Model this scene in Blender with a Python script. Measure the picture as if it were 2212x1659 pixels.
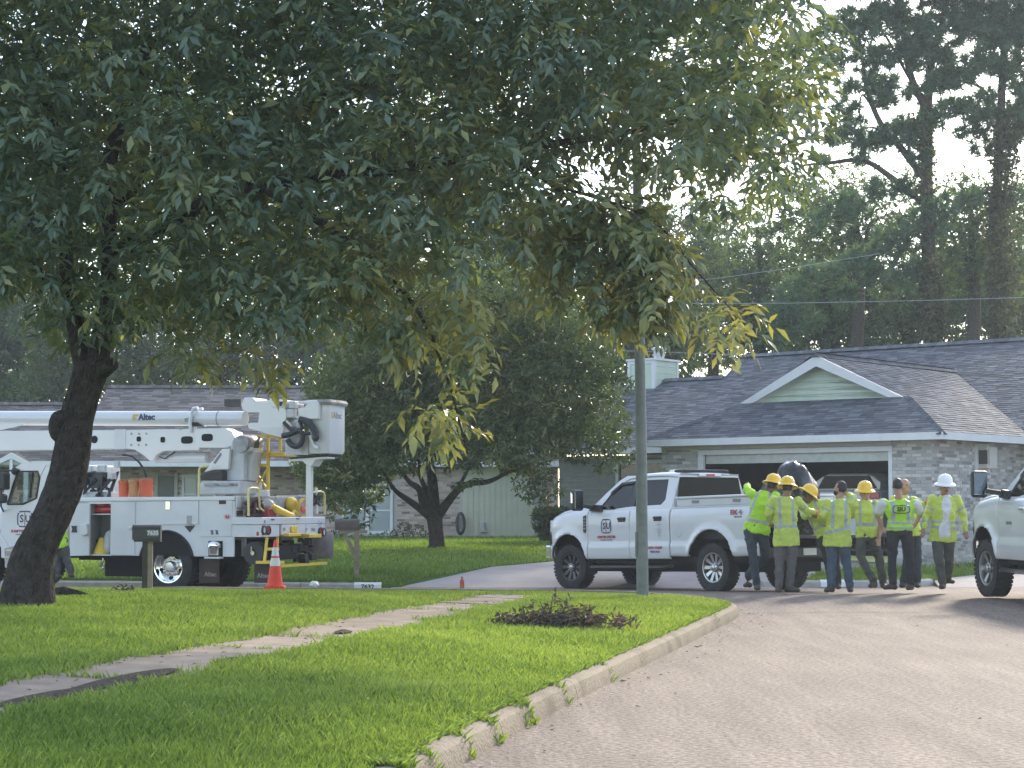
import bpy, bmesh, math, random
import numpy as np
from mathutils import Vector, Matrix, Euler, noise as mnoise

for _o in list(bpy.data.objects):
    bpy.data.objects.remove(_o)
SC = bpy.context.scene
COL = SC.collection
R = math.radians
random.seed(7)
RNG = np.random.default_rng(7)

# ------------------------------------------------------------------ camera
PXW, PYH, F = 2212.0, 1659.0, 4100.0
HOR, EYE = 1097.0, 1.45
PITCH = math.atan((HOR - PYH / 2) / F)
cam_d = bpy.data.cameras.new('camera')
cam = bpy.data.objects.new('camera', cam_d)
COL.objects.link(cam)
cam.location = (0, 0, EYE)
cam.rotation_euler = (math.pi / 2 + PITCH, 0, 0)
cam_d.sensor_width = 36.0
cam_d.lens = 36.0 * F / PXW
cam_d.clip_start = 0.1
cam_d.clip_end = 2000
SC.camera = cam

# ------------------------------------------------------------------ daylight
SUN_EL, SUN_AZ = 27.0, 24.0        # degrees; azimuth measured from +Y (into the picture) towards +X
world = bpy.data.worlds.new('World')
SC.world = world
world.use_nodes = True
wn, wl = world.node_tree.nodes, world.node_tree.links
wn.clear()
w_out = wn.new('ShaderNodeOutputWorld')
w_bg = wn.new('ShaderNodeBackground')
w_sky = wn.new('ShaderNodeTexSky')
w_sky.sky_type = 'NISHITA'
w_sky.sun_disc = False
w_sky.sun_elevation = R(SUN_EL)
w_sky.sun_rotation = R(SUN_AZ)
w_sky.air_density = 1.0
w_sky.dust_density = .9
w_sky.ozone_density = 1.6
w_bg.inputs['Strength'].default_value = 0.15
# bright broken cloud drifting over the sky
w_tc = wn.new('ShaderNodeTexCoord')
w_no = wn.new('ShaderNodeTexNoise'); w_no.inputs['Scale'].default_value = 3.2; w_no.inputs['Detail'].default_value = 7; w_no.inputs['Roughness'].default_value = .55
w_mp = wn.new('ShaderNodeMapping'); w_mp.inputs['Scale'].default_value = (1, 1, 2.2)
wl.new(w_tc.outputs['Generated'], w_mp.inputs['Vector']); wl.new(w_mp.outputs[0], w_no.inputs['Vector'])
w_cr = wn.new('ShaderNodeValToRGB')
w_cr.color_ramp.elements[0].position = .35; w_cr.color_ramp.elements[0].color = (.70, .71, .75, 1)
w_cr.color_ramp.elements[1].position = .65; w_cr.color_ramp.elements[1].color = (1, .985, .965, 1)
wl.new(w_no.outputs['Fac'], w_cr.inputs['Fac'])
w_sc = wn.new('ShaderNodeMixRGB'); w_sc.blend_type = 'MULTIPLY'; w_sc.inputs['Fac'].default_value = 1
CLOUD = 4.4
w_sc.inputs['Color2'].default_value = (CLOUD, CLOUD, CLOUD, 1)
wl.new(w_cr.outputs['Color'], w_sc.inputs['Color1'])
w_mx = wn.new('ShaderNodeMixRGB'); w_mx.inputs['Fac'].default_value = .26
wl.new(w_sky.outputs[0], w_mx.inputs['Color1']); wl.new(w_sc.outputs[0], w_mx.inputs['Color2'])
wl.new(w_mx.outputs[0], w_bg.inputs['Color'])
wl.new(w_bg.outputs[0], w_out.inputs['Surface'])

sun_d = bpy.data.lights.new('sun', 'SUN')
sun_d.energy = 2.4
sun_d.angle = R(8.0)
sun_d.color = (1.0, 0.90, 0.74)
sun = bpy.data.objects.new('sun', sun_d)
COL.objects.link(sun)
_sd = Vector((math.sin(R(SUN_AZ)) * math.cos(R(SUN_EL)), math.cos(R(SUN_AZ)) * math.cos(R(SUN_EL)), math.sin(R(SUN_EL))))
sun.rotation_euler = _sd.to_track_quat('Z', 'Y').to_euler()
sun.location = (30, 60, 40)

vs = SC.view_settings
vs.view_transform = 'Standard'
vs.look = 'None'
vs.exposure = 1.65
vs.gamma = 1.0
vs.use_curve_mapping = False
SC.cycles.max_bounces = 8
SC.cycles.transparent_max_bounces = 12
SC.cycles.caustics_reflective = False
SC.cycles.caustics_refractive = False

# ------------------------------------------------------------------ picture -> place
SP, CP = math.sin(PITCH), math.cos(PITCH)
def ray(x, y):
    a, b = (x - PXW / 2) / F, (PYH / 2 - y) / F
    return Vector((a, CP - b * SP, SP + b * CP))
def at(x, y, Y):
    r = ray(x, y)
    return Vector((0, 0, EYE)) + r * (Y / r.y)
def on_z(x, y, z):
    r = ray(x, y)
    return Vector((0, 0, EYE)) + r * ((z - EYE) / r.z)
KS = 2212.0 / 4032.0
def zoomer(x0, y0, s):
    return lambda x, y: ((x0 + x / s) * KS, (y0 + y / s) * KS)
zA = zoomer(0, 1500, 1.84375); zB = zoomer(700, 1500, 1.84375); zC = zoomer(1300, 1500, 1.8433)
zD = zoomer(2100, 1750, 2.4578); zE = zoomer(2850, 1800, 2.765); zF = zoomer(3400, 1800, 2.7642)
zG = zoomer(2300, 1200, 1.2771); zH = zoomer(900, 1520, 4.148); zI = zoomer(700, 1850, 3.16)
zJ = zoomer(1850, 1750, 3.16); zK = zoomer(500, 1560, 3.686); zL = zoomer(0, 1500, 3.318); zN = zoomer(3750, 1780, 2.8617)

class Frame:
    """maps points of the photograph onto planes of an object's own axes"""
    def __init__(self, root):
        self.m = Matrix.Translation(root.location) @ root.rotation_euler.to_matrix().to_4x4()
        self.i = self.m.inverted()
    def px(self, p, axis, c):
        o = self.i @ Vector((0, 0, EYE))
        d = self.i.to_3x3() @ ray(*p)
        k = 'xyz'.index(axis)
        return o + d * ((c - o[k]) / d[k])

# ------------------------------------------------------------------ objects
def tag(o, label=None, cat=None, group=None, kind=None):
    if label: o['label'] = label
    if cat: o['category'] = cat
    if group: o['group'] = group
    if kind: o['kind'] = kind
    return o

def thing(name, label, cat, loc=(0, 0, 0), rot=(0, 0, 0), group=None):
    o = bpy.data.objects.new(name, None)
    COL.objects.link(o)
    o.empty_display_size = 0.2
    o.location = loc
    o.rotation_euler = rot if isinstance(rot, (tuple, list, Euler)) else (0, 0, rot)
    return tag(o, label, cat, group)

def link(name, me, parent=None, loc=None, rot=None, scale=None):
    o = bpy.data.objects.new(name, me)
    COL.objects.link(o)
    if parent: o.parent = parent
    if loc is not None: o.location = loc
    if rot is not None: o.rotation_euler = rot
    if scale is not None: o.scale = scale
    return o

def children(o):
    return [c for c in bpy.data.objects if c.parent == o]

class MB:
    def __init__(self):
        self.v, self.f, self.m = [], [], []
    def add(self, vs_, fs_, mi=0):
        b = len(self.v)
        self.v.extend([tuple(p) for p in vs_])
        self.f.extend([tuple(b + i for i in q) for q in fs_])
        self.m.extend([mi] * len(fs_))
    def box(self, x0, x1, y0, y1, z0, z1, mi=0, M=None):
        if x0 > x1: x0, x1 = x1, x0
        if y0 > y1: y0, y1 = y1, y0
        if z0 > z1: z0, z1 = z1, z0
        p = [Vector((x, y, z)) for z in (z0, z1) for y in (y0, y1) for x in (x0, x1)]
        if M is not None: p = [M @ q for q in p]
        self.add(p, [(0, 2, 3, 1), (4, 5, 7, 6), (0, 1, 5, 4), (2, 6, 7, 3), (0, 4, 6, 2), (1, 3, 7, 5)], mi)
        return self
    def prism(self, poly, a, b, axis='y', mi=0, M=None):
        """polygon in the plane across `axis`, extruded from a to b"""
        n = len(poly)
        def P(p, c):
            q = {'y': (p[0], c, p[1]), 'x': (c, p[0], p[1]), 'z': (p[0], p[1], c)}[axis]
            return M @ Vector(q) if M is not None else Vector(q)
        ar = sum(poly[i][0] * poly[(i + 1) % n][1] - poly[(i + 1) % n][0] * poly[i][1] for i in range(n))
        vs_ = [P(p, a) for p in poly] + [P(p, b) for p in poly]
        fs_ = [tuple(range(n)), tuple(range(2 * n - 1, n - 1, -1))]
        for i in range(n):
            j = (i + 1) % n
            fs_.append((i, n + i, n + j, j))
        sgn = (ar > 0) ^ (axis == 'y') ^ (b > a)
        if sgn is False or sgn == 0:
            fs_ = [f[::-1] for f in fs_]
        fs_ = [f[::-1] for f in fs_] if (sgn and False) else fs_
        self.add(vs_, fs_, mi)
        return self
    def tube(self, pts, r, n=8, mi=0, cap=True, flat=1.0):
        pts = [Vector(p) for p in pts]
        k = len(pts)
        rr = r if isinstance(r, (list, tuple)) else [r] * k
        vs_, fs_ = [], []
        up = None
        for i, p in enumerate(pts):
            d = (pts[min(i + 1, k - 1)] - pts[max(i - 1, 0)]).normalized()
            if up is None:
                up = Vector((0, 0, 1)) if abs(d.z) < .9 else Vector((1, 0, 0))
            s = d.cross(up)
            if s.length < 1e-5: s = d.cross(Vector((0.3, 1, 0.1)))
            s.normalize()
            up = s.cross(d).normalized()
            for j in range(n):
                a = 2 * math.pi * j / n
                vs_.append(p + (s * math.cos(a) + up * math.sin(a) * flat) * rr[i])
        for i in range(k - 1):
            for j in range(n):
                q = (j + 1) % n
                fs_.append((i * n + j, i * n + q, (i + 1) * n + q, (i + 1) * n + j))
        if cap:
            fs_.append(tuple(range(n))[::-1])
            fs_.append(tuple((k - 1) * n + j for j in range(n)))
        self.add(vs_, fs_, mi)
        return self
    def bar(self, p, q, w, h=None, mi=0):
        """rectangular bar from p to q"""
        p, q = Vector(p), Vector(q)
        h = h or w
        d = (q - p).normalized()
        up = Vector((0, 0, 1)) if abs(d.z) < .95 else Vector((0, 1, 0))
        s = d.cross(up).normalized(); u = s.cross(d).normalized()
        vs_ = [c + s * a * w / 2 + u * b * h / 2 for c in (p, q) for a, b in ((-1, -1), (1, -1), (1, 1), (-1, 1))]
        self.add(vs_, [(3, 2, 1, 0), (4, 5, 6, 7), (0, 1, 5, 4), (1, 2, 6, 5), (2, 3, 7, 6), (3, 0, 4, 7)], mi)
        return self
    def lathe(self, prof, n=24, M=None, mi=0, close=False):
        M = M or Matrix.Identity(4)
        vs_, fs_ = [], []
        for (r, z) in prof:
            for j in range(n):
                a = 2 * math.pi * j / n
                vs_.append(M @ Vector((r * math.cos(a), r * math.sin(a), z)))
        k = len(prof)
        for i in range(k - 1):
            for j in range(n):
                q = (j + 1) % n
                fs_.append((i * n + j, i * n + q, (i + 1) * n + q, (i + 1) * n + j))
        if close:
            fs_.append(tuple(range(n))[::-1]); fs_.append(tuple((k - 1) * n + j for j in range(n)))
        self.add(vs_, fs_, mi)
        return self
    def ell(self, c, r, nu=14, nv=9, mi=0, M=None):
        rx, ry, rz = (r, r, r) if not isinstance(r, (tuple, list)) else r
        vs_, fs_ = [], []
        c = Vector(c)
        for i in range(nv + 1):
            t = math.pi * i / nv
            for j in range(nu):
                a = 2 * math.pi * j / nu
                q = Vector((rx * math.sin(t) * math.cos(a), ry * math.sin(t) * math.sin(a), -rz * math.cos(t)))
                vs_.append(c + (M @ q if M is not None else q))
        for i in range(nv):
            for j in range(nu):
                q = (j + 1) % nu
                fs_.append((i * nu + j, i * nu + q, (i + 1) * nu + q, (i + 1) * nu + j))
        self.add(vs_, fs_, mi)
        return self
    def loft(self, rings, mi=0, cap=True):
        n = len(rings[0]); vs_ = [p for r_ in rings for p in r_]; fs_ = []
        for i in range(len(rings) - 1):
            for j in range(n):
                q = (j + 1) % n
                fs_.append((i * n + j, i * n + q, (i + 1) * n + q, (i + 1) * n + j))
        if cap:
            fs_.append(tuple(range(n))[::-1]); fs_.append(tuple((len(rings) - 1) * n + j for j in range(n)))
        self.add(vs_, fs_, mi)
        return self
    def quad(self, a, b, c, d, mi=0):
        self.add([a, b, c, d], [(0, 1, 2, 3)], mi); return self
    def mesh(self, name, mats, smooth=0, fix=True):
        me = bpy.data.meshes.new(name)
        me.from_pydata(self.v, [], self.f)
        for m_ in (mats if isinstance(mats, (list, tuple)) else [mats]):
            me.materials.append(m_)
        if len(set(self.m)) > 1 or (self.m and self.m[0]):
            me.polygons.foreach_set('material_index', self.m)
        if fix:
            bm = bmesh.new(); bm.from_mesh(me)
            bmesh.ops.remove_doubles(bm, verts=bm.verts, dist=1e-5)
            bmesh.ops.recalc_face_normals(bm, faces=bm.faces)
            bm.to_mesh(me); bm.free()
        if smooth:
            me.polygons.foreach_set('use_smooth', [True] * len(me.polygons))
            me.set_sharp_from_angle(angle=R(smooth))
        me.update()
        return me
    def build(self, name, mats, parent=None, smooth=0, bevel=0, label=None, cat=None, group=None, kind=None, fix=True, loc=None, rot=None):
        o = link(name, self.mesh(name, mats, smooth, fix), parent, loc, rot)
        if bevel:
            b = o.modifiers.new('bevel', 'BEVEL'); b.width = bevel; b.segments = 2; b.limit_method = 'ANGLE'; b.angle_limit = R(35)
        return tag(o, label, cat, group, kind)

def text_mesh(s, size, depth, mat, align='CENTER', spacing=1.0, bold=0.0):
    cu = bpy.data.curves.new('lettering', 'FONT')
    cu.body = s; cu.size = size; cu.extrude = depth; cu.align_x = align; cu.align_y = 'CENTER'
    cu.space_character = spacing; cu.offset = bold; cu.resolution_u = 2
    o = bpy.data.objects.new('lettering', cu); COL.objects.link(o)
    me = bpy.data.meshes.new_from_object(o.evaluated_get(bpy.context.evaluated_depsgraph_get()))
    bpy.data.objects.remove(o); bpy.data.curves.remove(cu)
    me.materials.clear(); me.materials.append(mat)
    return me
def text(name, s, size, mat, parent, loc, ex, ey, depth=.002, **k):
    """lettering whose writing runs along ex, with ey up the letters"""
    sx = k.pop('sx', 1.0)
    me = text_mesh(s, size, depth, mat, **k)
    ex, ey = Vector(ex).normalized(), Vector(ey).normalized()
    ez = ex.cross(ey)
    M = Matrix((ex * sx, ey, ez)).transposed().to_4x4(); M.translation = Vector(loc)
    me.transform(M)
    return link(name, me, parent)

# ------------------------------------------------------------------ materials
def M(name, base, rough=.5, var=.12, scale=6.0, bump=0.0, bscale=60.0, metal=0.0, spec=.5, coat=0.0, dark=None, dsc=1.5, dth=.55, alpha=None, detail=6):
    m = bpy.data.materials.new(name); m.use_nodes = True
    nt = m.node_tree; b = nt.nodes['Principled BSDF']
    b.inputs['Roughness'].default_value = rough
    b.inputs['Metallic'].default_value = metal
    b.inputs['Specular IOR Level'].default_value = spec
    b.inputs['Coat Weight'].default_value = coat
    tc = nt.nodes.new('ShaderNodeTexCoord')
    n1 = nt.nodes.new('ShaderNodeTexNoise'); n1.inputs['Scale'].default_value = scale; n1.inputs['Detail'].default_value = detail
    nt.links.new(tc.outputs['Object'], n1.inputs['Vector'])
    cr = nt.nodes.new('ShaderNodeValToRGB')
    c0 = [max(0, c * (1 - var)) for c in base]; c1 = [min(1, c * (1 + var)) for c in base]
    cr.color_ramp.elements[0].position = .3; cr.color_ramp.elements[1].position = .7
    cr.color_ramp.elements[0].color = (*c0, 1); cr.color_ramp.elements[1].color = (*c1, 1)
    nt.links.new(n1.outputs['Fac'], cr.inputs['Fac'])
    out = cr.outputs['Color']
    if dark:
        n2 = nt.nodes.new('ShaderNodeTexNoise'); n2.inputs['Scale'].default_value = dsc; n2.inputs['Detail'].default_value = 8
        nt.links.new(tc.outputs['Object'], n2.inputs['Vector'])
        r2 = nt.nodes.new('ShaderNodeValToRGB'); r2.color_ramp.elements[0].position = dth; r2.color_ramp.elements[1].position = dth + .15
        nt.links.new(n2.outputs['Fac'], r2.inputs['Fac'])
        mx = nt.nodes.new('ShaderNodeMixRGB'); nt.links.new(r2.outputs['Color'], mx.inputs['Fac'])
        nt.links.new(out, mx.inputs['Color1']); mx.inputs['Color2'].default_value = (*dark, 1)
        out = mx.outputs['Color']
    nt.links.new(out, b.inputs['Base Color'])
    if bump:
        n3 = nt.nodes.new('ShaderNodeTexNoise'); n3.inputs['Scale'].default_value = bscale; n3.inputs['Detail'].default_value = 5
        nt.links.new(tc.outputs['Object'], n3.inputs['Vector'])
        bp = nt.nodes.new('ShaderNodeBump'); bp.inputs['Strength'].default_value = bump; bp.inputs['Distance'].default_value = .02
        nt.links.new(n3.outputs['Fac'], bp.inputs['Height']); nt.links.new(bp.outputs['Normal'], b.inputs['Normal'])
    return m

def M_glass(name, tint=(.55, .65, .62), mix=.75, rough=.03):
    """window pane: clear tinted film mixed with a mirror-like surface"""
    m = bpy.data.materials.new(name); m.use_nodes = True
    nt = m.node_tree; nt.nodes.remove(nt.nodes['Principled BSDF'])
    out = nt.nodes['Material Output']
    t = nt.nodes.new('ShaderNodeBsdfTransparent'); t.inputs['Color'].default_value = (*tint, 1)
    g = nt.nodes.new('ShaderNodeBsdfGlossy'); g.inputs['Roughness'].default_value = rough
    fr = nt.nodes.new('ShaderNodeFresnel'); fr.inputs['IOR'].default_value = 1.5
    mth = nt.nodes.new('ShaderNodeMath'); mth.operation = 'ADD'; mth.inputs[1].default_value = 1 - mix - .04
    nt.links.new(fr.outputs[0], mth.inputs[0])
    ms = nt.nodes.new('ShaderNodeMixShader')
    nt.links.new(mth.outputs[0], ms.inputs['Fac']); nt.links.new(t.outputs[0], ms.inputs[1]); nt.links.new(g.outputs[0], ms.inputs[2])
    nt.links.new(ms.outputs[0], out.inputs['Surface'])
    return m

def M_leaf(name, dark, mid, light, trans=.35, rough=.42, tint=(1.25, 1.35, .45)):
    """leaf: colour varies leaf by leaf through the mesh attribute 'tone'; light passes through"""
    m = bpy.data.materials.new(name); m.use_nodes = True
    nt = m.node_tree; b = nt.nodes['Principled BSDF']; out = nt.nodes['Material Output']
    a = nt.nodes.new('ShaderNodeAttribute'); a.attribute_name = 'tone'
    cr = nt.nodes.new('ShaderNodeValToRGB')
    e = cr.color_ramp.elements
    e[0].position = 0; e[0].color = (*dark, 1); e[1].position = 1; e[1].color = (*light, 1)
    k = e.new(.55); k.color = (*mid, 1)
    nt.links.new(a.outputs['Fac'], cr.inputs['Fac'])
    nt.links.new(cr.outputs['Color'], b.inputs['Base Color'])
    b.inputs['Roughness'].default_value = rough
    b.inputs['Specular IOR Level'].default_value = .5
    tr = nt.nodes.new('ShaderNodeBsdfTranslucent')
    mx = nt.nodes.new('ShaderNodeMixRGB'); mx.blend_type = 'MULTIPLY'; mx.inputs['Fac'].default_value = 1
    nt.links.new(cr.outputs['Color'], mx.inputs['Color1']); mx.inputs['Color2'].default_value = (*tint, 1)
    nt.links.new(mx.outputs['Color'], tr.inputs['Color'])
    ms = nt.nodes.new('ShaderNodeMixShader'); ms.inputs['Fac'].default_value = trans
    nt.links.new(b.outputs[0], ms.inputs[1]); nt.links.new(tr.outputs[0], ms.inputs[2])
    nt.links.new(ms.outputs[0], out.inputs['Surface'])
    return m
# ================================================================== ground heights
from mathutils.geometry import delaunay_2d_cdt
ROADY = [(-60, 0), (22, 0), (26, .02), (29.9, .09), (31, .06), (33, 0), (36, -.09), (37.6, -.12), (300, -.12)]
def road_z(x, y):
    z = float(np.interp(y, [a for a, _ in ROADY], [b for _, b in ROADY]))
    if x < -2: z -= min(1, (-2 - x) / 4) * max(0, (y - 28) / 8) * .06 if y < 37 else .06
    return z
def catmull(pts, n=6):
    out = []
    P = [Vector(p) for p in pts]; P = [P[0] * 2 - P[1]] + P + [P[-1] * 2 - P[-2]]
    for i in range(1, len(P) - 2):
        for j in range(n):
            t = j / n
            a, b, c, d = P[i - 1:i + 3]
            out.append(.5 * ((2 * b) + (c - a) * t + (2 * a - 5 * b + 4 * c - d) * t * t + (3 * b - a - 3 * c + d) * t ** 3))
    out.append(P[-2]); return out
KERB = [Vector((p.x, p.y)) for p in catmull([Vector((x, y, 0)) for x, y in
        [(-7.4, -20), (-2.6, 0), (-.33, 10.64), (.41, 14.12), (1.405, 18.4), (2.44, 22.8), (2.93, 24.9), (3.06, 26.0), (2.86, 27.2), (2.2, 28.2), (1.2, 28.8), (-.5, 29.1), (-4, 29.7), (-9, 30.7), (-20, 33), (-60, 41.5)]], 8)]
def seg_dist(path, x, y):
    """numpy distance of points to a polyline"""
    A = np.array([[p.x, p.y] for p in path[:-1]]); B = np.array([[p.x, p.y] for p in path[1:]])
    x = np.atleast_1d(np.asarray(x, float)); y = np.atleast_1d(np.asarray(y, float))
    best = np.full(x.shape, 1e9)
    for a, b in zip(A, B):
        d = b - a; L = d @ d + 1e-12
        t = np.clip(((x - a[0]) * d[0] + (y - a[1]) * d[1]) / L, 0, 1)
        best = np.minimum(best, np.hypot(x - a[0] - t * d[0], y - a[1] - t * d[1]))
    return best
def inside(poly, x, y):
    x = np.atleast_1d(np.asarray(x, float)); y = np.atleast_1d(np.asarray(y, float))
    r = np.zeros(x.shape, bool); n = len(poly)
    for i in range(n):
        (x0, y0), (x1, y1) = poly[i], poly[(i + 1) % n]
        if y0 == y1: continue
        c = ((y0 > y) != (y1 > y)) & (x < (x1 - x0) * (y - y0) / (y1 - y0) + x0)
        r ^= c
    return r
def lawn_z(x, y):
    d = seg_dist(KERB, x, y)
    return .125 + np.clip(d - .15, 0, 6) * .040 + .012 * np.sin(np.asarray(x) * 1.7) * np.cos(np.asarray(y) * 1.3)
FARK = [Vector(p) for p in [(-60, 49.5), (-22, 41.6), (-10.5, 39.2), (-2.8, 37.75), (.5, 37.45), (4.6, 37.35), (7.0, 37.5), (8.2, 38.0), (8.75, 38.9), (10.3, 41.6), (13.6, 46), (40, 80)]]
def far_z(x, y):
    d = seg_dist(FARK, x, y)
    return -.02 + np.interp(d, [0, .2, 3, 8, 20], [.02, .035, .2, .42, .50])

def sheet(name, boundary, zf, mat, step, kind='structure', jitter=.3, parent=None, zoff=0.0, label=None, skirt=0.0):
    bp = [Vector((p[0], p[1])) for p in boundary]
    n = len(bp)
    xs = [p.x for p in bp]; ys = [p.y for p in bp]
    gx, gy = np.meshgrid(np.arange(min(xs), max(xs), step), np.arange(min(ys), max(ys), step))
    gx = gx.ravel() + RNG.uniform(-jitter, jitter, gx.size) * step; gy = gy.ravel() + RNG.uniform(-jitter, jitter, gy.size) * step
    ok = inside(boundary, gx, gy)
    ring = [Vector((p[0], p[1])) for p in boundary] + [Vector((boundary[0][0], boundary[0][1]))]
    gx, gy = gx[ok], gy[ok]
    ok = seg_dist(ring, gx, gy) > step * .35
    pts = bp + [Vector((a, b)) for a, b in zip(gx[ok], gy[ok])]
    v, e, f, *_ = delaunay_2d_cdt(pts, [(i, (i + 1) % n) for i in range(n)], [], 1, 1e-5)
    X = np.array([p.x for p in v]); Y = np.array([p.y for p in v])
    Z = zf(X, Y) + zoff
    me = bpy.data.meshes.new(name)
    me.from_pydata([(a, b, c) for a, b, c in zip(X, Y, Z)], [], [tuple(q) for q in f])
    me.materials.append(mat)
    me.polygons.foreach_set('use_smooth', [True] * len(me.polygons))
    bm = bmesh.new(); bm.from_mesh(me)
    for fc in bm.faces:
        if fc.normal.z < 0: fc.normal_flip()
    if skirt:
        ed = [e for e in bm.edges if e.is_boundary]
        r = bmesh.ops.extrude_edge_only(bm, edges=ed)
        for q in r['geom']:
            if isinstance(q, bmesh.types.BMVert): q.co.z -= skirt
    bm.to_mesh(me); bm.free()
    o = link(name, me, parent)
    if kind: o['kind'] = kind
    if label: o['label'] = label
    return o

# ------------------------------------------------------------------ materials of the ground
def road_material():
    m = M('road_concrete', (.238, .199, .174), rough=.9, var=.1, scale=.5, spec=.25)
    nt = m.node_tree; b = nt.nodes['Principled BSDF']
    base = b.inputs['Base Color'].links[0].from_socket
    tc = nt.nodes.new('ShaderNodeTexCoord')
    def noise(s, d=4, w=None):
        n = nt.nodes.new('ShaderNodeTexNoise'); n.inputs['Scale'].default_value = s; n.inputs['Detail'].default_value = d
        if w:
            mp = nt.nodes.new('ShaderNodeMapping'); mp.inputs['Scale'].default_value = w; mp.inputs['Rotation'].default_value = (0, 0, R(13))
            nt.links.new(tc.outputs['Object'], mp.inputs['Vector']); nt.links.new(mp.outputs[0], n.inputs['Vector'])
        else: nt.links.new(tc.outputs['Object'], n.inputs['Vector'])
        return n.outputs['Fac']
    def ramp(s, a, b_, c0, c1):
        r = nt.nodes.new('ShaderNodeValToRGB'); r.color_ramp.elements[0].position = a; r.color_ramp.elements[1].position = b_
        r.color_ramp.elements[0].color = (*c0, 1); r.color_ramp.elements[1].color = (*c1, 1); nt.links.new(s, r.inputs['Fac']); return r.outputs['Color']
    def mul(a, b_):
        x = nt.nodes.new('ShaderNodeMixRGB'); x.blend_type = 'MULTIPLY'; x.inputs['Fac'].default_value = 1
        nt.links.new(a, x.inputs['Color1']); nt.links.new(b_, x.inputs['Color2']); return x.outputs['Color']
    peb = noise(24, 3)
    c = mul(base, ramp(peb, .36, .64, (.66, .64, .62), (1.22, 1.2, 1.16)))
    c = mul(c, ramp(noise(70, 2), .35, .65, (.78, .78, .78), (1.15, 1.15, 1.15)))
    c = mul(c, ramp(noise(1.2, 6, (3, .35, 1)), .35, .7, (.80, .79, .79), (1.08, 1.07, 1.05)))
    nt.links.new(c, b.inputs['Base Color'])
    bp = nt.nodes.new('ShaderNodeBump'); bp.inputs['Strength'].default_value = .9; bp.inputs['Distance'].default_value = .02
    nt.links.new(peb, bp.inputs['Height']); nt.links.new(bp.outputs['Normal'], b.inputs['Normal'])
    return m
m_road = road_material()
m_kerb = M('kerb_concrete', (.275, .228, .17), rough=.92, var=.16, scale=30, bump=.7, bscale=45, dark=(.19, .16, .115), dsc=1.6, dth=.50, spec=.2)
m_kerb2 = M('kerb_concrete_grey', (.36, .35, .33), rough=.92, var=.15, scale=6, bump=.4, bscale=40, spec=.2)
m_walk = M('sidewalk_concrete', (.34, .275, .22), rough=.92, var=.2, scale=3, bump=.5, bscale=55, dark=(.22, .18, .14), dsc=1.3, dth=.6, spec=.2)
m_drive = M('driveway_concrete', (.33, .295, .28), rough=.9, var=.1, scale=1.5, bump=.3, bscale=50, dark=(.30, .27, .25), dsc=.5, dth=.58, spec=.2)
m_soil = M('lawn_soil', (.07, .10, .028), rough=1, var=.35, scale=9, bump=.6, bscale=30, spec=.1)
m_soil2 = M('far_lawn_soil', (.075, .13, .03), rough=1, var=.3, scale=4, bump=.6, bscale=20, spec=.1)
m_mulch = M('leaf_mould', (.10, .082, .064), rough=1, var=.4, scale=25, bump=1, bscale=60, spec=.1)
m_grass = M_leaf('grass_blade', (.098, .172, .036), (.228, .318, .070), (.36, .43, .13), trans=.42, rough=.5, tint=(1.3, 1.25, .5))
m_grass2 = M_leaf('far_grass_blade', (.11, .18, .035), (.20, .29, .055), (.30, .37, .09), trans=.4, rough=.55, tint=(1.25, 1.25, .5))

# ------------------------------------------------------------------ road
_gx = list(np.arange(-80, 81, 8.0)); _gx = sorted(set(_gx + list(np.arange(-8, 12.1, 1.0))))
_gy = sorted(set(list(np.arange(-40, 20, 6.0)) + list(np.arange(20, 39, .75)) + list(np.arange(39, 52, 2.0))))
mb = MB()
mb.add([(x, y, road_z(x, y)) for y in _gy for x in _gx],
       [(j * len(_gx) + i, j * len(_gx) + i + 1, (j + 1) * len(_gx) + i + 1, (j + 1) * len(_gx) + i) for j in range(len(_gy) - 1) for i in range(len(_gx) - 1)])
road = mb.build('road', m_road, smooth=60, kind='structure', fix=False)
# old seams and cracks in the paving
m_seam = M('seam_dirt', (.12, .10, .085), rough=.95, var=.3, scale=9)
def seam(pts, w, nm='paving_seam'):
    P_ = catmull([Vector((x, y, 0)) for x, y in pts], 10); V = []
    for i, p in enumerate(P_):
        d = (P_[min(i + 1, len(P_) - 1)] - P_[max(i - 1, 0)]).normalized(); n_ = Vector((-d.y, d.x, 0)); k = w * (.6 + .7 * abs(mnoise.noise(p * 3)))
        p = p + n_ * .03 * mnoise.noise(p * 2.1)
        for s_ in (-1, 1): q = p + n_ * s_ * k; V.append((q.x, q.y, road_z(q.x, q.y) + .004))
    q = MB(); q.add(V, [(2 * i, 2 * i + 1, 2 * i + 3, 2 * i + 2) for i in range(len(P_) - 1)]); return q.build(nm, m_seam, road, fix=False)
seam([(3.15, 25.9), (4.2, 26.15), (5.6, 26.1), (7.4, 26.5)], .018)
# plain earth under and beyond everything
mb = MB(); mb.quad((-600, -300, -.45), (600, -300, -.45), (600, 900, -.45), (-600, 900, -.45))
mb.build('ground', m_soil2, kind='structure', fix=False)

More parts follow.
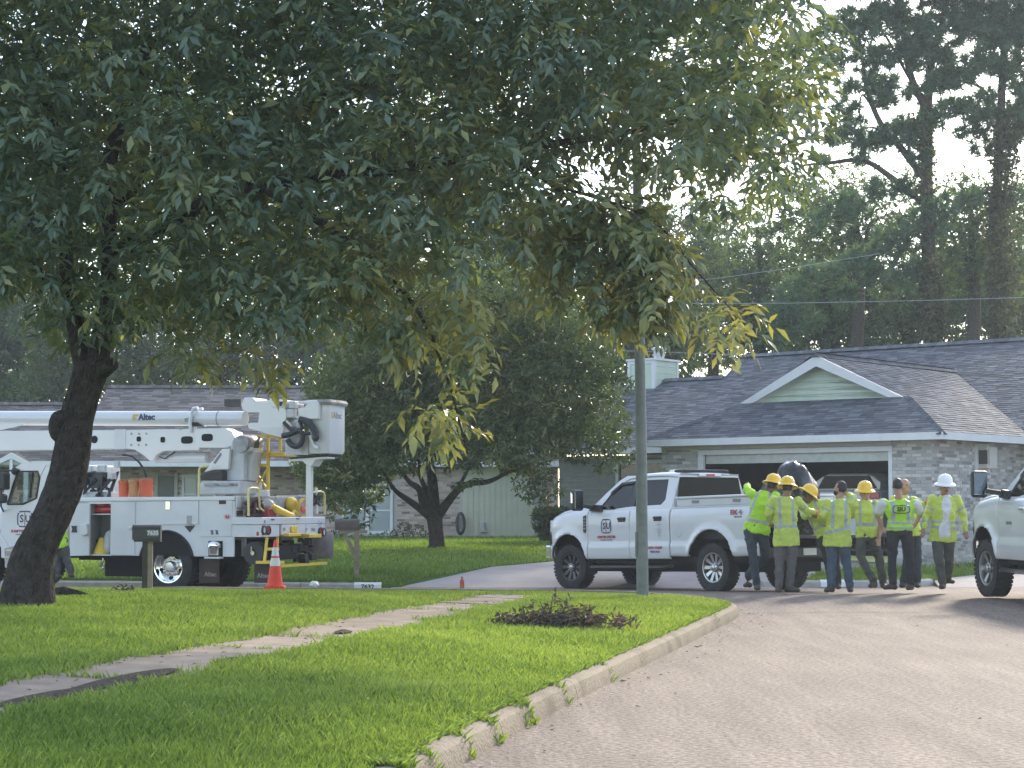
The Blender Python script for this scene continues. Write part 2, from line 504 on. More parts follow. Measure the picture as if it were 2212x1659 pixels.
# ------------------------------------------------------------------ kerb along the near lawn, cast in lengths with open joints
kerb = bpy.data.objects.new('kerb', None); COL.objects.link(kerb); kerb['kind'] = 'structure'
def kerb_run(path, profile, mat, parent, name, zf, length=3.0, gap=.012, rough=.006, left=1, step=.12):
    # resample
    P = [path[0]]; acc = []
    L = [0]
    for a, b in zip(path[:-1], path[1:]): L.append(L[-1] + (b - a).length)
    tot = L[-1]
    def pos(s):
        s = min(max(s, 0), tot - 1e-6)
        i = int(np.searchsorted(L, s, 'right')) - 1
        t = (s - L[i]) / (L[i + 1] - L[i])
        p = path[i].lerp(path[i + 1], t); d = (path[i + 1] - path[i]).normalized()
        return p, Vector((-d.y, d.x)) * left
    s = 0; outs = []
    while s < tot:
        e = min(s + length * random.uniform(.85, 1.15), tot)
        k = max(2, int((e - gap - s) / step))
        rings = []
        for i in range(k + 1):
            p, nrm = pos(s + (e - gap - s) * i / k)
            z0 = zf(p.x, p.y)
            ring = []
            for (u, h) in profile:
                w = mnoise.noise(Vector((p.x * 1.1, p.y * 1.1, h * 9))) * rough * (1 if h > .02 else 0)
                w2 = mnoise.noise(Vector((p.x * 1.9, p.y * 1.9, u * 20))) * rough * .6 * (1 if h > .02 else 0)
                ring.append(Vector((p.x + nrm.x * (u + w), p.y + nrm.y * (u + w), z0 + h + w2)))
            rings.append(ring)
        m = MB(); m.loft(rings)
        outs.append(m.build(name, mat, parent, smooth=24))
        s = e
    return outs
PROF = [(0, -.1), (0, .0), (.012, .07), (.03, .115), (.06, .137), (.10, .142), (.165, .138), (.17, -.1)]
i0 = 10
kerb_run(KERB[i0:-8], PROF, m_kerb, kerb, 'kerb_length', road_z, rough=.005)

# ------------------------------------------------------------------ near lawn and its sidewalk
SWA, SWB = Vector((-3.18, 12.0)), Vector((.22, 26.9))   # centre line of the sidewalk
SWD = (SWB - SWA).normalized(); SWN = Vector((-SWD.y, SWD.x)); SWW = 0.46
def sw_off(x, y):
    # the walk bends a little to the left towards the camera
    u = (x - SWA.x) * SWD.x + (y - SWA.y) * SWD.y
    v = (x - SWA.x) * SWN.x + (y - SWA.y) * SWN.y
    return u, v
inner = []
for i in range(len(KERB)):
    d = (KERB[min(i + 1, len(KERB) - 1)] - KERB[max(i - 1, 0)]).normalized()
    inner.append((KERB[i].x - d.y * .16, KERB[i].y + d.x * .16))
LAWN = inner + [(-60, 60), (-75, 60), (-75, -20)]
LAWN = inner + [(-62, 30), (-62, -20)]
lawn = sheet('lawn', LAWN, lawn_z, m_soil, .8, skirt=.2)
walk = bpy.data.objects.new('sidewalk', None); COL.objects.link(walk); walk['kind'] = 'structure'
u = -6.0
while u < 15.6:
    ln = random.uniform(1.35, 1.6)
    n = 7
    vs_, fs_ = [], []
    tilt = random.uniform(-.012, .012)
    for j, top in ((0, 1), (1, 0)):
        for i in range(n + 1):
            for v in (-SWW, -.18, .18, SWW):
                uu = u + (ln - .022) * i / n
                vv = v + (random.uniform(-.012, .012) if abs(v) > .4 else 0)
                p = SWA + SWD * uu + SWN * vv
                z = float(lawn_z(p.x, p.y)[0]) + (.022 + tilt * (i / n - .5) * 2 if top else -.08)
                vs_.append((p.x, p.y, z))
    K = 4; T = (n + 1) * K
    for i in range(n):
        for q in range(K - 1):
            a = i * K + q
            fs_.append((a, a + 1, a + K + 1, a + K)); fs_.append((T + a, T + a + K, T + a + K + 1, T + a + 1))
    rim = [q for q in range(K)] + [i * K + K - 1 for i in range(1, n + 1)] + [n * K + q for q in range(K - 2, -1, -1)] + [i * K for i in range(n - 1, 0, -1)]
    for a, b in zip(rim, rim[1:] + rim[:1]): fs_.append((a, b, T + b, T + a))
    m = MB(); m.add(vs_, fs_); m.build('paving_slab', m_walk, walk, smooth=30)
    u += ln
# leaf mould washed over the near edge of the walk
def blot(name, cx, cy, rx, ry, ang, zf, mat, dz, label=None, seed=0):
    n = 26; ring = []
    for k in range(n):
        a = 2 * math.pi * k / n
        r = 1 + .35 * mnoise.noise(Vector((math.cos(a) * 1.5 + seed, math.sin(a) * 1.5, seed)))
        x, y = rx * r * math.cos(a), ry * r * math.sin(a)
        ring.append((cx + x * math.cos(ang) - y * math.sin(ang), cy + x * math.sin(ang) + y * math.cos(ang)))
    zf2 = lambda X, Y: zf(X, Y) + dz * np.clip(1.25 - np.hypot(((X - cx) * math.cos(ang) + (Y - cy) * math.sin(ang)) / rx, (-(X - cx) * math.sin(ang) + (Y - cy) * math.cos(ang)) / ry), 0, 1)
    return sheet(name, ring, zf2, mat, min(rx, ry) * .4, kind='stuff', label=label)

# ------------------------------------------------------------------ grass
def blades(name, x, y, z, hgt, wid, mat, lean=.5, tone=None, kind='stuff', hang=None):
    n = x.size
    a = RNG.uniform(0, 2 * np.pi, n); la = RNG.uniform(0, 2 * np.pi, n); ll = RNG.uniform(.1, 1, n) * lean * hgt
    hx, hy = np.cos(a) * wid / 2, np.sin(a) * wid / 2
    V = np.empty((n, 4, 3))
    V[:, 0] = np.stack([x - hx, y - hy, z - .01], 1); V[:, 1] = np.stack([x + hx, y + hy, z - .01], 1)
    mx, my = x + np.cos(la) * ll * .35, y + np.sin(la) * ll * .35
    V[:, 2] = np.stack([mx + hx * .8, my + hy * .8, z + hgt * .6], 1)
    tx, ty = x + np.cos(la) * ll, y + np.sin(la) * ll
    V[:, 3] = np.stack([tx, ty, z + hgt], 1)
    me = bpy.data.meshes.new(name)
    me.vertices.add(n * 4); me.vertices.foreach_set('co', V.ravel())
    idx = (np.arange(n)[:, None] * 4 + np.array([0, 1, 2, 0, 2, 3])[None]).ravel()
    me.loops.add(n * 6); me.loops.foreach_set('vertex_index', idx)
    me.polygons.add(n * 2); me.polygons.foreach_set('loop_start', np.arange(n * 2) * 3)
    t = tone if tone is not None else RNG.uniform(0, 1, n)
    at_ = me.attributes.new('tone', 'FLOAT', 'POINT'); at_.data.foreach_set('value', np.repeat(t, 4).astype(np.float32))
    me.materials.append(mat); me.update(); me.validate()
    o = link(name, me); o['kind'] = kind
    return o
def patch(x, y, s, seed=0):
    """cheap smooth noise for patches of colour"""
    return (np.sin(x * s + seed) * np.cos(y * s * 1.3 + seed * 2) + np.sin(x * s * 2.3 + y * s * 1.7 + seed * 3) * .6 + np.sin(y * s * 3.1 - x * s * 2.9 + seed) * .4) / 2
def lawn_points(n, x0, x1, y0, y1, dens):
    x = RNG.uniform(x0, x1, n); y = RNG.uniform(y0, y1, n)
    keep = RNG.uniform(0, 1, n) < dens(x, y)
    x, y = x[keep], y[keep]
    ok = inside(LAWN, x, y)
    # only the part the picture can see, with a margin
    ok &= np.abs(x) < .29 * y + .6
    x, y = x[ok], y[ok]
    uu, vv = sw_off(x, y)
    vv = vv - 0 * uu
    creep = .07 + .09 * patch(x, y, 2.2, 7) + .06 * patch(x, y, 6.5, 2)
    jn = np.abs(((uu + 6.0) % 1.475) - .74) > .70
    on = (np.abs(vv) < SWW - np.clip(creep, .0, .22)) & (uu < 15.0 + .3 * patch(x, y, 5, 1)) & ~(jn & (np.abs(vv) > .15 - .5 * patch(x, y, 1.1, 3)))
    edge = RNG.uniform(0, 1, x.size) < np.clip((np.abs(vv) - (SWW - .2)) / .2, 0, 1) * .25
    return x[~on | edge & on], y[~on | edge & on]
MOULD = [(-3.05, 13.4, .95, .17), (-1.75, 17.4, .5, .09)]
gx, gy = lawn_points(1300000, -9, 3.4, 8.6, 30.8, lambda x, y: np.interp(y, [8, 14, 20, 30], [1.0, .62, .36, .30]))
gz = lawn_z(gx, gy)
kd = seg_dist(KERB, gx, gy)
h = RNG.uniform(.045, .085, gx.size) * (1 + .25 * patch(gx, gy, 1.6, 2)) * np.interp(kd, [.1, .5], [.75, 1.0])
near_trunk = np.hypot(gx + 5.3, gy - 20.9)
tone = np.clip(.42 + .22 * patch(gx, gy, .9) + .14 * patch(gx, gy, 3.1, 4) + RNG.normal(0, .2, gx.size) + np.interp(gy, [11, 27], [-.06, .12]) + np.interp(gx, [-5, 2.5], [-.10, .12]), 0, 1)  # tree shade at left and brighter far right are put into the tone
blades('grass', gx, gy, gz, h, np.interp(gy, [9, 30], [.006, .013]), m_grass, lean=.75, tone=tone)
print('grass blades', gx.size)
# straggling runners that hang over the kerb
n = 16000
si = RNG.uniform(0, 1, n)
kp = [p for p in KERB if 9 < p.y < 27.5 and p.x > -1.5]
KA = np.array([[p.x, p.y] for p in kp]); tt = si ** 1.6 * (len(kp) - 1.001)
ii = tt.astype(int); ff = (tt - ii)[:, None]; pt = KA[ii] * (1 - ff) + KA[ii + 1] * ff; dd = KA[ii + 1] - KA[ii]; dd /= np.linalg.norm(dd, axis=1)[:, None]
clump = patch(pt[:, 0], pt[:, 1], 4.0, 1) + .5 * patch(pt[:, 0], pt[:, 1], 11.0, 5)
off = RNG.uniform(-.03, .2, n)
keep = (off > .13) | (clump > np.interp(pt[:, 1], [10, 13, 17, 26], [.1, .55, 1.0, 1.2]))
px_, py_ = pt[:, 0] - dd[:, 1] * off, pt[:, 1] + dd[:, 0] * off
zz = np.interp(off, [-.03, .0, .03, .06, .2], [.0, .03, .11, .135, .14])
blades('kerb_grass', px_[keep], py_[keep], zz[keep], RNG.uniform(.025, .055, keep.sum()), np.full(keep.sum(), .007), m_grass, lean=1.6, tone=np.clip(RNG.normal(.3, .25, keep.sum()), 0, 1))

# ------------------------------------------------------------------ far side of the cross street
kerb2 = bpy.data.objects.new('far_kerb', None); COL.objects.link(kerb2); kerb2['kind'] = 'structure'
def sub(path, x0, x1):
    out = []
    for a, b in zip(path[:-1], path[1:]):
        for k in range(8):
            p = a.lerp(b, k / 8)
            if x0 <= p.x <= x1: out.append(p)
    return out
PROF2 = [(0, -.1), (0, 0), (.03, .09), (.08, .125), (.16, .125), (.17, -.1)]
kerb_run(sub(FARK, -24, -2.4), PROF2, m_kerb2, kerb2, 'kerb_length', lambda x, y: road_z(x, y) + .02, left=1, rough=.004, step=.4)
kerb_run(sub(FARK, 4.9, 8.6), PROF2, m_kerb2, kerb2, 'kerb_length', lambda x, y: road_z(x, y) + .02, left=1, rough=.004, step=.3)
# lawns and driveways behind it
SIDE = Vector((math.sin(R(40)), math.cos(R(40))))
DL, DR = Vector((-2.2, 37.65)), Vector((5.05, 37.35))
def fk(x): return float(np.interp(x, [p.x for p in FARK], [p.y for p in FARK]))
FL1 = [(p.x, p.y + .13) for p in sub(FARK, -60, -2.45)] + [(-2.2, 37.85), (-.4, 41.0), (.85, 42.4), (4.6, 46.6), (5.5, 120), (-70, 120)]
FL2 = [(5.1, 37.5)] + [(p.x - .02, p.y + .12) for p in sub(FARK, 5.2, 8.6)] + [(9.0, 39.5), (10.35, 41.85), (13.7, 46.3), (20, 54), (14.5, 54), (9.4, 42.6)]
def drive_z(x, y):
    x = np.atleast_1d(np.asarray(x, float)); y = np.atleast_1d(np.asarray(y, float))
    rz = np.array([road_z(p, q) for p, q in zip(x, y)])
    t = np.clip((y - 37.5) / 1.3, 0, 1)
    return (rz + .005) * (1 - t) + (far_z(x, y) - .012) * t
DRV = [(-2.45, 37.45), (5.3, 37.2), (5.2, 37.5), (9.3, 42.5), (9.25, 44.2), (5.1, 47.9), (4.6, 47.0), (.8, 42.5), (-.45, 41.1), (-2.4, 37.85)]
DRV2 = [(8.4, 37.5), (26, 37.3), (30, 60), (20, 54.2), (13.65, 46.4), (10.3, 41.95), (8.95, 39.5), (8.55, 38.6)]
def far_lawn_z(x, y):
    x = np.atleast_1d(np.asarray(x, float)); y = np.atleast_1d(np.asarray(y, float))
    z = far_z(x, y)
    for P in (DRV, DRV2):
        ring = [Vector(p) for p in P] + [Vector(P[0])]
        d = seg_dist(ring, x, y)
        t = np.clip((d - .15) / 1.4, 0, 1)
        z = np.minimum(z, drive_z(x, y) + .03 + t * .5)
    return z
lawn_l = sheet('far_lawn', FL1, far_lawn_z, m_soil2, 1.2, skirt=.2)
lawn_r = sheet('side_lawn', FL2, far_lawn_z, m_soil2, .8, skirt=.2)
sheet('driveway', DRV, drive_z, m_drive, .9)
sheet('side_driveway', DRV2, drive_z, m_drive, 1.2)
def far_grass(name, poly, n, x0, x1, y0, y1, hmin, hmax, wid):
    x = RNG.uniform(x0, x1, n); y = y0 + (y1 - y0) * RNG.uniform(0, 1, n) ** 1.5
    ok = inside(poly, x, y) & (np.abs(x) < .29 * y + 1)
    x, y = x[ok], y[ok]
    z = far_lawn_z(x, y)
    t = np.clip(.45 + .3 * patch(x, y, .45, 3) + .2 * patch(x, y, 1.6, 1) + RNG.normal(0, .16, x.size), 0, 1)
    d = seg_dist(FARK, x, y)
    hh = RNG.uniform(hmin, hmax, x.size) * np.where((d > 1.2) & (d < 1.9), 1.8, 1)
    return blades(name, x, y, z, hh, wid, m_grass2, lean=.8, tone=t)
far_grass('far_grass', FL1, 100000, -20, 5, 37.4, 64, .05, .1, .03)
far_grass('side_grass', FL2, 40000, 5, 14, 37.3, 47, .05, .1, .022)
# ================================================================== bricks, shingles and boards
def tone_mat(name, dark, mid, light, rough=.85, bump=.35, bs=90):
    m = M_leaf(name, dark, mid, light, trans=0, rough=rough)
    nt = m.node_tree; b = nt.nodes['Principled BSDF']; b.inputs['Specular IOR Level'].default_value = .2
    nt.links.new(b.outputs[0], nt.nodes['Material Output'].inputs['Surface'])
    tc = nt.nodes.new('ShaderNodeTexCoord')
    n = nt.nodes.new('ShaderNodeTexNoise'); n.inputs['Scale'].default_value = bs; n.inputs['Detail'].default_value = 4
    nt.links.new(tc.outputs['Object'], n.inputs['Vector'])
    bp = nt.nodes.new('ShaderNodeBump'); bp.inputs['Strength'].default_value = bump; bp.inputs['Distance'].default_value = .01
    nt.links.new(n.outputs['Fac'], bp.inputs['Height']); nt.links.new(bp.outputs['Normal'], b.inputs['Normal'])
    return m
def set_tone(me, vals):
    a = me.attributes.new('tone', 'FLOAT', 'POINT'); a.data.foreach_set('value', np.asarray(vals, dtype=np.float32))
def tone_mesh(mb, name, mat, tone):
    me = mb.mesh(name, mat, fix=False); set_tone(me, tone if hasattr(tone, '__len__') else [tone] * len(me.vertices)); return me
BOXF = [(0, 1, 5, 4), (1, 3, 7, 5), (3, 2, 6, 7), (2, 0, 4, 6), (4, 5, 7, 6)]
def unit_brick(tone, mat):
    m = MB()   # lies on the wall plane (y = 0), stands out along -y; worn edges
    e = .06
    m.add([(-.5, 0, -.5), (.5, 0, -.5), (-.5, 0, .5), (.5, 0, .5), (-.5 + e * .4, -1, -.5 + e), (.5 - e * .4, -1, -.5 + e), (-.5 + e * .4, -1, .5 - e), (.5 - e * .4, -1, .5 - e)], BOXF)
    return tone_mesh(m, 'brick', mat, tone)
class Bricks:
    def __init__(self, mat, tones, bl=.25, bh=.066, j=.011, proud=.014, limit=300):
        self.mat, self.tones, self.bl, self.bh, self.j, self.proud, self.limit = mat, tones, bl, bh, j, proud, limit
        self.items = []
        self.meshes = [unit_brick(t, mat) for t in tones]
    def face(self, x0, x1, z0, z1, T, holes=(), prio=0, seed=0):
        r = random.Random(seed); z = z0; row = 0
        while z + self.bh * .6 < z1:
            h = min(self.bh, z1 - z)
            x = x0 - (row % 2) * (self.bl + self.j) / 2 + r.uniform(-.02, .02)
            while x < x1:
                a, b = max(x, x0), min(x + self.bl, x1)
                if b - a > .03 and not any(a < q[1] - .01 and b > q[0] + .01 and z < q[3] - .01 and z + h > q[2] + .01 for q in holes):
                    Mx = T @ Matrix.Translation(((a + b) / 2, 0, z + h / 2)) @ Matrix.Diagonal((b - a, self.proud * r.uniform(.7, 1.3), h, 1))
                    self.items.append((prio + r.random() * .01 + (z1 - z) * .0001, Mx, r.randrange(len(self.tones))))
                x += self.bl + self.j
            z += self.bh + self.j; row += 1
    def build(self, wall, house):
        self.items.sort(key=lambda q: q[0])
        for _, Mx, k in self.items[:self.limit]:
            o = link('brick', self.meshes[k], wall); o.matrix_local = Mx
        rest = self.items[self.limit:]
        if rest:
            m = MB(); tn = []
            base = [v.co.copy() for v in self.meshes[0].vertices]
            for _, Mx, k in rest:
                m.add([Mx @ v for v in base], BOXF); tn += [self.tones[k]] * 8
            o = link('brickwork', tone_mesh(m, 'brickwork', self.mat, tn), house); o['kind'] = 'stuff'

class Shingles:
    def __init__(self, mat, tones, course=.14, tab=.32, limit=300):
        self.mat, self.tones, self.course, self.tab, self.limit, self.items = mat, tones, course, tab, limit, []
        self.meshes = []
        for t in tones:
            m = MB(); m.add([(-.5, 0, 0), (.5, 0, 0), (-.5, 1, 0), (.5, 1, 0), (-.5, 0, 1), (.5, 0, 1), (-.5, 1, .25), (.5, 1, .25)], BOXF)
            self.meshes.append(tone_mesh(m, 'shingle', mat, t))
    def plane(self, poly, prio=0, seed=0):
        """poly: 3-D points, the first edge along the eave"""
        r = random.Random(seed)
        P = [Vector(p) for p in poly]
        ex = (P[1] - P[0]).normalized(); nrm = ex.cross(P[2] - P[0]).normalized()
        if nrm.z < 0: nrm = -nrm
        ey = nrm.cross(ex)
        if ey.z < 0: ey, ex = -ey, -ex
        q = [((p - P[0]).dot(ex), (p - P[0]).dot(ey)) for p in P]
        y = min(b for _, b in q); y1 = max(b for _, b in q); row = 0
        xa, xb = min(a for a, _ in q), max(a for a, _ in q)
        while y < y1:
            c = y + self.course / 2
            xs = []
            for (a0, b0), (a1, b1) in zip(q, q[1:] + q[:1]):
                if (b0 > c) != (b1 > c): xs.append(a0 + (c - b0) / (b1 - b0) * (a1 - a0))
            xs.sort()
            for s, e in zip(xs[0::2], xs[1::2]):
                x = s - r.uniform(0, self.tab)
                while x < e:
                    w = self.tab * r.uniform(.75, 1.2)
                    a, b = max(x, s), min(x + w - .012, e)
                    if b - a > .02:
                        Mx = Matrix((ex, ey, nrm)).transposed().to_4x4()
                        Mx.translation = P[0] + ex * ((a + b) / 2) + ey * y + nrm * .004
                        Mx = Mx @ Matrix.Diagonal((b - a, self.course * 1.02, r.uniform(.010, .020), 1))
                        self.items.append((prio + row * .001, Mx, r.randrange(len(self.tones))))
                    x += w
            y += self.course; row += 1
    def build(self, roof, house):
        self.items.sort(key=lambda t: t[0])
        for _, Mx, k in self.items[:self.limit]:
            o = link('shingle', self.meshes[k], roof); o.matrix_local = Mx
        m = MB(); tn = []
        base = [v.co.copy() for v in self.meshes[0].vertices]
        for _, Mx, k in self.items[self.limit:]:
            m.add([Mx @ v for v in base], BOXF); tn += [self.tones[k]] * 8
        if tn:
            o = link('shingle_field', tone_mesh(m, 'shingle_field', self.mat, tn), house); o['kind'] = 'stuff'
    def caps(self, a, b, roof, w=.26, step=.16):
        """ridge or hip caps laid from a to b"""
        a, b = Vector(a), Vector(b); d = (b - a).normalized(); n = int((b - a).length / step)
        s = d.cross(Vector((0, 0, 1))).normalized(); up = s.cross(d)
        m = MB(); tn = []
        for i in range(n):
            p = a + d * i * step; q = p + d * (step * 1.3)
            l = .022; dr = Vector((0, 0, .085))
            m.add([p - s * w / 2 - dr + up * .03, p + up * (l + .03), p + s * w / 2 - dr + up * .03, q - s * w / 2 - dr + up * .012, q + up * (l + .008), q + s * w / 2 - dr + up * .012], [(0, 1, 4, 3), (1, 2, 5, 4), (0, 2, 1), (3, 4, 5), (0, 3, 5, 2)])
            tn += [random.choice(self.tones) * .8] * 6
        o = link('ridge_cap', tone_mesh(m, 'ridge_cap', self.mat, tn), roof); return o

m_brick = tone_mat('brick_mixed', (.22, .215, .215), (.45, .435, .415), (.66, .645, .62))
m_brick2 = tone_mat('brick_pink', (.22, .16, .145), (.47, .37, .32), (.60, .50, .44))
m_mortar = M('mortar', (.46, .44, .41), rough=.95, var=.1, scale=20, bump=.3)
m_shingle = tone_mat('shingle_charcoal', (.080, .086, .100), (.125, .132, .150), (.180, .188, .21), rough=.9, bump=.5, bs=120)
m_shingle2 = tone_mat('shingle_grey_brown', (.085, .078, .074), (.14, .13, .125), (.21, .195, .19), rough=.9, bump=.5, bs=120)
m_under = M('roof_felt', (.05, .05, .055), rough=.95)
m_under2 = M('roof_felt_brown', (.07, .065, .06), rough=.95)
m_trim = M('white_trim', (.66, .67, .68), rough=.45, var=.05, scale=4)
m_sage = M('sage_siding', (.52, .60, .49), rough=.6, var=.06, scale=3)
m_sage2 = M('sage_panel', (.50, .51, .40), rough=.65, var=.06, scale=2, dark=(.43, .44, .345), dsc=.8)
m_tan = M('tan_trim', (.42, .42, .36), rough=.6, var=.06)
m_olive = M('porch_shaded_siding', (.16, .165, .15), rough=.7, var=.12, scale=5)  # porch shade over the siding is put into this dark tone
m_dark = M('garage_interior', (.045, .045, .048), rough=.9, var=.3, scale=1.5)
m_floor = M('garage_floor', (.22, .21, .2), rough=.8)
m_dglass = M('dark_window_glass', (.012, .018, .02), rough=.06, var=.2, spec=.6)
m_blind = M('window_blinds', (.30, .36, .36), rough=.35, var=.08, scale=1.2, spec=.6, coat=.6)
m_metal = M('galvanised_metal', (.45, .46, .47), rough=.45, metal=.7, var=.1)
m_acbox = M('air_conditioner_case', (.5, .48, .42), rough=.5, var=.06)
m_black = M('black_plastic', (.018, .018, .02), rough=.5, var=.2)

# ================================================================== the house with the open garage
HG = thing('brick_house', 'brick house with dark hipped shingle roof, sage gable and open two car garage', 'house', (9.5, 43, .45), R(-40))
TF = Matrix.Identity(4)
TS = Matrix.Rotation(R(90), 4, 'Z')                      # side wall: u runs away along +y, out = +x
ZE = 2.56
FG = Frame(HG)
XW = FG.px((1209, 1060), 'y', 4.6).x          # far left end of the house
XWR = XW - 1.3
def wallbox(m, x0, x1, y0, y1, z0=-.5, z1=ZE): m.box(x0, x1, y0, y1, z0, z1)
m = MB()
XL, XJ0, XJ1 = -7.48, -6.32, -1.05
wallbox(m, XL, XJ0, 0, .2); wallbox(m, XJ1, 0, 0, .2); wallbox(m, -.2, 0, .2, 4.6); wallbox(m, XL, XL + .2, .2, 4.6)
m.box(XJ0, XJ1, .02, .2, 2.36, ZE)
wallbox(m, .0, 9.0, 4.6, 4.8); wallbox(m, 8.8, 9.0, 4.8, 14)
wallbox(m, XW, XL, 4.6, 4.8, -.5, 2.5); wallbox(m, XW, XW + .2, 4.8, 14, -.5, 2.5); wallbox(m, XW + .2, 8.8, 13.8, 14)
wall = m.build('wall', m_mortar, HG)
BK = Bricks(m_brick, [.12, .3, .45, .5, .6, .72, .9], bl=.235)
BK.face(XJ1 + .06, 0, -.3, ZE - .02, TF, prio=0, seed=1)
BK.face(XL, XJ0 - .02, -.3, ZE - .08, TF, prio=1.0, seed=2)
BK.face(0, 2.0, -.3, ZE - .02, TS, holes=[(.0, .0, 0, 0)], prio=.5, seed=3)
BK.face(2.0, 4.6, -.3, ZE - .02, TS, prio=1.5, seed=4)
BK.face(.0, 9.0, -.3, ZE, Matrix.Translation((0, 4.6, 0)), prio=2, seed=5)
BK.build(wall, HG)
# frieze over the garage opening, white casing, rolled-up door
m = MB(); m.box(XL + .01, -1.0, -.03, .015, 2.44, ZE); m.build('frieze', m_tan, HG)
m = MB(); m.box(-6.36, -6.2, -.04, .06, -.05, 2.30); m.box(-1.08, -.98, -.04, .06, -.05, 2.30); m.box(-6.36, -.98, -.04, .06, 2.302, 2.42)
m.build('door_casing', m_trim, HG, bevel=.006)
gd = thing('garage_door', None, None); gd.parent = HG
for i in range(4):
    m = MB()
    if i == 0: m.box(-6.19, -1.09, .07, .12, 2.08, 2.30)
    else: m.box(-6.19, -1.09, .15 + (i - 1) * .56, .69 + (i - 1) * .56, 2.30, 2.345)
    m.build('door_panel', m_trim if i else M('door_panel_paint', (.5, .51, .48), rough=.5), gd, bevel=.01)
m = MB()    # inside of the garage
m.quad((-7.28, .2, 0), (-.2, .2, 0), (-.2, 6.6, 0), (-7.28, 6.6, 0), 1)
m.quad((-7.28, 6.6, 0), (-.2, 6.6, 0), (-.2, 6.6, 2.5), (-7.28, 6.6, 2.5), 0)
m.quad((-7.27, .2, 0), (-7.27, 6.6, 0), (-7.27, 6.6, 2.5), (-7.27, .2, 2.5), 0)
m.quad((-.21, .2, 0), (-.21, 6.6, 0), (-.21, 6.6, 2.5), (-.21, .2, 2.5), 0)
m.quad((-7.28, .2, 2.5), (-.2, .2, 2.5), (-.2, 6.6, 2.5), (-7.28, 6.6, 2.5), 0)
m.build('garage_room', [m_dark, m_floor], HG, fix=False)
# shelving with boxes on the back wall
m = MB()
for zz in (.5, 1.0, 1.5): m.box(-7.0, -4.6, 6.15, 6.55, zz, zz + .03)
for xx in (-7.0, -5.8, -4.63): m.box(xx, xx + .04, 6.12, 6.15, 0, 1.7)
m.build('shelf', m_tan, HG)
# gable, set back over the lower slope
PW = .47
ZT = 2.69; XR_, XL_ = .48, -7.72; XM = (XR_ + XL_) / 2 - .18; YG = 1.62
zg = ZT + PW * (YG + .4)
za = 4.72
SG = Shingles(m_shingle, [.1, .3, .5, .7, .95])
roofm = MB()
def rp(*pts): roofm.add(pts, [tuple(range(len(pts)))])
gl, gr = XM - 2.16, XM + 2.30                      # feet of the rakes
lowf = [(XL_, -.4, ZT), (XR_, -.4, ZT), (gr, YG, zg), (gl, YG, zg)]
EM, PM, YR, ZR = 4.2, .45, 10.85, 5.68           # main roof: eave, pitch, ridge
YV = EM + (za - ZT) / PM                         # where the wing ridge dies into the main roof
right = [(XR_, -.4, ZT), (XR_, EM, ZT), (XM, YV, za), (XM, YG - .25, za), (gr, YG, zg)]
left = [(XL_, EM, ZT), (XL_, -.4, ZT), (gl, YG, zg), (XM, YG - .25, za), (XM, YV, za)]
ZLR = 4.92; YLR = EM + (ZLR - ZT) / PM
mainr = [(XR_, EM, ZT), (9.5, EM, ZT), (9.5, YR, ZR), (-12.1, YR, ZR), (-11.7, YLR, ZLR), (XL_ - .0, EM + .0, ZT), (XM, YV, za)]
mainl = [(XWR, EM, ZT), (XL_, EM, ZT), (-11.7, YLR, ZLR), (XWR, YLR, ZLR)]
for p in (lowf, right, left, mainr, mainl): rp(*p)
rp((9.5, YR, ZR), (9.5, YR * 2 - EM, ZT), (-12.1, YR * 2 - EM, ZT), (-12.1, YR, ZR))
rp((-11.7, YLR, ZLR), (-12.1, YR, ZR), (-12.1, YR + 2, ZR - 2 * PM), (-11.9, YLR + .6, ZLR - .3))
rp((XWR, YLR, ZLR), (-11.7, YLR, ZLR), (-11.7, YLR * 2 - EM, ZT), (XWR, YLR * 2 - EM, ZT))
rp((XWR, EM, ZT), (XWR, YLR, ZLR), (XWR, YLR * 2 - EM, ZT))
roof = roofm.build('roof', m_under, HG)
SG.plane(lowf, 0, 1); SG.plane(right, 3, 2); SG.plane(mainr, 4, 3); SG.plane(mainl, 5, 4); SG.plane(left, 6, 5)
SG.build(roof, HG)
SG.caps((XR_, -.4, ZT), (gr + .05, YG, zg + .02), roof); SG.caps((XL_, -.4, ZT), (gl, YG, zg + .02), roof)
SG.caps((XM, YG - .3, za + .03), (XM, YV, za + .05), roof); SG.caps((-12.1, YR, ZR + .06), (9.5, YR, ZR + .06), roof, w=.34)
SG.caps((XWR, YLR, ZLR + .05), (-11.7, YLR, ZLR + .05), roof, w=.34)
# fascia boards and soffit
m = MB(); m.box(XL_, XR_ + .02, -.425, -.4, ZT - .16, ZT + .008); m.build('fascia', m_trim, HG)
m = MB(); m.box(XR_, XR_ + .025, -.398, EM, ZT - .16, ZT + .008); m.build('fascia', m_trim, HG)
m = MB(); m.box(XWR, XL_, EM - .03, EM - .005, ZT - .16, ZT + .008); m.build('fascia', m_trim, HG)
m = MB(); m.box(XL_ - .025, XL_, -.4, EM - .03, ZT - .16, ZT + .008); m.build('fascia', m_trim, HG)
m = MB(); m.box(XL_, XR_, -.395, .0, ZT - .125, ZT - .11); m.box(.005, XR_, .003, EM, ZT - .125, ZT - .11); m.box(XWR, XL_, EM, 4.6, ZT - .125, ZT - .11); m.build('soffit', m_tan, HG)
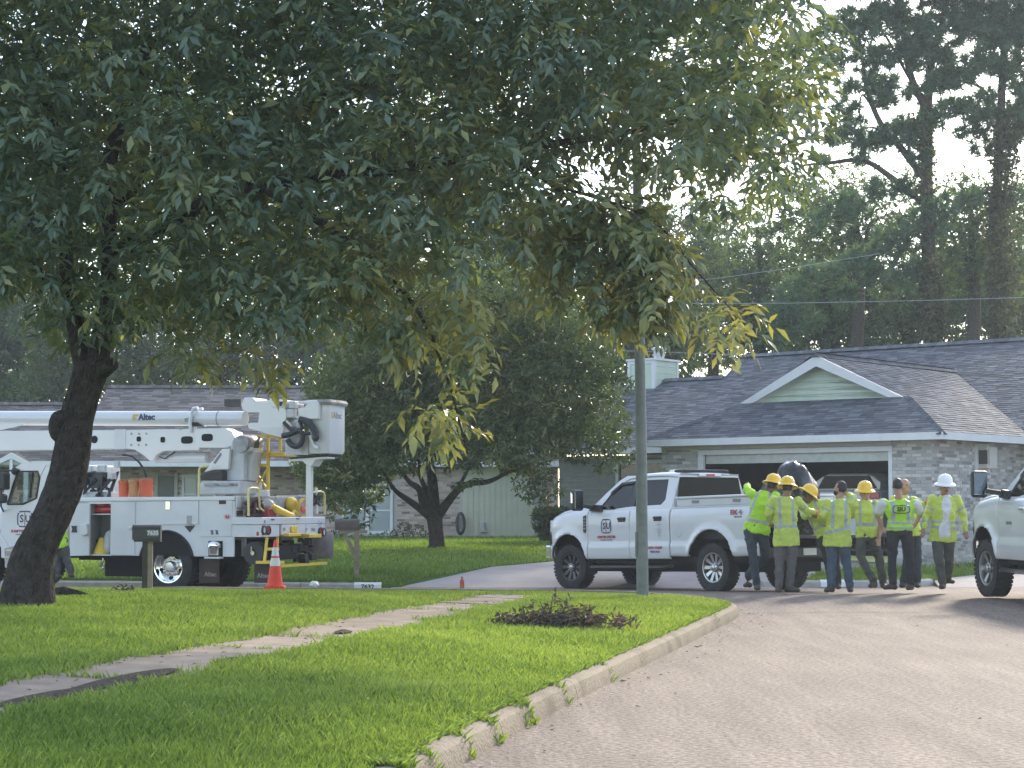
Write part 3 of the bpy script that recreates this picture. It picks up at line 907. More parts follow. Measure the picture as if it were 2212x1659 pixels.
# gable: lapped siding boards, a louvre strip and two white rake boards
gb = thing('gable', None, None); gb.parent = HG
m = MB(); m.prism([(gl, zg - .02), (gr, zg - .02), (XM, za - .06)], YG + .10, YG + .14); m.build('gable_wall', m_sage, gb)
nb = 6; hz = (za - .1 - zg) / nb
for i in range(nb):
    z0 = zg + i * hz; z1 = z0 + hz + .02
    f = lambda z: (gl + (XM - gl) * (z - zg) / (za - zg) + .08, gr + (XM - gr) * (z - zg) / (za - zg) - .08)
    a0, b0 = f(z0); a1, b1 = f(min(z1, za - .06))
    if b1 - a1 < .05: a1 = b1 = XM
    m = MB(); m.add([(a0, YG + .058, z0), (b0, YG + .058, z0), (b1, YG + .085, z1), (a1, YG + .085, z1), (a0, YG + .105, z0), (b0, YG + .105, z0), (b1, YG + .105, z1), (a1, YG + .105, z1)], BOXF + [(0, 2, 3, 1)])
    m.build('siding_board', m_sage, gb)
for s, ex in ((-1, gl), (1, gr)):
    dx, dz = ex - XM, zg - za
    L = math.hypot(dx, dz); nx, nz = -dz / L * s, dx / L * s
    ux, uz = dx / L, dz / L
    w = .24
    P0 = (XM, za + .02); P1 = (ex + ux * .06, zg + uz * .06 + .02)
    lo0 = (XM, za + .02 - w / abs(ux) ); lo1 = (P1[0] - s * w * .0 - ux * .45, P1[1] - uz * .45 * 0 - .0)
    poly = [P0, P1, (P1[0] - ux * .42, P1[1] + .0), lo0]
    m = MB(); m.prism(poly, YG - .26, YG - .22); m.build('rake_board', m_trim, gb, fix=True)
# main-house wall left of the garage: siding with the porch shade in its colour, a window, a pier
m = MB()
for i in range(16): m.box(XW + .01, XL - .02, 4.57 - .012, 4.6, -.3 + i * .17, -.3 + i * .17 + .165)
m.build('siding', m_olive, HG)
FG = Frame(HG)
wa = FG.px(zD(835, 190), 'y', 4.55); wb = FG.px(zD(1250, 420), 'y', 4.55)
wz0 = .8
wn_ = thing('window', None, None); wn_.parent = HG
m = MB()
x0, x1, z1 = wa.x, min(wb.x, XL - .1), wa.z
for a in (x0 - .1, x1): m.box(a, a + .1, 4.48, 4.585, wz0, z1 + .1)
m.box(x0, x1, 4.48, 4.585, z1, z1 + .1); m.box(x0, x1, 4.48, 4.585, wz0, wz0 + .08); m.box((x0 + x1) / 2 - .05, (x0 + x1) / 2 + .05, 4.5, 4.585, wz0 + .08, z1)
m.build('window_frame', m_tan, wn_)
m = MB(); m.box(x0, x1, 4.55, 4.565, wz0 + .08, z1); m.build('pane', m_dglass, wn_)
# two air conditioners through the side wall
def wall_unit(y0, y1, z0, z1, out, open_):
    w = thing('window_air_conditioner' if open_ else 'wall_vent', None, None); w.parent = HG
    m = MB(); m.box(.0, out, y0, y1, z0, z1); 
    m.build('case', m_acbox, w, bevel=.01)
    if open_:
        m = MB(); m.box(out * .25, out + .004, y0 - .004, y0 + .02, z0 + .1, z1 - .08); m.box(out, out + .006, y0 + .1, y1 - .45, z0 + .08, z1 - .05); m.build('grille', m_dark, w)
        m = MB(); m.box(.0, .05, y0 - .12, y1 + .1, z0 - .1, z0 - .002); m.box(0, .05, y0 - .12, y0 - .004, z0, z1 + .08); m.box(0, .05, y0 - .12, y1 + .1, z1 + .002, z1 + .08); m.build('frame', m_trim, w)
    else:
        for i in range(6): 
            m = MB(); m.box(out, out + .015, y0 + .05, y1 - .05, z0 + .06 + i * .055, z0 + .09 + i * .055); m.build('slat', m_metal, w)
p0 = FG.px(zG(1970, 715), 'x', 0); p1 = FG.px(zG(2028, 825), 'x', 0)
wall_unit(p0.y, p1.y - .05, p1.z, p0.z, .28, True)
p0 = FG.px(zG(2040, 727), 'x', 0); p1 = FG.px(zG(2086, 806), 'x', 0)
wall_unit(p0.y + .05, p1.y, p1.z, p0.z, .06, False)
# boxed chimney with a flue cap
ch = thing('chimney', None, None); ch.parent = roof
c0 = FG.px(zG(222, 285), 'y', 8.6); c1 = FG.px(zG(352, 385), 'y', 8.6)
cx0, cx1, cz1 = c0.x, c1.x, c0.z
m = MB(); m.box(cx0, cx1, 8.6, 9.9, 3.5, cz1); m.build('chimney_box', m_sage, roof)
bpy.data.objects.remove(ch)
chb = [o for o in children(roof) if o.name.startswith('chimney_box')][0]
m = MB()
w = .1
for a in (cx0 - .02, cx1 - w + .02): m.box(a, a + w, 8.575, 8.598, 3.5, cz1 - .0)
m.box(cx1 + .002, cx1 + .02, 8.598, 8.70, 3.5, cz1); m.box(cx1 + .002, cx1 + .02, 9.80, 9.9, 3.5, cz1); m.box(cx0 - .06, cx1 + .06, 8.54, 9.95, cz1, cz1 + .06)
for i in range(5): m.box(cx1 + .002, cx1 + .014, 8.70, 9.80, cz1 - .18 - i * .2, cz1 - .17 - i * .2)
m.box(cx0 + .08, cx1 - .08, 8.58, 8.598, cz1 - .1, cz1 - .002)
m.build('chimney_trim', m_trim, roof)
m = MB(); T_ = Matrix.Translation(((cx0 + cx1) / 2 + .25, 9.2, cz1 + .06)); m.lathe([(.17, 0), (.17, .12), (.2, .12), (.2, .16), (.17, .16), (.17, .28), (.24, .3), (.24, .35), (.03, .42)], 16, T_, close=True); m.build('flue_cap', m_metal, roof, smooth=30)

# ================================================================== the long ranch house across the street
HR = thing('ranch_house', 'long low brick ranch house with grey roof behind the bucket truck and lawn tree', 'house', (0, 62, .5), 0)
FR = Frame(HR)
def fx(x, y=1100): return FR.px((x, y), 'y', 0).x
def fz(y, x=800): return FR.px((x, y), 'y', 0).z
ez = fz(1004) - .02
m = MB()
xa, xb = fx(-120), fx(1206)
x650 = fx(660)
m.box(x650, xb, 0, .2, -.5, ez); m.box(xb - .2, xb, .2, 9, -.5, ez); m.box(xa, x650, 1.3, 1.5, -.5, ez); m.box(xa, xa + .2, 1.5, 9, -.5, ez); m.box(xa, xb, 9, 9.2, -.5, ez)
m.box(x650, x650 + .2, .2, 1.3, -.5, ez)
wall2 = m.build('wall', m_mortar, HR)
B2 = Bricks(m_brick2, [.05, .4, .5, .6, .75, .85, .95], bl=.26, bh=.07)
wx0, wx1, wzb = fx(738), fx(849), fz(1153)
wzt = fz(1046)
pan0, pan1 = fx(999), fx(1163)
hol = [(wx0 - .05, wx1 + .05, wzb - .05, wzt + .05), (pan0, pan1, -1, 9)]
B2.face(fx(840), xb, -.3, ez, TF, holes=hol, prio=0, seed=8)
B2.face(x650, fx(840), -.3, ez, TF, holes=hol, prio=1, seed=9)
B2.face(xa, x650, -.3, ez, Matrix.Translation((0, 1.3, 0)), prio=2, seed=10)
B2.build(wall2, HR)
# vertical boards closing the old garage opening
nb = 13; bw = (pan1 - pan0 - .14) / nb
for i in range(nb):
    m = MB(); m.box(pan0 + i * bw + .004, pan0 + (i + 1) * bw - .006, -.045, -.005, -.02, ez); m.build('panel_board', m_sage2, HR)
m = MB(); m.box(pan0, pan1 - .14, -.012, -.004, -.02, ez); m.build('panel_backing', m_sage2, HR)
m = MB(); m.box(pan1 - .13, pan1 - .002, -.07, -.004, -.02, ez); m.build('corner_board', M('grey_trim', (.36, .39, .38), rough=.6), HR)
vx, vz = fx(1044), fz(1143)
m = MB(); m.box(vx - .09, vx + .05, -.13, -.045, vz - .05, vz + .22); m.prism([(vx - .12, vz - .12), (vx + .14, vz - .1), (vx + .02, vz + .03)], -.14, -.05); m.build('hose_tap_cover', m_metal, HR, bevel=.015)
def sash_window(house, x0, x1, z0, z1, y, name='window', cols=2, blinds=True):
    w = thing(name, None, None); w.parent = house
    f = .09
    m = MB(); m.box(x0, x0 + f, y - .07, y, z0, z1); m.box(x1 - f, x1, y - .07, y, z0, z1); m.box(x0 + f, x1 - f, y - .07, y, z1 - f, z1); m.box(x0 + f, x1 - f, y - .07, y, z0, z0 + f)
    for k in range(1, cols):
        xm = x0 + (x1 - x0) * k / cols; m.box(xm - f * .7, xm + f * .7, y - .068, y - .002, z0 + f, z1 - f)
    m.build('window_frame', m_trim, w, bevel=.006)
    for k in range(cols):
        a = x0 + (x1 - x0) * k / cols + f; b = x0 + (x1 - x0) * (k + 1) / cols - f
        m = MB(); zm = z0 + (z1 - z0) * .47; m.box(a, b, y - .055, y - .004, zm - .025, zm + .025); m.build('meeting_rail', m_trim, w)
        m = MB(); m.box(a, b, y - .03, y - .02, z0 + f, z1 - f); m.build('pane', m_blind if blinds else m_dglass, w)
    m = MB(); m.box(x0 - .06, x1 + .06, y - .12, y - .015, z0 - .07, z0 - .004); m.build('sill', m_brick2 if False else m_tan, w)
sash_window(HR, wx0, wx1, wzb, wzt, -.015)
# porch: windows and door in the recess, posts at the edge
def fxp(x): return FR.px((x, 1050), 'y', 1.3).x
def fzp(y): return FR.px((400, y), 'y', 1.3).z
a = zK(800, 1140); b = zK(1080, 1500)
sash_window(HR, fxp(a[0]), fxp(b[0]) + .5, fzp(1105), fzp(a[1]), 1.285, cols=2)
dr = thing('door', None, None); dr.parent = HR
a = zK(455, 1160); b = zK(690, 1500)
m = MB(); m.box(fxp(a[0]), fxp(b[0]), 1.24, 1.285, -.1, fzp(a[1])); m.build('door_leaf', m_olive, dr, bevel=.01)
m = MB(); m.box(fxp(a[0]) - .12, fxp(a[0]) - .003, 1.22, 1.285, -.1, fzp(a[1]) + .1); m.box(fxp(b[0]) + .003, fxp(b[0]) + .12, 1.22, 1.285, -.1, fzp(a[1]) + .1); m.build('door_frame', m_tan, dr)
for px_ in (236, -30):
    m = MB(); xx = fx(px_); m.box(xx - .07, xx + .07, .0, .14, -.2, ez - .01); m.box(xx - .1, xx + .1, -.03, .17, ez - .16, ez - .012); m.build('porch_post', m_trim, HR)
# roof
PR = .45; ZE2 = ez + .12; ye = -.55
zr = FR.px((370, 834), 'y', 4.6).z; yr = ye + (zr - ZE2) / PR
xl, xr = fx(150), fx(1225)
zr2 = FR.px((60, 876), 'y', 4.6).z; yr2 = ye + (zr2 - ZE2) / PR
S2 = Shingles(m_shingle2, [.1, .35, .5, .7, .9], course=.15, tab=.36)
rm = MB()
pl = [[(xl, ye, ZE2), (xr, ye, ZE2), (xr, yr, zr), (xl, yr, zr)], [(xa - 4, ye, ZE2), (xl, ye, ZE2), (xl, yr2, zr2), (xa - 4, yr2, zr2)]]
for p in pl: rm.add(p, [(0, 1, 2, 3)])
rm.add([(xl, yr, zr), (xr, yr, zr), (xr, yr * 2 - ye, ZE2), (xl, yr * 2 - ye, ZE2)], [(0, 1, 2, 3)])
rm.add([(xa - 4, yr2, zr2), (xl, yr2, zr2), (xl, yr2 * 2 - ye, ZE2), (xa - 4, yr2 * 2 - ye, ZE2)], [(0, 1, 2, 3)])
rm.add([(xl, ye, ZE2), (xl, yr, zr), (xl, yr * 2 - ye, ZE2)], [(0, 1, 2)]); rm.add([(xr, ye, ZE2), (xr, yr, zr), (xr, yr * 2 - ye, ZE2)], [(0, 1, 2)])
roof2 = rm.build('roof', m_under2, HR)
# the strip of roof in plain view right of the trunk comes first
S2.plane([(xl, ye, ZE2), (fx(540), ye, ZE2), (fx(540), yr, zr), (xl, yr, zr)], 0, 11)
S2.plane([(fx(540), ye, ZE2), (xr, ye, ZE2), (xr, yr, zr), (fx(540), yr, zr)], 2, 12)
S2.plane(pl[1], 1, 13)
S2.build(roof2, HR)
S2.caps((xl, yr, zr + .05), (xr, yr, zr + .05), roof2, w=.34); S2.caps((xa - 4, yr2, zr2 + .05), (xl, yr2, zr2 + .05), roof2, w=.34)
m = MB(); m.box(xa - 4, xr, ye - .025, ye, ZE2 - .17, ZE2 + .008); m.build('fascia', m_trim, HR)
m = MB(); m.box(xa - 4, xr, ye, 1.3, ZE2 - .14, ZE2 - .125); m.build('soffit', m_tan, HR)
a = FR.px((486, 870), 'y', 3.4); b = FR.px((522, 875), 'y', 3.4)
m = MB(); m.box(a.x, b.x, 3.2, 3.6, b.z - .05, a.z + .12); m.build('roof_vent', m_dark, roof2, bevel=.02)
# small porch gable at the far left
gp = thing('porch_gable', None, None); gp.parent = HR
f2 = lambda p: FR.px(p, 'y', -.9)
ap, rt = f2(zL(150, 935)), f2(zL(440, 1095)); hw = rt.x - ap.x; hh = ap.z - rt.z
for s in (-1, 1):
    m = MB(); m.prism([(ap.x, ap.z), (ap.x + s * hw, rt.z), (ap.x + s * (hw - .3), rt.z - .0), (ap.x, ap.z - .19)], -.95, -.9); m.build('rake_board', m_trim, gp)
m = MB(); m.prism([(ap.x - hw, rt.z), (ap.x + hw, rt.z), (ap.x, ap.z)], -.88, -.84); m.build('gable_wall', M('gable_beige', (.42, .40, .34), rough=.7), gp)
m = MB(); m.box(ap.x - .05, ap.x + .05, -.925, -.885, rt.z - .3, ap.z - .2); m.build('king_post', m_trim, gp)
m = MB(); m.add([(ap.x, -.88, ap.z), (ap.x + hw + .1, -.88, rt.z - .04), (ap.x + hw + .1, 2.0, rt.z - .04), (ap.x, 2.0, ap.z), (ap.x - hw - .1, -.88, rt.z - .04), (ap.x - hw - .1, 2, rt.z - .04)], [(0, 1, 2, 3), (0, 3, 5, 4)]); m.build('gable_roof', m_under2, gp)
for s in (-1, 1):
    m = MB(); m.box(ap.x + s * (hw - .25) - .07, ap.x + s * (hw - .25) + .07, -.9, -.76, -.3, rt.z - .02); m.build('porch_post', m_trim, gp)
# ================================================================== trees
def leaf_arrays(O, D, per, length, llen, lwid, droop=.25, spread=.8, jit=.35, rosette=False):
    """leaflets along twigs: returns base points, leaf direction, width direction, normal, length, width (flat arrays)"""
    n = len(O)
    up = np.array([0, 0, 1.0])
    S = np.cross(D, up); S /= np.linalg.norm(S, axis=1)[:, None] + 1e-9
    N = np.cross(S, D)
    k = np.arange(per)
    t = (k // 2 * 2 + 1) / per if not rosette else np.full(per, .9) + RNG.uniform(-.2, .1, per)
    sg = np.where(k % 2 == 0, 1.0, -1.0)
    base = O[:, None] + D[:, None] * (length * t)[None, :, None]
    if rosette:
        a = 2 * np.pi * (k * .382)
        dirs = D[:, None] * .45 + S[:, None] * np.cos(a)[None, :, None] + N[:, None] * np.sin(a)[None, :, None]
    else:
        f = np.where(k == per - 1, 0.0, 1.0)
        dirs = D[:, None] * (.55 + .6 * (1 - f))[None, :, None] + S[:, None] * (sg * spread * f)[None, :, None]
    dirs = dirs - up * droop + RNG.normal(0, jit, (n, per, 3))
    dirs /= np.linalg.norm(dirs, axis=2)[:, :, None]
    nn = N[:, None] + RNG.normal(0, jit, (n, per, 3))
    W = np.cross(dirs, nn); W /= np.linalg.norm(W, axis=2)[:, :, None] + 1e-9
    NN = np.cross(W, dirs)
    L = llen * RNG.uniform(.55, 1.2, (n, per)) * RNG.uniform(.75, 1.2, (n, 1)); Wd = L * (lwid / llen) * RNG.uniform(.8, 1.15, (n, per))
    r = lambda a: a.reshape(-1, 3)
    return r(base), r(dirs), r(W), r(NN), L.ravel(), Wd.ravel()
def leaf_mesh(name, arrs, tone, mat):
    B, Dr, W, N, L, Wd = arrs
    n = len(B)
    V = np.empty((n, 4, 3))
    V[:, 0] = B
    mid = B + Dr * (L * .45)[:, None]
    V[:, 1] = mid + W * (Wd * .5)[:, None] + N * (Wd * .16)[:, None]
    V[:, 2] = B + Dr * L[:, None] - N * (L * .10)[:, None]
    V[:, 3] = mid - W * (Wd * .5)[:, None] + N * (Wd * .16)[:, None]
    me = bpy.data.meshes.new(name)
    me.vertices.add(n * 4); me.vertices.foreach_set('co', V.ravel())
    idx = (np.arange(n)[:, None] * 4 + np.array([0, 1, 2, 0, 2, 3])[None]).ravel()
    me.loops.add(n * 6); me.loops.foreach_set('vertex_index', idx)
    me.polygons.add(n * 2); me.polygons.foreach_set('loop_start', np.arange(n * 2) * 3)
    a = me.attributes.new('tone', 'FLOAT', 'POINT'); a.data.foreach_set('value', np.repeat(np.clip(tone, 0, 1), 4).astype(np.float32))
    me.materials.append(mat); me.update(); me.validate()
    return me
def blob_twigs(blobs, per_m2=None, n_each=30):
    """points in the outer shell of ellipsoids with outward directions; blobs: (centre, (rx, ry, rz), n)"""
    O, D, T = [], [], []
    for c, r, n in blobs:
        d = RNG.normal(0, 1, (n, 3)); d /= np.linalg.norm(d, axis=1)[:, None]
        rad = RNG.uniform(.35, 1.0, n) ** .5
        r = np.array(r)
        O.append(np.array(c) + d * r * rad[:, None])
        dd = d + np.array([0, 0, -.35]) + RNG.normal(0, .3, (n, 3)); dd /= np.linalg.norm(dd, axis=1)[:, None]
        D.append(dd); T.append(np.full(n, RNG.normal(0, .17)))
    return np.concatenate(O), np.concatenate(D), np.concatenate(T)
def limb(parent, pts, name='branch', mat=None, n=8, wob=.0):
    """pts: (point, radius)"""
    P = catmull([p for p, _ in pts], 5); rr = np.interp(np.linspace(0, len(pts) - 1, len(P)), range(len(pts)), [r for _, r in pts])
    P = [p + Vector((mnoise.noise(p * 1.7), mnoise.noise(p * 1.7 + Vector((9, 0, 0))), 0)) * wob for p in P]
    m = MB(); m.tube(P, list(rr), n)
    return m.build(name, mat, parent, smooth=70)

def bark(name, base, vs=6.0):
    m = M(name, base, rough=.95, var=.35, scale=14, spec=.15)
    nt = m.node_tree; b = nt.nodes['Principled BSDF']
    tc = nt.nodes.new('ShaderNodeTexCoord'); mp = nt.nodes.new('ShaderNodeMapping'); mp.inputs['Scale'].default_value = (1, 1, .28)
    n = nt.nodes.new('ShaderNodeTexVoronoi'); n.inputs['Scale'].default_value = 34; n.feature = 'DISTANCE_TO_EDGE'
    nz = nt.nodes.new('ShaderNodeTexNoise'); nz.inputs['Scale'].default_value = 5
    mx = nt.nodes.new('ShaderNodeMixRGB'); mx.inputs['Fac'].default_value = .18
    nt.links.new(tc.outputs['Object'], nz.inputs['Vector']); nt.links.new(tc.outputs['Object'], mx.inputs['Color1']); nt.links.new(nz.outputs['Color'], mx.inputs['Color2'])
    nt.links.new(mx.outputs[0], mp.inputs['Vector']); nt.links.new(mp.outputs[0], n.inputs['Vector'])
    bp = nt.nodes.new('ShaderNodeBump'); bp.inputs['Strength'].default_value = 1.0; bp.inputs['Distance'].default_value = .04
    nt.links.new(n.outputs['Distance'], bp.inputs['Height']); nt.links.new(bp.outputs['Normal'], b.inputs['Normal'])
    return m
m_bark = bark('bark_dark', (.062, .052, .046))
m_bark2 = bark('bark_brown', (.075, .06, .05))
m_bark3 = bark('bark_pine', (.095, .07, .058))
m_leaf1 = M_leaf('ash_leaf', (.072, .122, .090), (.134, .195, .130), (.28, .295, .115), trans=.32, rough=.36, tint=(1.6, 1.38, .5))
m_leaf2 = M_leaf('lawn_tree_leaf', (.055, .088, .042), (.110, .148, .062), (.24, .225, .085), trans=.34, rough=.36)
m_leaf3 = M_leaf('woodland_leaf', (.058, .098, .056), (.115, .165, .078), (.20, .22, .085), trans=.38, rough=.6)
m_pine = M_leaf('pine_needle', (.060, .105, .074), (.112, .178, .112), (.17, .235, .12), trans=.34, rough=.55)
m_vine = M_leaf('vine_leaf', (.045, .06, .028), (.09, .10, .045), (.17, .15, .07), trans=.3, rough=.6)

def P3(x, y, D): return at(x, y, D)
def pxr(px, D): return px * D / F

# ------------------------------------------------------------------ the near tree
NT = thing('shade_tree', 'big leaning shade tree at left whose leafy crown fills the top of the view', 'tree', (0, 0, 0))
DT = 20.7
tp = [(56, 1345, 66), (58, 1310, 56), (72, 1201, 48), (109, 1120, 44), (139, 1046, 41), (156, 972, 37), (166, 900, 36), (189, 823, 38), (196, 790, 36)]
trk = []
for (x, y, w) in tp: trk.append((P3(x, y, DT), pxr(w, DT)))
Pc = catmull([p for p, _ in trk], 16); rr = np.interp(np.linspace(0, len(trk) - 1, len(Pc)), range(len(trk)), [r for _, r in trk])
m = MB()
rings = []
for p, r_ in zip(Pc, rr):
    ring = []
    for j in range(72):
        a = 2 * math.pi * j / 72
        q = Vector((math.cos(a), math.sin(a), 0))
        rad = r_ * (1 + .10 * mnoise.noise(Vector((q.x * 1.5, q.y * 1.5, p.z * 1.2))) + .05 * mnoise.noise(Vector((q.x * 5, q.y * 5, p.z * 2.5))))
        rad += .022 * (abs(mnoise.noise(Vector((math.cos(a) * 7, math.sin(a) * 7, p.z * 2.2)))) - .3) + .012 * mnoise.noise(Vector((math.cos(a) * 16, math.sin(a) * 16, p.z * 6)))
        if p.z < .75: rad *= 1 + .22 * max(0, .75 - p.z) * (1 + math.sin(a * 5 + 1))
        ring.append(p + q * rad)
    rings.append(ring)
m.loft(rings)
kn = P3(124, 921, DT - .05); m.ell(kn, (.10, .1, .17), 12, 8); kn = P3(132, 905, DT - .1); m.ell(kn, (.09, .1, .1), 10, 7)
m.tube([P3(206, 800, DT), P3(228, 795, DT - .1), P3(243, 786, DT - .2)], [.13, .10, .075], 10)
m.build('trunk', m_bark, NT, smooth=60)
limb(NT, [(P3(186, 800, DT), .13), (P3(150, 640, DT + .1), .09), (P3(140, 500, DT + .3), .075), (P3(120, 300, DT + .4), .07), (P3(60, 60, DT + .2), .04)], mat=m_bark)
limb(NT, [(P3(206, 800, DT), .14), (P3(232, 640, DT - .1), .09), (P3(236, 480, DT - .2), .08), (P3(240, 330, DT - .4), .08), (P3(320, 100, DT - .6), .05)], mat=m_bark)
limb(NT, [(P3(233, 560, DT - .1), .1), (P3(380, 470, DT - .6), .085), (P3(560, 400, DT - 1.2), .075), (P3(820, 370, DT - 1.4), .06), (P3(1090, 325, DT - 1.2), .05), (P3(1330, 290, DT - 1.0), .035), (P3(1560, 240, DT - .8), .02)], mat=m_bark)
limb(NT, [(P3(238, 450, DT - .2), .07), (P3(420, 300, DT + .8), .06), (P3(800, 180, DT + 1.5), .05), (P3(1300, 60, DT + 1.9), .03)], mat=m_bark)
limb(NT, [(P3(150, 620, DT), .08), (P3(-60, 520, DT - .6), .06), (P3(-400, 380, DT - 1.0), .04)], mat=m_bark)
limb(NT, [(P3(560, 400, DT - 1.2), .05), (P3(720, 500, DT - 1.8), .04), (P3(880, 640, DT - 2.0), .022), (P3(960, 800, DT - 2.0), .014), (P3(1010, 980, DT - 2.0), .008)], mat=m_bark)
limb(NT, [(P3(1090, 325, DT - 1.2), .03), (P3(1230, 430, DT - 1.6), .02), (P3(1370, 560, DT - 1.8), .013), (P3(1440, 660, DT - 1.9), .006)], mat=m_bark)
limb(NT, [(P3(1200, 400, DT - 1.5), .018), (P3(1400, 470, DT - 1.7), .013), (P3(1500, 580, DT - 1.8), .009), (P3(1590, 680, DT - 1.9), .005)], mat=m_bark)
limb(NT, [(P3(1160, 430, DT - 1.5), .014), (P3(1290, 600, DT - 1.6), .010), (P3(1370, 700, DT - 1.6), .005)], mat=m_bark)
LOWX = [-260, 0, 60, 130, 200, 260, 330, 420, 500, 560, 640, 700, 780, 880, 960, 1040, 1090, 1150, 1210, 1260, 1330, 1400, 1480, 1560, 1640, 1690, 1720, 1745]
LOWY = [630, 600, 570, 720, 750, 735, 725, 715, 715, 715, 725, 710, 640, 600, 600, 550, 510, 460, 370, 300, 345, 385, 420, 450, 460, 420, 300, 100]
blobs = []
rb = random.Random(3)
for gx_ in range(-240, 1740, 96):
    for gy_ in range(-330, 860, 92):
        for lay in range(6):
            x, y = gx_ + rb.uniform(-48, 48), gy_ + rb.uniform(-46, 46)
            low = np.interp(x, LOWX, LOWY)
            if y > low - 30 - (25 if lay > 2 else 0): continue
            if lay > 3 and (x > 1560 or rb.random() < .2): continue
            if x > 1600 and y < 60 and rb.random() < .35: continue
            Dp = [DT - 2.4, DT - .4, DT + 1.4, DT + 2.8, DT + 4.2, DT + 5.4][lay] + rb.uniform(-.8, .8)
            # the trunk and its two stems stay readable between the leaves
            if 250 < x < 300 and 430 < y < 640 and rb.random() < .9: continue
            rpx = rb.uniform(48, 78)
            r_ = pxr(rpx, Dp)
            blobs.append((P3(x, y, Dp), (r_ * 1.15, r_ * 1.3, r_ * .8), int(18 if lay < 2 else 16)))
for _ in range(150):   # the rest of the crown, above and left of the picture
    x, y = rb.uniform(-1500, 1500), rb.uniform(-900, -330)
    if x < -240: y = rb.uniform(-900, 400)
    Dp = DT + rb.uniform(-4, 4); r_ = rb.uniform(.5, .8)
    blobs.append((P3(x, y, Dp), (r_, r_, r_ * .7), 16))
def arc_blobs(pts, rpx, D, n, per, rs):
    q = catmull([Vector((x, y, 0)) for x, y in pts], 8)
    for i in range(n):
        p = q[int(rs.uniform(0, .999) * len(q))]
        r_ = pxr(rpx * rs.uniform(.7, 1.2), D)
        blobs.append((P3(p.x + rs.uniform(-rpx, rpx) * .7, p.y + rs.uniform(-rpx, rpx) * .6, D + rs.uniform(-.5, .5)), (r_, r_, r_ * .8), per))
n0 = len(blobs)
arc_blobs([(760, 560), (840, 650), (900, 740), (945, 840), (975, 940), (1010, 1040)], 44, DT - 2.0, 14, 11, rb)
arc_blobs([(960, 620), (1010, 680), (1030, 760), (1050, 840)], 36, DT - 2.1, 5, 11, rb)
arc_blobs([(1170, 500), (1250, 430), (1350, 470), (1450, 590), (1560, 670)], 48, DT - 1.8, 24, 11, rb)
arc_blobs([(1200, 470), (1280, 560), (1340, 640), (1380, 680)], 44, DT - 1.6, 17, 10, rb)
arc_blobs([(1330, 400), (1370, 500), (1385, 600), (1400, 650)], 40, DT - 1.9, 12, 10, rb)
arc_blobs([(1190, 520), (1170, 560), (1190, 620)], 25, DT - 1.7, 4, 8, rb)
arc_blobs([(520, 740), (560, 780), (610, 800)], 22, DT - 1.2, 3, 6, rb)
arc_blobs([(330, 720), (390, 750), (430, 770)], 24, DT - 1.0, 3, 7, rb)
arc_blobs([(0, 430), (30, 500), (60, 560)], 40, DT - 1.2, 6, 12, rb)
O, Dd, T = blob_twigs(blobs)
cnt = [b[2] for b in blobs]
spray = np.concatenate([np.full(c, i >= n0) for i, c in enumerate(cnt)])
Dd[spray] += np.array([.15, 0, -.45]); Dd /= np.linalg.norm(Dd, axis=1)[:, None]
arr = leaf_arrays(O, Dd, 7, .29, .172, .064, droop=.32)
tn = np.repeat(T + .42 + spray * .36, 7) + RNG.normal(0, .17, len(O) * 7)  # hanging sprays toned lighter, sunlight put into the leaf colour
print('near leaves', len(tn))
# 300 leaves of the sprays that hang clear of the crown are leaves of their own
isp = np.where(np.repeat(spray, 7))[0]
pick = RNG.choice(isp, 300, replace=False)
mask = np.ones(len(tn), bool); mask[pick] = False
fo = link('foliage', leaf_mesh('foliage', [a[mask] for a in arr], tn[mask], m_leaf1), NT); fo['kind'] = 'stuff'
lm = []
for t in (.35, .55, .75, .95):
    k = MB(); k.add([(0, 0, 0), (.5, .22, .10), (.42, .60, .08), (0, 1, -.1), (-.42, .60, .08), (-.5, .22, .10), (0, .3, 0), (0, .65, -.02)],
                    [(0, 1, 6), (1, 2, 7, 6), (2, 3, 7), (3, 4, 7), (4, 5, 6, 7), (5, 0, 6)])
    lm.append(tone_mesh(k, 'leaf', m_leaf1, t))
for i in pick:
    B, Dr, W, N = (Vector(a[i]) for a in arr[:4])
    Mx = Matrix((W * float(arr[5][i]), Dr * float(arr[4][i]), N * float(arr[5][i]))).transposed().to_4x4(); Mx.translation = B
    o = link('leaf', lm[int(np.clip(tn[i], 0, .99) * 4)], NT); o.matrix_local = Mx

# ------------------------------------------------------------------ the tree on the far lawn
D2 = 48.0
T2 = thing('lawn_tree', 'dark round-crowned tree with forked limbs on the far lawn before the ranch house', 'tree', (0, 0, 0))
def c2(x, y, d=0): return P3(*zC(x, y), D2 + d)
limb(T2, [(c2(772, 1232), 0.279), (c2(775, 1190), 0.211), (c2(768, 1100), 0.189), (c2(760, 1020), 0.198), (c2(752, 950), 0.225)], 'trunk', m_bark2, 14)
limb(T2, [(c2(735, 990), 0.135), (c2(650, 925, -.2), 0.099), (c2(560, 860, -.5), 0.077), (c2(495, 815, -.9), 0.063), (c2(450, 765, -1.2), 0.050), (c2(380, 650, -1.6), 0.023)], 'branch', m_bark2)
limb(T2, [(c2(725, 960), 0.126), (c2(675, 880, .2), 0.108), (c2(650, 790, .5), 0.090), (c2(580, 735, 1), 0.072), (c2(500, 640, 1.6), 0.036)], 'branch', m_bark2)
limb(T2, [(c2(745, 960), 0.180), (c2(748, 850), 0.153), (c2(742, 730), 0.126), (c2(720, 560), 0.090), (c2(700, 350), 0.045)], 'branch', m_bark2)
limb(T2, [(c2(720, 930, .2), 0.090), (c2(700, 800, .6), 0.081), (c2(655, 690, 1), 0.054), (c2(640, 500, 1.5), 0.032)], 'branch', m_bark2)
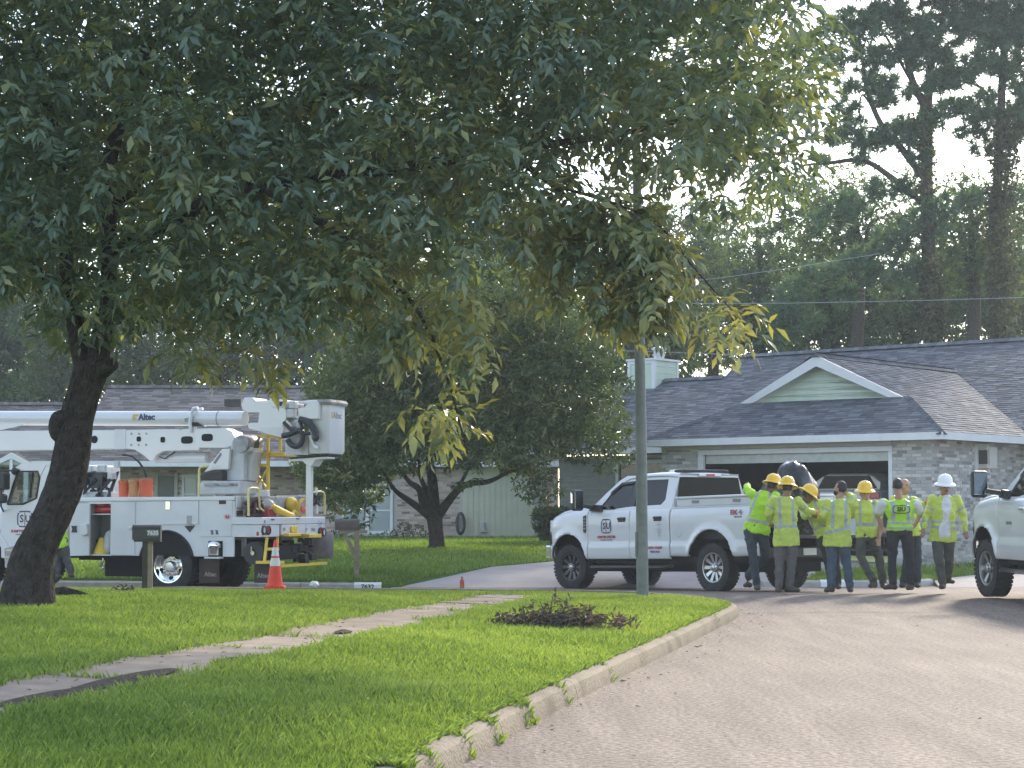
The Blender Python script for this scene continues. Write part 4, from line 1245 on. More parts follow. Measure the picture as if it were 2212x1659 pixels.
limb(T2, [(c2(780, 975), 0.144), (c2(850, 885, -.3), 0.108), (c2(920, 800, -.5), 0.090), (c2(1010, 745, -.8), 0.077), (c2(1150, 730, -1.2), 0.063), (c2(1300, 660, -1.4), 0.045), (c2(1480, 600, -1.4), 0.027)], 'branch', m_bark2)
limb(T2, [(c2(890, 830, -.4), 0.054), (c2(960, 720, .2), 0.045), (c2(1050, 560, .8), 0.032), (c2(1200, 400, 1.2), 0.018)], 'branch', m_bark2)
bl = []
LX2 = [690, 740, 790, 850, 900, 960, 1010, 1080, 1150, 1200, 1260, 1320, 1345]
LY2 = [1060, 1090, 1085, 1025, 1005, 1000, 1000, 1000, 1010, 985, 985, 985, 900]
UX2 = [690, 760, 850, 950, 1100, 1200, 1290, 1345]
UY2 = [830, 700, 620, 580, 570, 610, 700, 830]
for gx_ in range(690, 1350, 44):
    for gy_ in range(540, 1090, 44):
        for lay in range(3):
            x, y = gx_ + rb.uniform(-22, 22), gy_ + rb.uniform(-22, 22)
            lo, hi = np.interp(x, LX2, LY2), np.interp(x, UX2, UY2)
            if y > lo - 16 or y < hi + 12: continue
            k = 1 - abs(x - 1020) / 420
            Dp = D2 + [-3.0, -.3, 2.4][lay] * (.45 + .6 * max(0, k)) + rb.uniform(-.5, .5)
            r_ = pxr(rb.uniform(24, 40), Dp)
            bl.append((P3(x, y, Dp), (r_ * 1.2, r_ * 1.3, r_ * .8), 40))
for (x, y) in ((745, 1098), (770, 1105), (1165, 1055), (1150, 1040), (1180, 1050), (1000, 1020), (1320, 990), (1340, 960), (700, 1040)):
    bl.append((P3(x, y, D2 - 2.4), (.3, .3, .25), 26))
O, Dd, T = blob_twigs(bl)
arr = leaf_arrays(O, Dd, 6, .2, .19, .062, droop=.2, rosette=True)
tn = np.repeat(T + .46, 6) + RNG.normal(0, .2, len(O) * 6)
print('lawn tree leaves', len(tn))
fo = link('foliage', leaf_mesh('foliage', arr, tn, m_leaf2), T2); fo['kind'] = 'stuff'

# ------------------------------------------------------------------ woodland behind the houses
def wood_tree(label, x, ybase, D, lobes, dens=1.0, mat=None, tone=0, name='woodland_tree', leaf=.26):
    """lobes: (x, y, r) in picture units at distance D"""
    t = thing(name, label, 'tree', (0, 0, 0), group='trees of the wood behind the houses')
    top = min(l[1] for l in lobes)
    limb(t, [(P3(x, ybase, D), .28), (P3(x + 6, (ybase + top) / 2, D), .2), (P3(x - 4, top + 30, D), .08)], 'trunk', m_bark2, 8)
    for l in lobes[:4]:
        limb(t, [(P3(x, (ybase + l[1]) / 2 + 20, D), .1), (P3((x + l[0]) / 2, l[1] + 30, D), .07), (P3(l[0], l[1], D), .03)], 'branch', m_bark2, 6)
    B = []
    for (lx, ly, lr) in lobes:
        n = max(3, int(lr * lr / 240))
        for _ in range(n):
            a = rb.uniform(0, 6.28); q = math.sqrt(rb.random()) * lr
            dd = D + rb.uniform(-1, 1) * pxr(lr, D) * .8
            r_ = rb.uniform(.45, .85)
            B.append((P3(lx + q * math.cos(a), ly + q * math.sin(a) * .9, dd), (r_ * 1.15, r_ * 1.1, r_ * .75), int(32 * dens)))
    O, Dd, T = blob_twigs(B)
    arr = leaf_arrays(O, Dd, 6, .35, leaf, leaf * .42, droop=.15, rosette=True)
    tn = np.repeat(T * 1.5 + .42 + tone, 6) + RNG.normal(0, .16, len(O) * 6)
    fo = link('foliage', leaf_mesh('foliage', arr, tn, mat or m_leaf3), t); fo['kind'] = 'stuff'
    return t
wood_tree('soft green tree at the far left edge beyond the roofs', 40, 900, 84, [(-60, 760, 90), (40, 720, 70), (60, 800, 80), (-30, 860, 80), (20, 640, 50)], tone=.08)
wood_tree('dark tree with a pale trunk just left of the leaning trunk', 122, 900, 80, [(120, 690, 60), (150, 780, 60), (95, 850, 60), (140, 620, 45)])
wood_tree('bushy tree over the ranch roof just right of the leaning trunk', 300, 880, 82, [(290, 760, 60), (340, 810, 65), (260, 810, 50), (400, 800, 50), (330, 700, 60)], tone=.1)
wood_tree('brownish thin tree over the ranch roof left of the bucket', 455, 880, 85, [(450, 740, 50), (470, 800, 45), (440, 660, 55), (500, 780, 45)], tone=.05, mat=m_vine)
wood_tree('tree behind the near crown above the boom tip', 620, 880, 85, [(600, 700, 80), (660, 790, 70), (560, 790, 50), (640, 600, 70)])
wood_tree('tree behind the round lawn tree on its left', 800, 880, 85, [(790, 640, 90), (860, 720, 80), (760, 760, 70), (830, 540, 70)])
wood_tree('dark purple-brown tree between the near crown and the lawn tree', 1120, 860, 70, [(1090, 500, 80), (1150, 560, 70), (1060, 600, 70), (1190, 640, 70), (1130, 700, 80), (1210, 480, 50)], tone=-.25, mat=m_leaf2)
wood_tree('pale yellow-green tree behind the lamp post', 1330, 830, 78, [(1320, 700, 60), (1290, 770, 60), (1350, 620, 55), (1300, 560, 50), (1370, 780, 55)], tone=.22)
wood_tree('tree behind the chimney right of the lamp post', 1450, 830, 82, [(1440, 600, 60), (1470, 700, 65), (1420, 770, 60), (1490, 560, 55), (1400, 540, 45), (1430, 490, 40), (1500, 480, 36)], tone=.05)
wood_tree('yellowish tree top in the gap under the near crown', 1540, 820, 90, [(1530, 540, 48), (1560, 610, 60), (1540, 700, 70), (1590, 530, 40), (1560, 480, 36), (1620, 470, 34)], tone=.25)
wood_tree('dark low tree behind the house ridge', 1640, 800, 80, [(1640, 640, 70), (1620, 720, 65), (1690, 700, 60), (1660, 560, 48), (1690, 490, 42), (1740, 460, 40)], tone=-.05)
wood_tree('dark thicket tree behind the white gable', 1790, 800, 78, [(1780, 650, 70), (1760, 720, 60), (1840, 700, 65), (1800, 580, 50), (1870, 640, 50)], tone=-.15)
wood_tree('dark tree behind the main ridge between the two pines', 1960, 790, 80, [(1930, 680, 65), (1990, 650, 65), (2050, 690, 60), (2070, 620, 55), (2090, 560, 45)], tone=-.12)
wood_tree('brownish tree at the right edge behind the second pine', 2190, 780, 82, [(2120, 660, 60), (2190, 640, 60), (2230, 700, 70), (2110, 560, 45), (2220, 560, 55), (2215, 480, 35)], tone=.05)
wood_tree('tree beyond the right edge of the view', 2330, 780, 82, [(2330, 640, 90), (2300, 720, 90), (2400, 700, 90), (2340, 520, 70)])

# the mass of the wood behind, too deep to tell its trees apart
B = []
for x_ in range(-120, 2420, 34):
    top = 560 + 70 * mnoise.noise(Vector((x_ * .006, 3.1, 0))) + 30 * mnoise.noise(Vector((x_ * .02, 7.7, 0)))
    if x_ < 760: top += 90
    if x_ < 1130: top -= 420 + 90 * mnoise.noise(Vector((x_ * .011, 1.3, 4)))
    y_ = top
    while y_ < 905:
        r_ = rb.uniform(.7, 1.2); B.append((P3(x_ + rb.uniform(-24, 24), y_ + rb.uniform(-14, 14), 96 + rb.uniform(-3, 3)), (r_ * 1.2, r_, r_ * .8), 18)); y_ += 38
O, Dd, T = blob_twigs(B); arr = leaf_arrays(O, Dd, 5, .4, .36, .17, droop=.15, rosette=True)
wd = link('woodland', leaf_mesh('woodland', arr, np.repeat(T * 1.3 + .32, 5) + RNG.normal(0, .15, len(O) * 5), m_leaf3)); wd['kind'] = 'stuff'
# ------------------------------------------------------------------ tall pines with vine-clad trunks
def needles(name, pts, parent, n=34, ln=.34, w=.026, tone=0, up=.25):
    C = np.array([[p.x, p.y, p.z] for p in pts]); k = len(C)
    d = RNG.normal(0, 1, (k, n, 3)) + np.array([0, 0, up]); d /= np.linalg.norm(d, axis=2)[:, :, None]
    a = np.cross(d, RNG.normal(0, 1, (k, n, 3))); a /= np.linalg.norm(a, axis=2)[:, :, None]
    L = RNG.uniform(.6, 1.15, (k, n, 1)) * ln
    base = C[:, None] + d * L * .08
    V = np.stack([base - a * w, base + a * w, base + d * L], 2).reshape(-1, 3)
    q = k * n
    me = bpy.data.meshes.new(name); me.vertices.add(q * 3); me.vertices.foreach_set('co', V.ravel())
    me.loops.add(q * 3); me.loops.foreach_set('vertex_index', np.arange(q * 3)); me.polygons.add(q); me.polygons.foreach_set('loop_start', np.arange(q) * 3)
    t = np.repeat(RNG.normal(.45 + tone, .16, k), n) + RNG.normal(0, .12, q)
    at_ = me.attributes.new('tone', 'FLOAT', 'POINT'); at_.data.foreach_set('value', np.repeat(np.clip(t, 0, 1), 3).astype(np.float32))
    me.materials.append(m_pine); me.update(); me.validate()
    o = link(name, me, parent); o['kind'] = 'stuff'; return o
def puffs(pl, D, dens=1.0):
    """pine puffs: (x, y, rx, ry) in picture units"""
    out = []
    for (x, y, rx, ry) in pl:
        n = int(rx * ry / 42 * dens)
        for _ in range(n):
            a = rb.uniform(0, 6.28); q = math.sqrt(rb.random())
            out.append(P3(x + rx * q * math.cos(a), y + ry * q * math.sin(a), D + rb.uniform(-1, 1) * pxr(rx, D)))
    return out
def vine(parent, pts, D, rpx, n):
    q = catmull([Vector((x, y, 0)) for x, y in pts], 10)
    B = []
    for _ in range(n):
        p = q[int(rb.random() * .999 * len(q))]
        B.append((P3(p.x + rb.uniform(-rpx, rpx), p.y + rb.uniform(-12, 12), D - rb.uniform(0, .4)), (.22, .22, .3), 8))
    O, Dd, T = blob_twigs(B); Dd = Dd + np.array([0, -.2, -.5]); Dd /= np.linalg.norm(Dd, axis=1)[:, None]
    arr = leaf_arrays(O, Dd, 4, .15, .17, .11, droop=.5, rosette=True)
    o = link('vine', leaf_mesh('vine', arr, np.repeat(T * 1.5 + .45, 4) + RNG.normal(0, .2, len(O) * 4), m_vine), parent); o['kind'] = 'stuff'
DP = 64.0
PA = thing('pine_tree', 'tall forked pine behind the house, second from the right edge', 'tree')
q = lambda x, y: P3(x, y, DP)
limb(PA, [(q(2012, 800), 0.288), (q(2010, 700), 0.264), (q(2006, 560), 0.240), (q(2002, 420), 0.216), (q(2003, 300), 0.192), (q(2003, 235), 0.176)], 'trunk', m_bark3, 12)
limb(PA, [(q(2003, 240), 0.144), (q(1968, 165), 0.120), (q(1950, 60), 0.096), (q(1938, -80), 0.072), (q(1930, -320), 0.032)], 'branch', m_bark3)
limb(PA, [(q(2003, 240), 0.160), (q(2013, 124), 0.128), (q(2040, 30), 0.104), (q(2050, -120), 0.080), (q(2060, -380), 0.032)], 'branch', m_bark3)
limb(PA, [(q(2000, 390), 0.128), (q(1944, 317), 0.120), (q(1909, 278), 0.104), (q(1876, 205), 0.080), (q(1862, 120), 0.056), (q(1850, 40), 0.032)], 'branch', m_bark3)
limb(PA, [(q(1995, 440), 0.112), (q(1924, 382), 0.104), (q(1864, 347), 0.088), (q(1790, 352), 0.064), (q(1725, 358), 0.032)], 'branch', m_bark3)
limb(PA, [(q(1890, 240), 0.040), (q(1862, 205), 0.036), (q(1858, 260), 0.024), (q(1868, 330), 0.016)], 'branch', m_bark3, 6)
limb(PA, [(q(1938, 312), 0.040), (q(1890, 276), 0.032), (q(1840, 290), 0.016)], 'branch', m_bark3, 6)
limb(PA, [(q(2003, 470), 0.088), (q(1940, 520), 0.072), (q(1860, 570), 0.048), (q(1760, 620), 0.024)], 'branch', m_bark3)
limb(PA, [(q(2008, 500), 0.080), (q(2060, 450), 0.056), (q(2110, 430), 0.032)], 'branch', m_bark3)
limb(PA, [(q(1965, 170), 0.056), (q(1900, 60), 0.040), (q(1830, 10), 0.024)], 'branch', m_bark3)
pl = [(1840, 60, 70, 38), (1790, 120, 40, 25), (1880, 130, 50, 32), (1920, 40, 60, 40), (1980, 90, 50, 40), (2040, 60, 60, 50), (1830, 190, 36, 20), (1750, 90, 30, 18), (1930, 210, 34, 24),
      (2030, 180, 40, 28), (1960, 270, 30, 22), (1800, 300, 30, 14), (1760, 350, 34, 14), (1850, 340, 30, 14), (2020, 250, 36, 30), (1985, 330, 28, 36), (1960, 400, 30, 24), (1900, 410, 40, 24), (1850, 440, 50, 30), (1800, 470, 50, 26),
      (2060, 440, 60, 26), (2110, 420, 40, 24), (2000, 480, 60, 34), (1940, 520, 60, 36), (1870, 560, 50, 32), (1960, 590, 50, 34), (1900, 610, 36, 28), (1780, 590, 46, 26), (1720, 630, 50, 28), (1670, 680, 46, 26), (1740, 690, 40, 26), (1660, 730, 40, 20), (1830, 640, 36, 24),
      (1900, -60, 120, 60), (2050, -80, 110, 70), (1980, -180, 140, 80), (1990, -300, 110, 70)]
for _ in range(60):
    x_, y_ = rb.uniform(1770, 2090), rb.uniform(-60, 330)
    if rb.random() < .25 + (x_ - 1770) / 420: pl.append((x_, y_, rb.uniform(22, 46), rb.uniform(12, 26)))
needles('needles', puffs(pl, DP), PA)
vine(PA, [(2018, 770), (2022, 700), (2016, 620), (2010, 560)], DP - .3, 18, 90)
vine(PA, [(2002, 420), (2003, 330), (1985, 240)], DP - .3, 9, 20)
PB = thing('pine_tree', 'straight pine wrapped in vines near the right edge of the view', 'tree')
limb(PB, [(q(2156, 800), 0.234), (q(2152, 720), 0.218), (q(2148, 560), 0.195), (q(2148, 470), 0.179), (q(2156, 372), 0.164), (q(2164, 200), 0.133), (q(2172, 0), 0.101), (q(2180, -250), 0.047)], 'trunk', m_bark3, 12)
limb(PB, [(q(2162, 250), 0.070), (q(2120, 190), 0.055), (q(2070, 175), 0.031)], 'branch', m_bark3)
limb(PB, [(q(2166, 180), 0.070), (q(2220, 120), 0.055), (q(2280, 90), 0.031)], 'branch', m_bark3)
limb(PB, [(q(2170, 80), 0.062), (q(2120, 0), 0.047), (q(2080, -60), 0.023)], 'branch', m_bark3)
pl = [(2100, 150, 50, 32), (2160, 120, 60, 50), (2210, 180, 46, 34), (2120, 240, 44, 26), (2190, 60, 60, 44), (2110, 40, 60, 40), (2150, 290, 36, 24), (2090, 290, 34, 18), (2230, 280, 24, 18), (2250, 60, 60, 60), (2210, -40, 100, 60), (2120, -60, 80, 60), (2180, -180, 120, 80), (2060, 230, 26, 18), (2200, 420, 20, 16)]
for _ in range(40):
    x_, y_ = rb.uniform(2040, 2260), rb.uniform(-60, 330)
    pl.append((x_, y_, rb.uniform(22, 46), rb.uniform(14, 28)))
needles('needles', puffs(pl, DP), PB, tone=-.05)
wood_tree('loose leafy tree in the bright gap left of the forked pine', 1850, 800, 74, [(1850, 420, 45), (1800, 400, 36), (1900, 470, 50), (1770, 480, 45), (1830, 520, 60), (1720, 560, 50), (1960, 440, 40)], tone=.08, leaf=.2)
vine(PB, [(2168, 760), (2166, 640), (2158, 540), (2162, 430), (2170, 330), (2176, 240)], DP - .3, 20, 190)

wood_tree('loose green tree filling the gap between and right of the two pines', 2100, 800, 70, [(2090, 410, 42), (2120, 470, 46), (2060, 490, 46), (2205, 430, 42), (2190, 500, 50), (2100, 560, 55), (2210, 570, 55), (2030, 560, 50)], tone=.06, leaf=.2)
# ================================================================== vehicle materials
def paint(name, base, rough=.28, dirt=None):
    m = M(name, base, rough=rough, var=.03, scale=2, coat=.6, spec=.5, dark=dirt, dsc=3.0, dth=.62)
    return m
m_white = paint('white_paint', (.63, .645, .665))
m_white2 = M('white_body_paint', (.60, .62, .645), rough=.35, var=.05, scale=3, coat=.3)
m_dirtw = M('dusty_white_paint', (.66, .65, .62), rough=.5, var=.12, scale=4)
m_tyre = M('tyre_rubber', (.028, .028, .030), rough=.85, var=.25, scale=8, bump=.4, bscale=40)
m_rim = M('alloy_rim', (.55, .56, .57), rough=.3, metal=.9, var=.05)
m_rimd = M('dark_alloy_rim', (.10, .10, .105), rough=.4, metal=.7, var=.2)
m_chrome = M('chrome', (.75, .76, .78), rough=.12, metal=1, var=.02)
m_well = M('underbody', (.012, .012, .013), rough=.9, var=.3)
m_glassv = M_glass('vehicle_glass', (.72, .78, .76), .95)
m_glassd = M('privacy_glass', (.006, .008, .009), rough=.08, var=.1, spec=.1)
m_red = M('red_lens', (.45, .012, .015), rough=.2, var=.05, coat=.5)
m_amber = M('amber_lens', (.75, .22, .02), rough=.2, var=.05)
m_seat = M('seat_cloth', (.05, .05, .052), rough=.9)
m_navy = M('navy_print', (.045, .05, .13), rough=.5)
m_redp = M('red_print', (.36, .06, .07), rough=.5)
m_greyp = M('grey_print', (.22, .22, .24), rough=.5)
m_lamp = M('lamp_lens', (.6, .62, .64), rough=.1, coat=1, var=.05)

def wheel(parent, c, r, w, side, rim, steer=0.0, rimr=.62, spokes=10, style='spoke', dish=.05):
    """c: centre of the wheel's middle; side +1 shows its face towards +y"""
    W = thing('wheel', None, None, c, (0, 0, steer)); W.parent = parent
    Mx = Matrix.Rotation(R(-90), 4, 'X') if side > 0 else Matrix.Rotation(R(90), 4, 'X')   # local z -> +-y
    h = w / 2
    m = MB(); rr = r * rimr
    m.lathe([(rr, -h * .8), (r * .86, -h), (r * .965, -h * .86), (r, -h * .55), (r, h * .55), (r * .965, h * .86), (r * .86, h), (rr + .012, h * .9), (rr, h * .7)], 48, Mx)
    # tread blocks
    n = 40
    for i in range(n):
        a = 2 * math.pi * i / n
        for zz, sh in ((-h * .55, 0), (h * .55, .5)):
            b = a + sh * 2 * math.pi / n
            T = Mx @ Matrix.Rotation(b, 4, 'Z') @ Matrix.Translation((r - .004, 0, zz))
            m.box(-.012, .012, -r * .052, r * .052, -h * .40, h * .40, M=T)
    m.build('tyre', m_tyre, W, smooth=40)
    m = MB()
    m.lathe([(rr * .99, -h * .7), (rr * .97, h * .72), (rr * 1.0, h * .86), (rr * .93, h * .84), (rr * .90, h * .55), (rr * .86, -h * .2)], 40, Mx)
    if style == 'spoke':
        for i in range(spokes):
            T = Mx @ Matrix.Rotation(2 * math.pi * i / spokes, 4, 'Z')
            a, b = rr * .20, rr * .92
            wd0, wd1 = rr * .085, rr * .125
            z0 = h * .55
            m.add([T @ Vector(p) for p in [(a, -wd0, z0 - .02), (a, wd0, z0 - .02), (b, wd1, z0 + .015), (b, -wd1, z0 + .015), (a, -wd0, z0 - .07), (a, wd0, z0 - .07), (b, wd1, z0 - .05), (b, -wd1, z0 - .05)]],
                  [(0, 1, 2, 3), (7, 6, 5, 4), (0, 4, 5, 1), (1, 5, 6, 2), (2, 6, 7, 3), (3, 7, 4, 0)])
        m.lathe([(rr * .30, h * .5), (rr * .30, h * .62), (rr * .24, h * .7), (.0, h * .7)], 20, Mx)
    else:      # pressed steel truck wheel with dark discs for hand holes and a deep dish
        m.lathe([(rr * .90, -h * .1), (rr * .62, h * .15), (rr * .58, h * .05), (.0, h * .05)], 40, Mx)
    m.build('rim', rim, W, smooth=40)
    m = MB()
    m.lathe([(rr * .84, -h * .25), (0, -h * .25)], 24, Mx)
    m.build('brake_drum', m_well, W)
    if style != 'spoke':
        m = MB()
        for i in range(5):
            T = Mx @ Matrix.Rotation(2 * math.pi * i / 5 + .3, 4, 'Z') @ Matrix.Translation((rr * .70, 0, h * .06))
            m.ell((0, 0, 0), (rr * .10, rr * .10, .03), 10, 6, M=None) if False else m.lathe([(rr * .11, .0), (rr * .11, .035), (0, .036)], 12, T)
        m.build('painted_hand_hole', m_well, W)  # black discs painted for the shade inside the holes
        m = MB(); m.lathe([(rr * .34, h * .0), (rr * .34, h * .4), (rr * .26, h * .62), (0, h * .66)], 20, Mx)
        for i in range(10):
            T = Mx @ Matrix.Rotation(2 * math.pi * i / 10, 4, 'Z') @ Matrix.Translation((rr * .47, 0, h * .05)); m.lathe([(.014, 0), (.014, .05), (0, .052)], 6, T)
        m.build('hub', m_rim if rim is not m_rim else m_chrome, W, smooth=40)
    else:
        m = MB()
        m.lathe([(rr * .17, h * .6), (rr * .17, h * .8), (rr * .12, h * .86), (0, h * .86)], 16, Mx)
        for i in range(8):
            T = Mx @ Matrix.Rotation(2 * math.pi * i / 8, 4, 'Z') @ Matrix.Translation((rr * .25, 0, h * .62)); m.lathe([(.013, 0), (.013, .03), (0, .032)], 6, T)
        m.build('hub_cap', m_rim, W, smooth=40)
    return W

def emblem(parent, x, z, y, s, right=False):
    """the crew's badge: S and U in a cogged shield over two lines of lettering; reads towards +y"""
    e = thing('door_emblem', None, None); e.parent = parent
    ex, ey = (-1, 0, 0), (0, 0, 1)
    def ringpoly(a, b, n=24, p=4.0):
        o = []
        for k in range(n):
            t = 2 * math.pi * k / n; c, q = math.cos(t), math.sin(t)
            o.append((a * math.copysign(abs(c) ** (2 / p), c), b * math.copysign(abs(q) ** (2 / p), q)))
        return o
    m = MB(); n = 28
    A = ringpoly(s * .5, s * .46, n); B = ringpoly(s * .42, s * .385, n)
    m.add([(x - p[0], y, z + p[1]) for p in A] + [(x - p[0], y, z + p[1]) for p in B], [(i, (i + 1) % n, n + (i + 1) % n, n + i) for i in range(n) if i % 7 not in (3,)])
    m.build('badge_ring', m_navy, e)
    text('badge_letter', 'S', s * .58, m_navy, e, (x + s * .20, y, z - .0), ex, ey, depth=.001, bold=.004)
    text('badge_letter', 'U', s * .54, m_navy, e, (x - s * .205, y, z - .0), ex, ey, depth=.001, bold=.004)
    m = MB(); m.box(x - s * .02, x + s * .02, y - .001, y + .002, z - s * .42, z + s * .42); m.build('badge_bar', m_redp, e)
    text('lettering', 'SUMPTER UTILITIES', s * .205, m_redp, e, (x, y, z - s * .68), ex, ey, depth=.001, bold=.004)
    text('lettering', 'UNDERGROUND ELECTRIC', s * .095, m_greyp, e, (x, y, z - s * .86), ex, ey, depth=.001, bold=.002)
    return e

def pickup(name, label, loc, rot, kind):
    """crew-cab pickup; x forward, y to its left, origin under the rear axle"""
    P = thing(name, label, 'pickup truck', loc, rot)
    pm = m_white
    RA, FA, WR = 0.0, 4.06, .43
    AR = (.60, .565)                  # wheel arch radii rear, front
    XB, XF = -1.20, 4.74
    def arch(x, z):
        for ax, ar in ((RA, AR[0]), (FA, AR[1])):
            d = math.hypot(x - ax, z - .50)
            if d < ar: return ax, ar, d
        return None
    prof = [(.585, .93), (.60, .965), (.66, .985), (.83, .995), (.875, .972), (1.05, .978), (1.25, .985), (1.38, .975), (1.46, .95), (1.50, .915), (1.505, .86)]
    def topz(x):
        return np.interp(x, [XB, 1.1, 1.15, 3.2, 3.5, 3.9, 4.3, 4.6, 4.74], [1.50, 1.50, 1.50, 1.50, 1.52, 1.50, 1.455, 1.40, 1.33])
    bodyparts = {}
    def skin(nm, x0, x1, s, zmin=None, mat=None, top=True):
        xs = list(np.arange(x0, x1 - .01, .035)) + [x1]
        zs = []
        for i in range(len(prof) - 1):
            k = 3 if prof[i + 1][0] - prof[i][0] > .12 else 1
            for q in range(k): zs.append(prof[i][0] + (prof[i + 1][0] - prof[i][0]) * q / k)
        zs.append(prof[-1][0])
        V, idx, m = [], {}, MB()
        for i, x in enumerate(xs):
            tz = topz(x)
            for j, z in enumerate(zs):
                zz = z if z < 1.0 else 1.0 + (z - 1.0) * (tz - 1.0) / .505
                if x < 1.1 and zz < .64: zz = .64
                xx = x
                a = arch(xx, zz)
                y = float(np.interp(z, [p[0] for p in prof], [p[1] for p in prof]))
                # flared lips round the wheels, tuck-in at the nose
                for ax, ar in ((RA, AR[0]), (FA, AR[1])):
                    d = math.hypot(xx - ax, zz - .50)
                    if zz < 1.32: y += .045 * max(0, 1 - max(0, d - ar) / .16) ** 2
                y -= .10 * max(0, (xx - 4.35) / .4) ** 2
                if a:
                    ax, ar, d = a
                    k = ar / max(d, 1e-4)
                    xx = ax + (xx - ax) * k; zz = .50 + (zz - .50) * k
                    if zz < .585: zz = .585; xx = ax + math.copysign(math.sqrt(max(ar * ar - (zz - .5) ** 2, 0)), xx - ax)
                V.append((xx, s * y, zz))
        nz = len(zs)
        F_ = []
        for i in range(len(xs) - 1):
            for j in range(nz - 1):
                cx, cz = (xs[i] + xs[i + 1]) / 2, (zs[j] + zs[j + 1]) / 2
                c = [V[i * nz + j], V[(i + 1) * nz + j], V[(i + 1) * nz + j + 1], V[i * nz + j + 1]]
                if sum(1 for q in ((xs[i], zs[j]), (xs[i + 1], zs[j]), (xs[i + 1], zs[j + 1]), (xs[i], zs[j + 1])) if arch(*q)) >= 4: continue
                F_.append((i * nz + j, (i + 1) * nz + j, (i + 1) * nz + j + 1, i * nz + j + 1))
        m.add(V, F_)
        o = m.build(nm, mat or pm, P, smooth=45)
        sol = o.modifiers.new('thickness', 'SOLIDIFY'); sol.thickness = .03; sol.offset = 0
        return o
    for s in (1, -1):
        skin('bed_side', XB, 1.085, s)
        d2 = skin('rear_door', 1.115, 2.225, s)
        d1 = skin('front_door', 2.24, 3.455, s)
        skin('front_fender', 3.47, XF, s)
        bodyparts[s] = (d1, d2)
        for dr, hx in ((d1, 2.45), (d2, 1.43)):
            m = MB(); m.box(hx - .11, hx + .11, s * .985, s * 1.005, 1.27, 1.36); m.build('handle_recess', m_black if kind == 'work' else pm, dr, bevel=.012)
            m = MB(); m.box(hx - .12, hx + .10, s * 1.006, s * 1.03, 1.315, 1.35); m.build('handle', m_black if kind == 'work' else m_chrome, dr, bevel=.01)
    # underbody and wheel housings
    m = MB(); m.box(-1.15, 4.7, -.86, .86, .50, .62); m.box(-1.2, 4.6, -.5, .5, .34, .5); m.box(1.1, 3.4, -.86, .86, .6, 1.0)
    for ax in (RA, FA):
        m.box(ax - .66, ax + .66, -.60, .60, .5, 1.14)
        m.box(ax - .64, ax + .64, .60, .93, 1.06, 1.12); m.box(ax - .64, ax + .64, -.93, -.60, 1.06, 1.12)
        m.box(ax - .66, ax - .60, -.93, .93, .62, 1.06); m.box(ax + .60, ax + .66, -.93, .93, .62, 1.06)
    m.tube([(RA, -.7, WR), (RA, .7, WR)], .09, 10); m.tube([(FA, -.7, WR), (FA, .7, WR)], .08, 10); m.ell((RA, 0, WR), .17)
    m.build('chassis', m_well, P)
    # cab: pillars, roof, glass
    def yb(z): return .945 - max(0, z - 1.49) * .40
    def S_(x, z, s, off=0): return Vector((x, s * (yb(z) + off), z))
    def member(nm, poly, mat, th=.05, off=0.0):
        for s in (1, -1):
            m = MB(); n = len(poly)
            A = [S_(x, z, s, off) for x, z in poly]; B = [S_(x, z, s, off - th) for x, z in poly]
            m.add(A + B, [tuple(range(n)), tuple(range(2 * n - 1, n - 1, -1))] + [(i, (i + 1) % n, n + (i + 1) % n, n + i) for i in range(n)])
            m.build(nm, mat, P, smooth=30)
    rz = 2.09
    # window openings
    fw = [(3.20, 1.53), (3.06, 1.475), (2.84, 1.48), (2.66, 1.525), (2.30, 1.55), (2.36, 2.035), (2.68, 2.02), (2.92, 1.86)]
    rw = [(2.17, 1.555), (1.42, 1.57), (1.33, 1.66), (1.40, 2.035), (2.24, 2.045)]
    member('a_pillar', [(3.46, 1.52), (3.20, 1.53), (2.92, 1.86), (2.68, 2.02), (2.62, rz + .05), (2.80, 2.06), (3.10, 1.83)], pm)
    member('sill', [(3.46, 1.49), (1.10, 1.49), (1.10, 1.57), (1.42, 1.57), (2.17, 1.555), (2.30, 1.55), (2.66, 1.525), (2.84, 1.48), (3.06, 1.475), (3.20, 1.53), (3.46, 1.52)][:1] + [(1.10, 1.47), (1.10, 1.57), (1.42, 1.57), (2.17, 1.555), (2.30, 1.55), (2.66, 1.525), (2.84, 1.478), (3.06, 1.47), (3.20, 1.53), (3.46, 1.52)], pm)
    member('roof_rail', [(2.68, 2.02), (2.36, 2.035), (2.24, 2.045), (1.40, 2.035), (1.10, 2.03), (1.12, rz + .04), (2.62, rz + .05)], pm)
    member('b_pillar', [(2.30, 1.55), (2.17, 1.555), (2.24, 2.045), (2.36, 2.035)], m_black)
    member('c_pillar', [(1.42, 1.57), (1.10, 1.57), (1.10, 2.03), (1.40, 2.035), (1.33, 1.66)], pm)
    member('side_window', fw, m_glassv, .008, -.02)
    member('side_window', rw, m_glassv, .008, -.02)
    member('rain_visor', [(2.70, 2.02), (2.36, 2.035), (2.36, 1.99), (2.72, 1.975), (2.95, 1.80), (2.95, 1.85)], m_black, .01, .02)
    # roof skin
    xs = [2.64, 2.5, 2.2, 1.8, 1.4, 1.2, 1.10]; zo = [-.02, .03, .055, .06, .05, .03, .0]
    ys = [-.735, -.6, -.3, 0, .3, .6, .735]; yo = [-.03, .03, .055, .06, .055, .03, -.03]
    m = MB()
    m.add([(x, y, rz + a + b * .8) for x, a in zip(xs, zo) for y, b in zip(ys, yo)], [(i * 7 + j, i * 7 + j + 1, (i + 1) * 7 + j + 1, (i + 1) * 7 + j) for i in range(6) for j in range(6)])
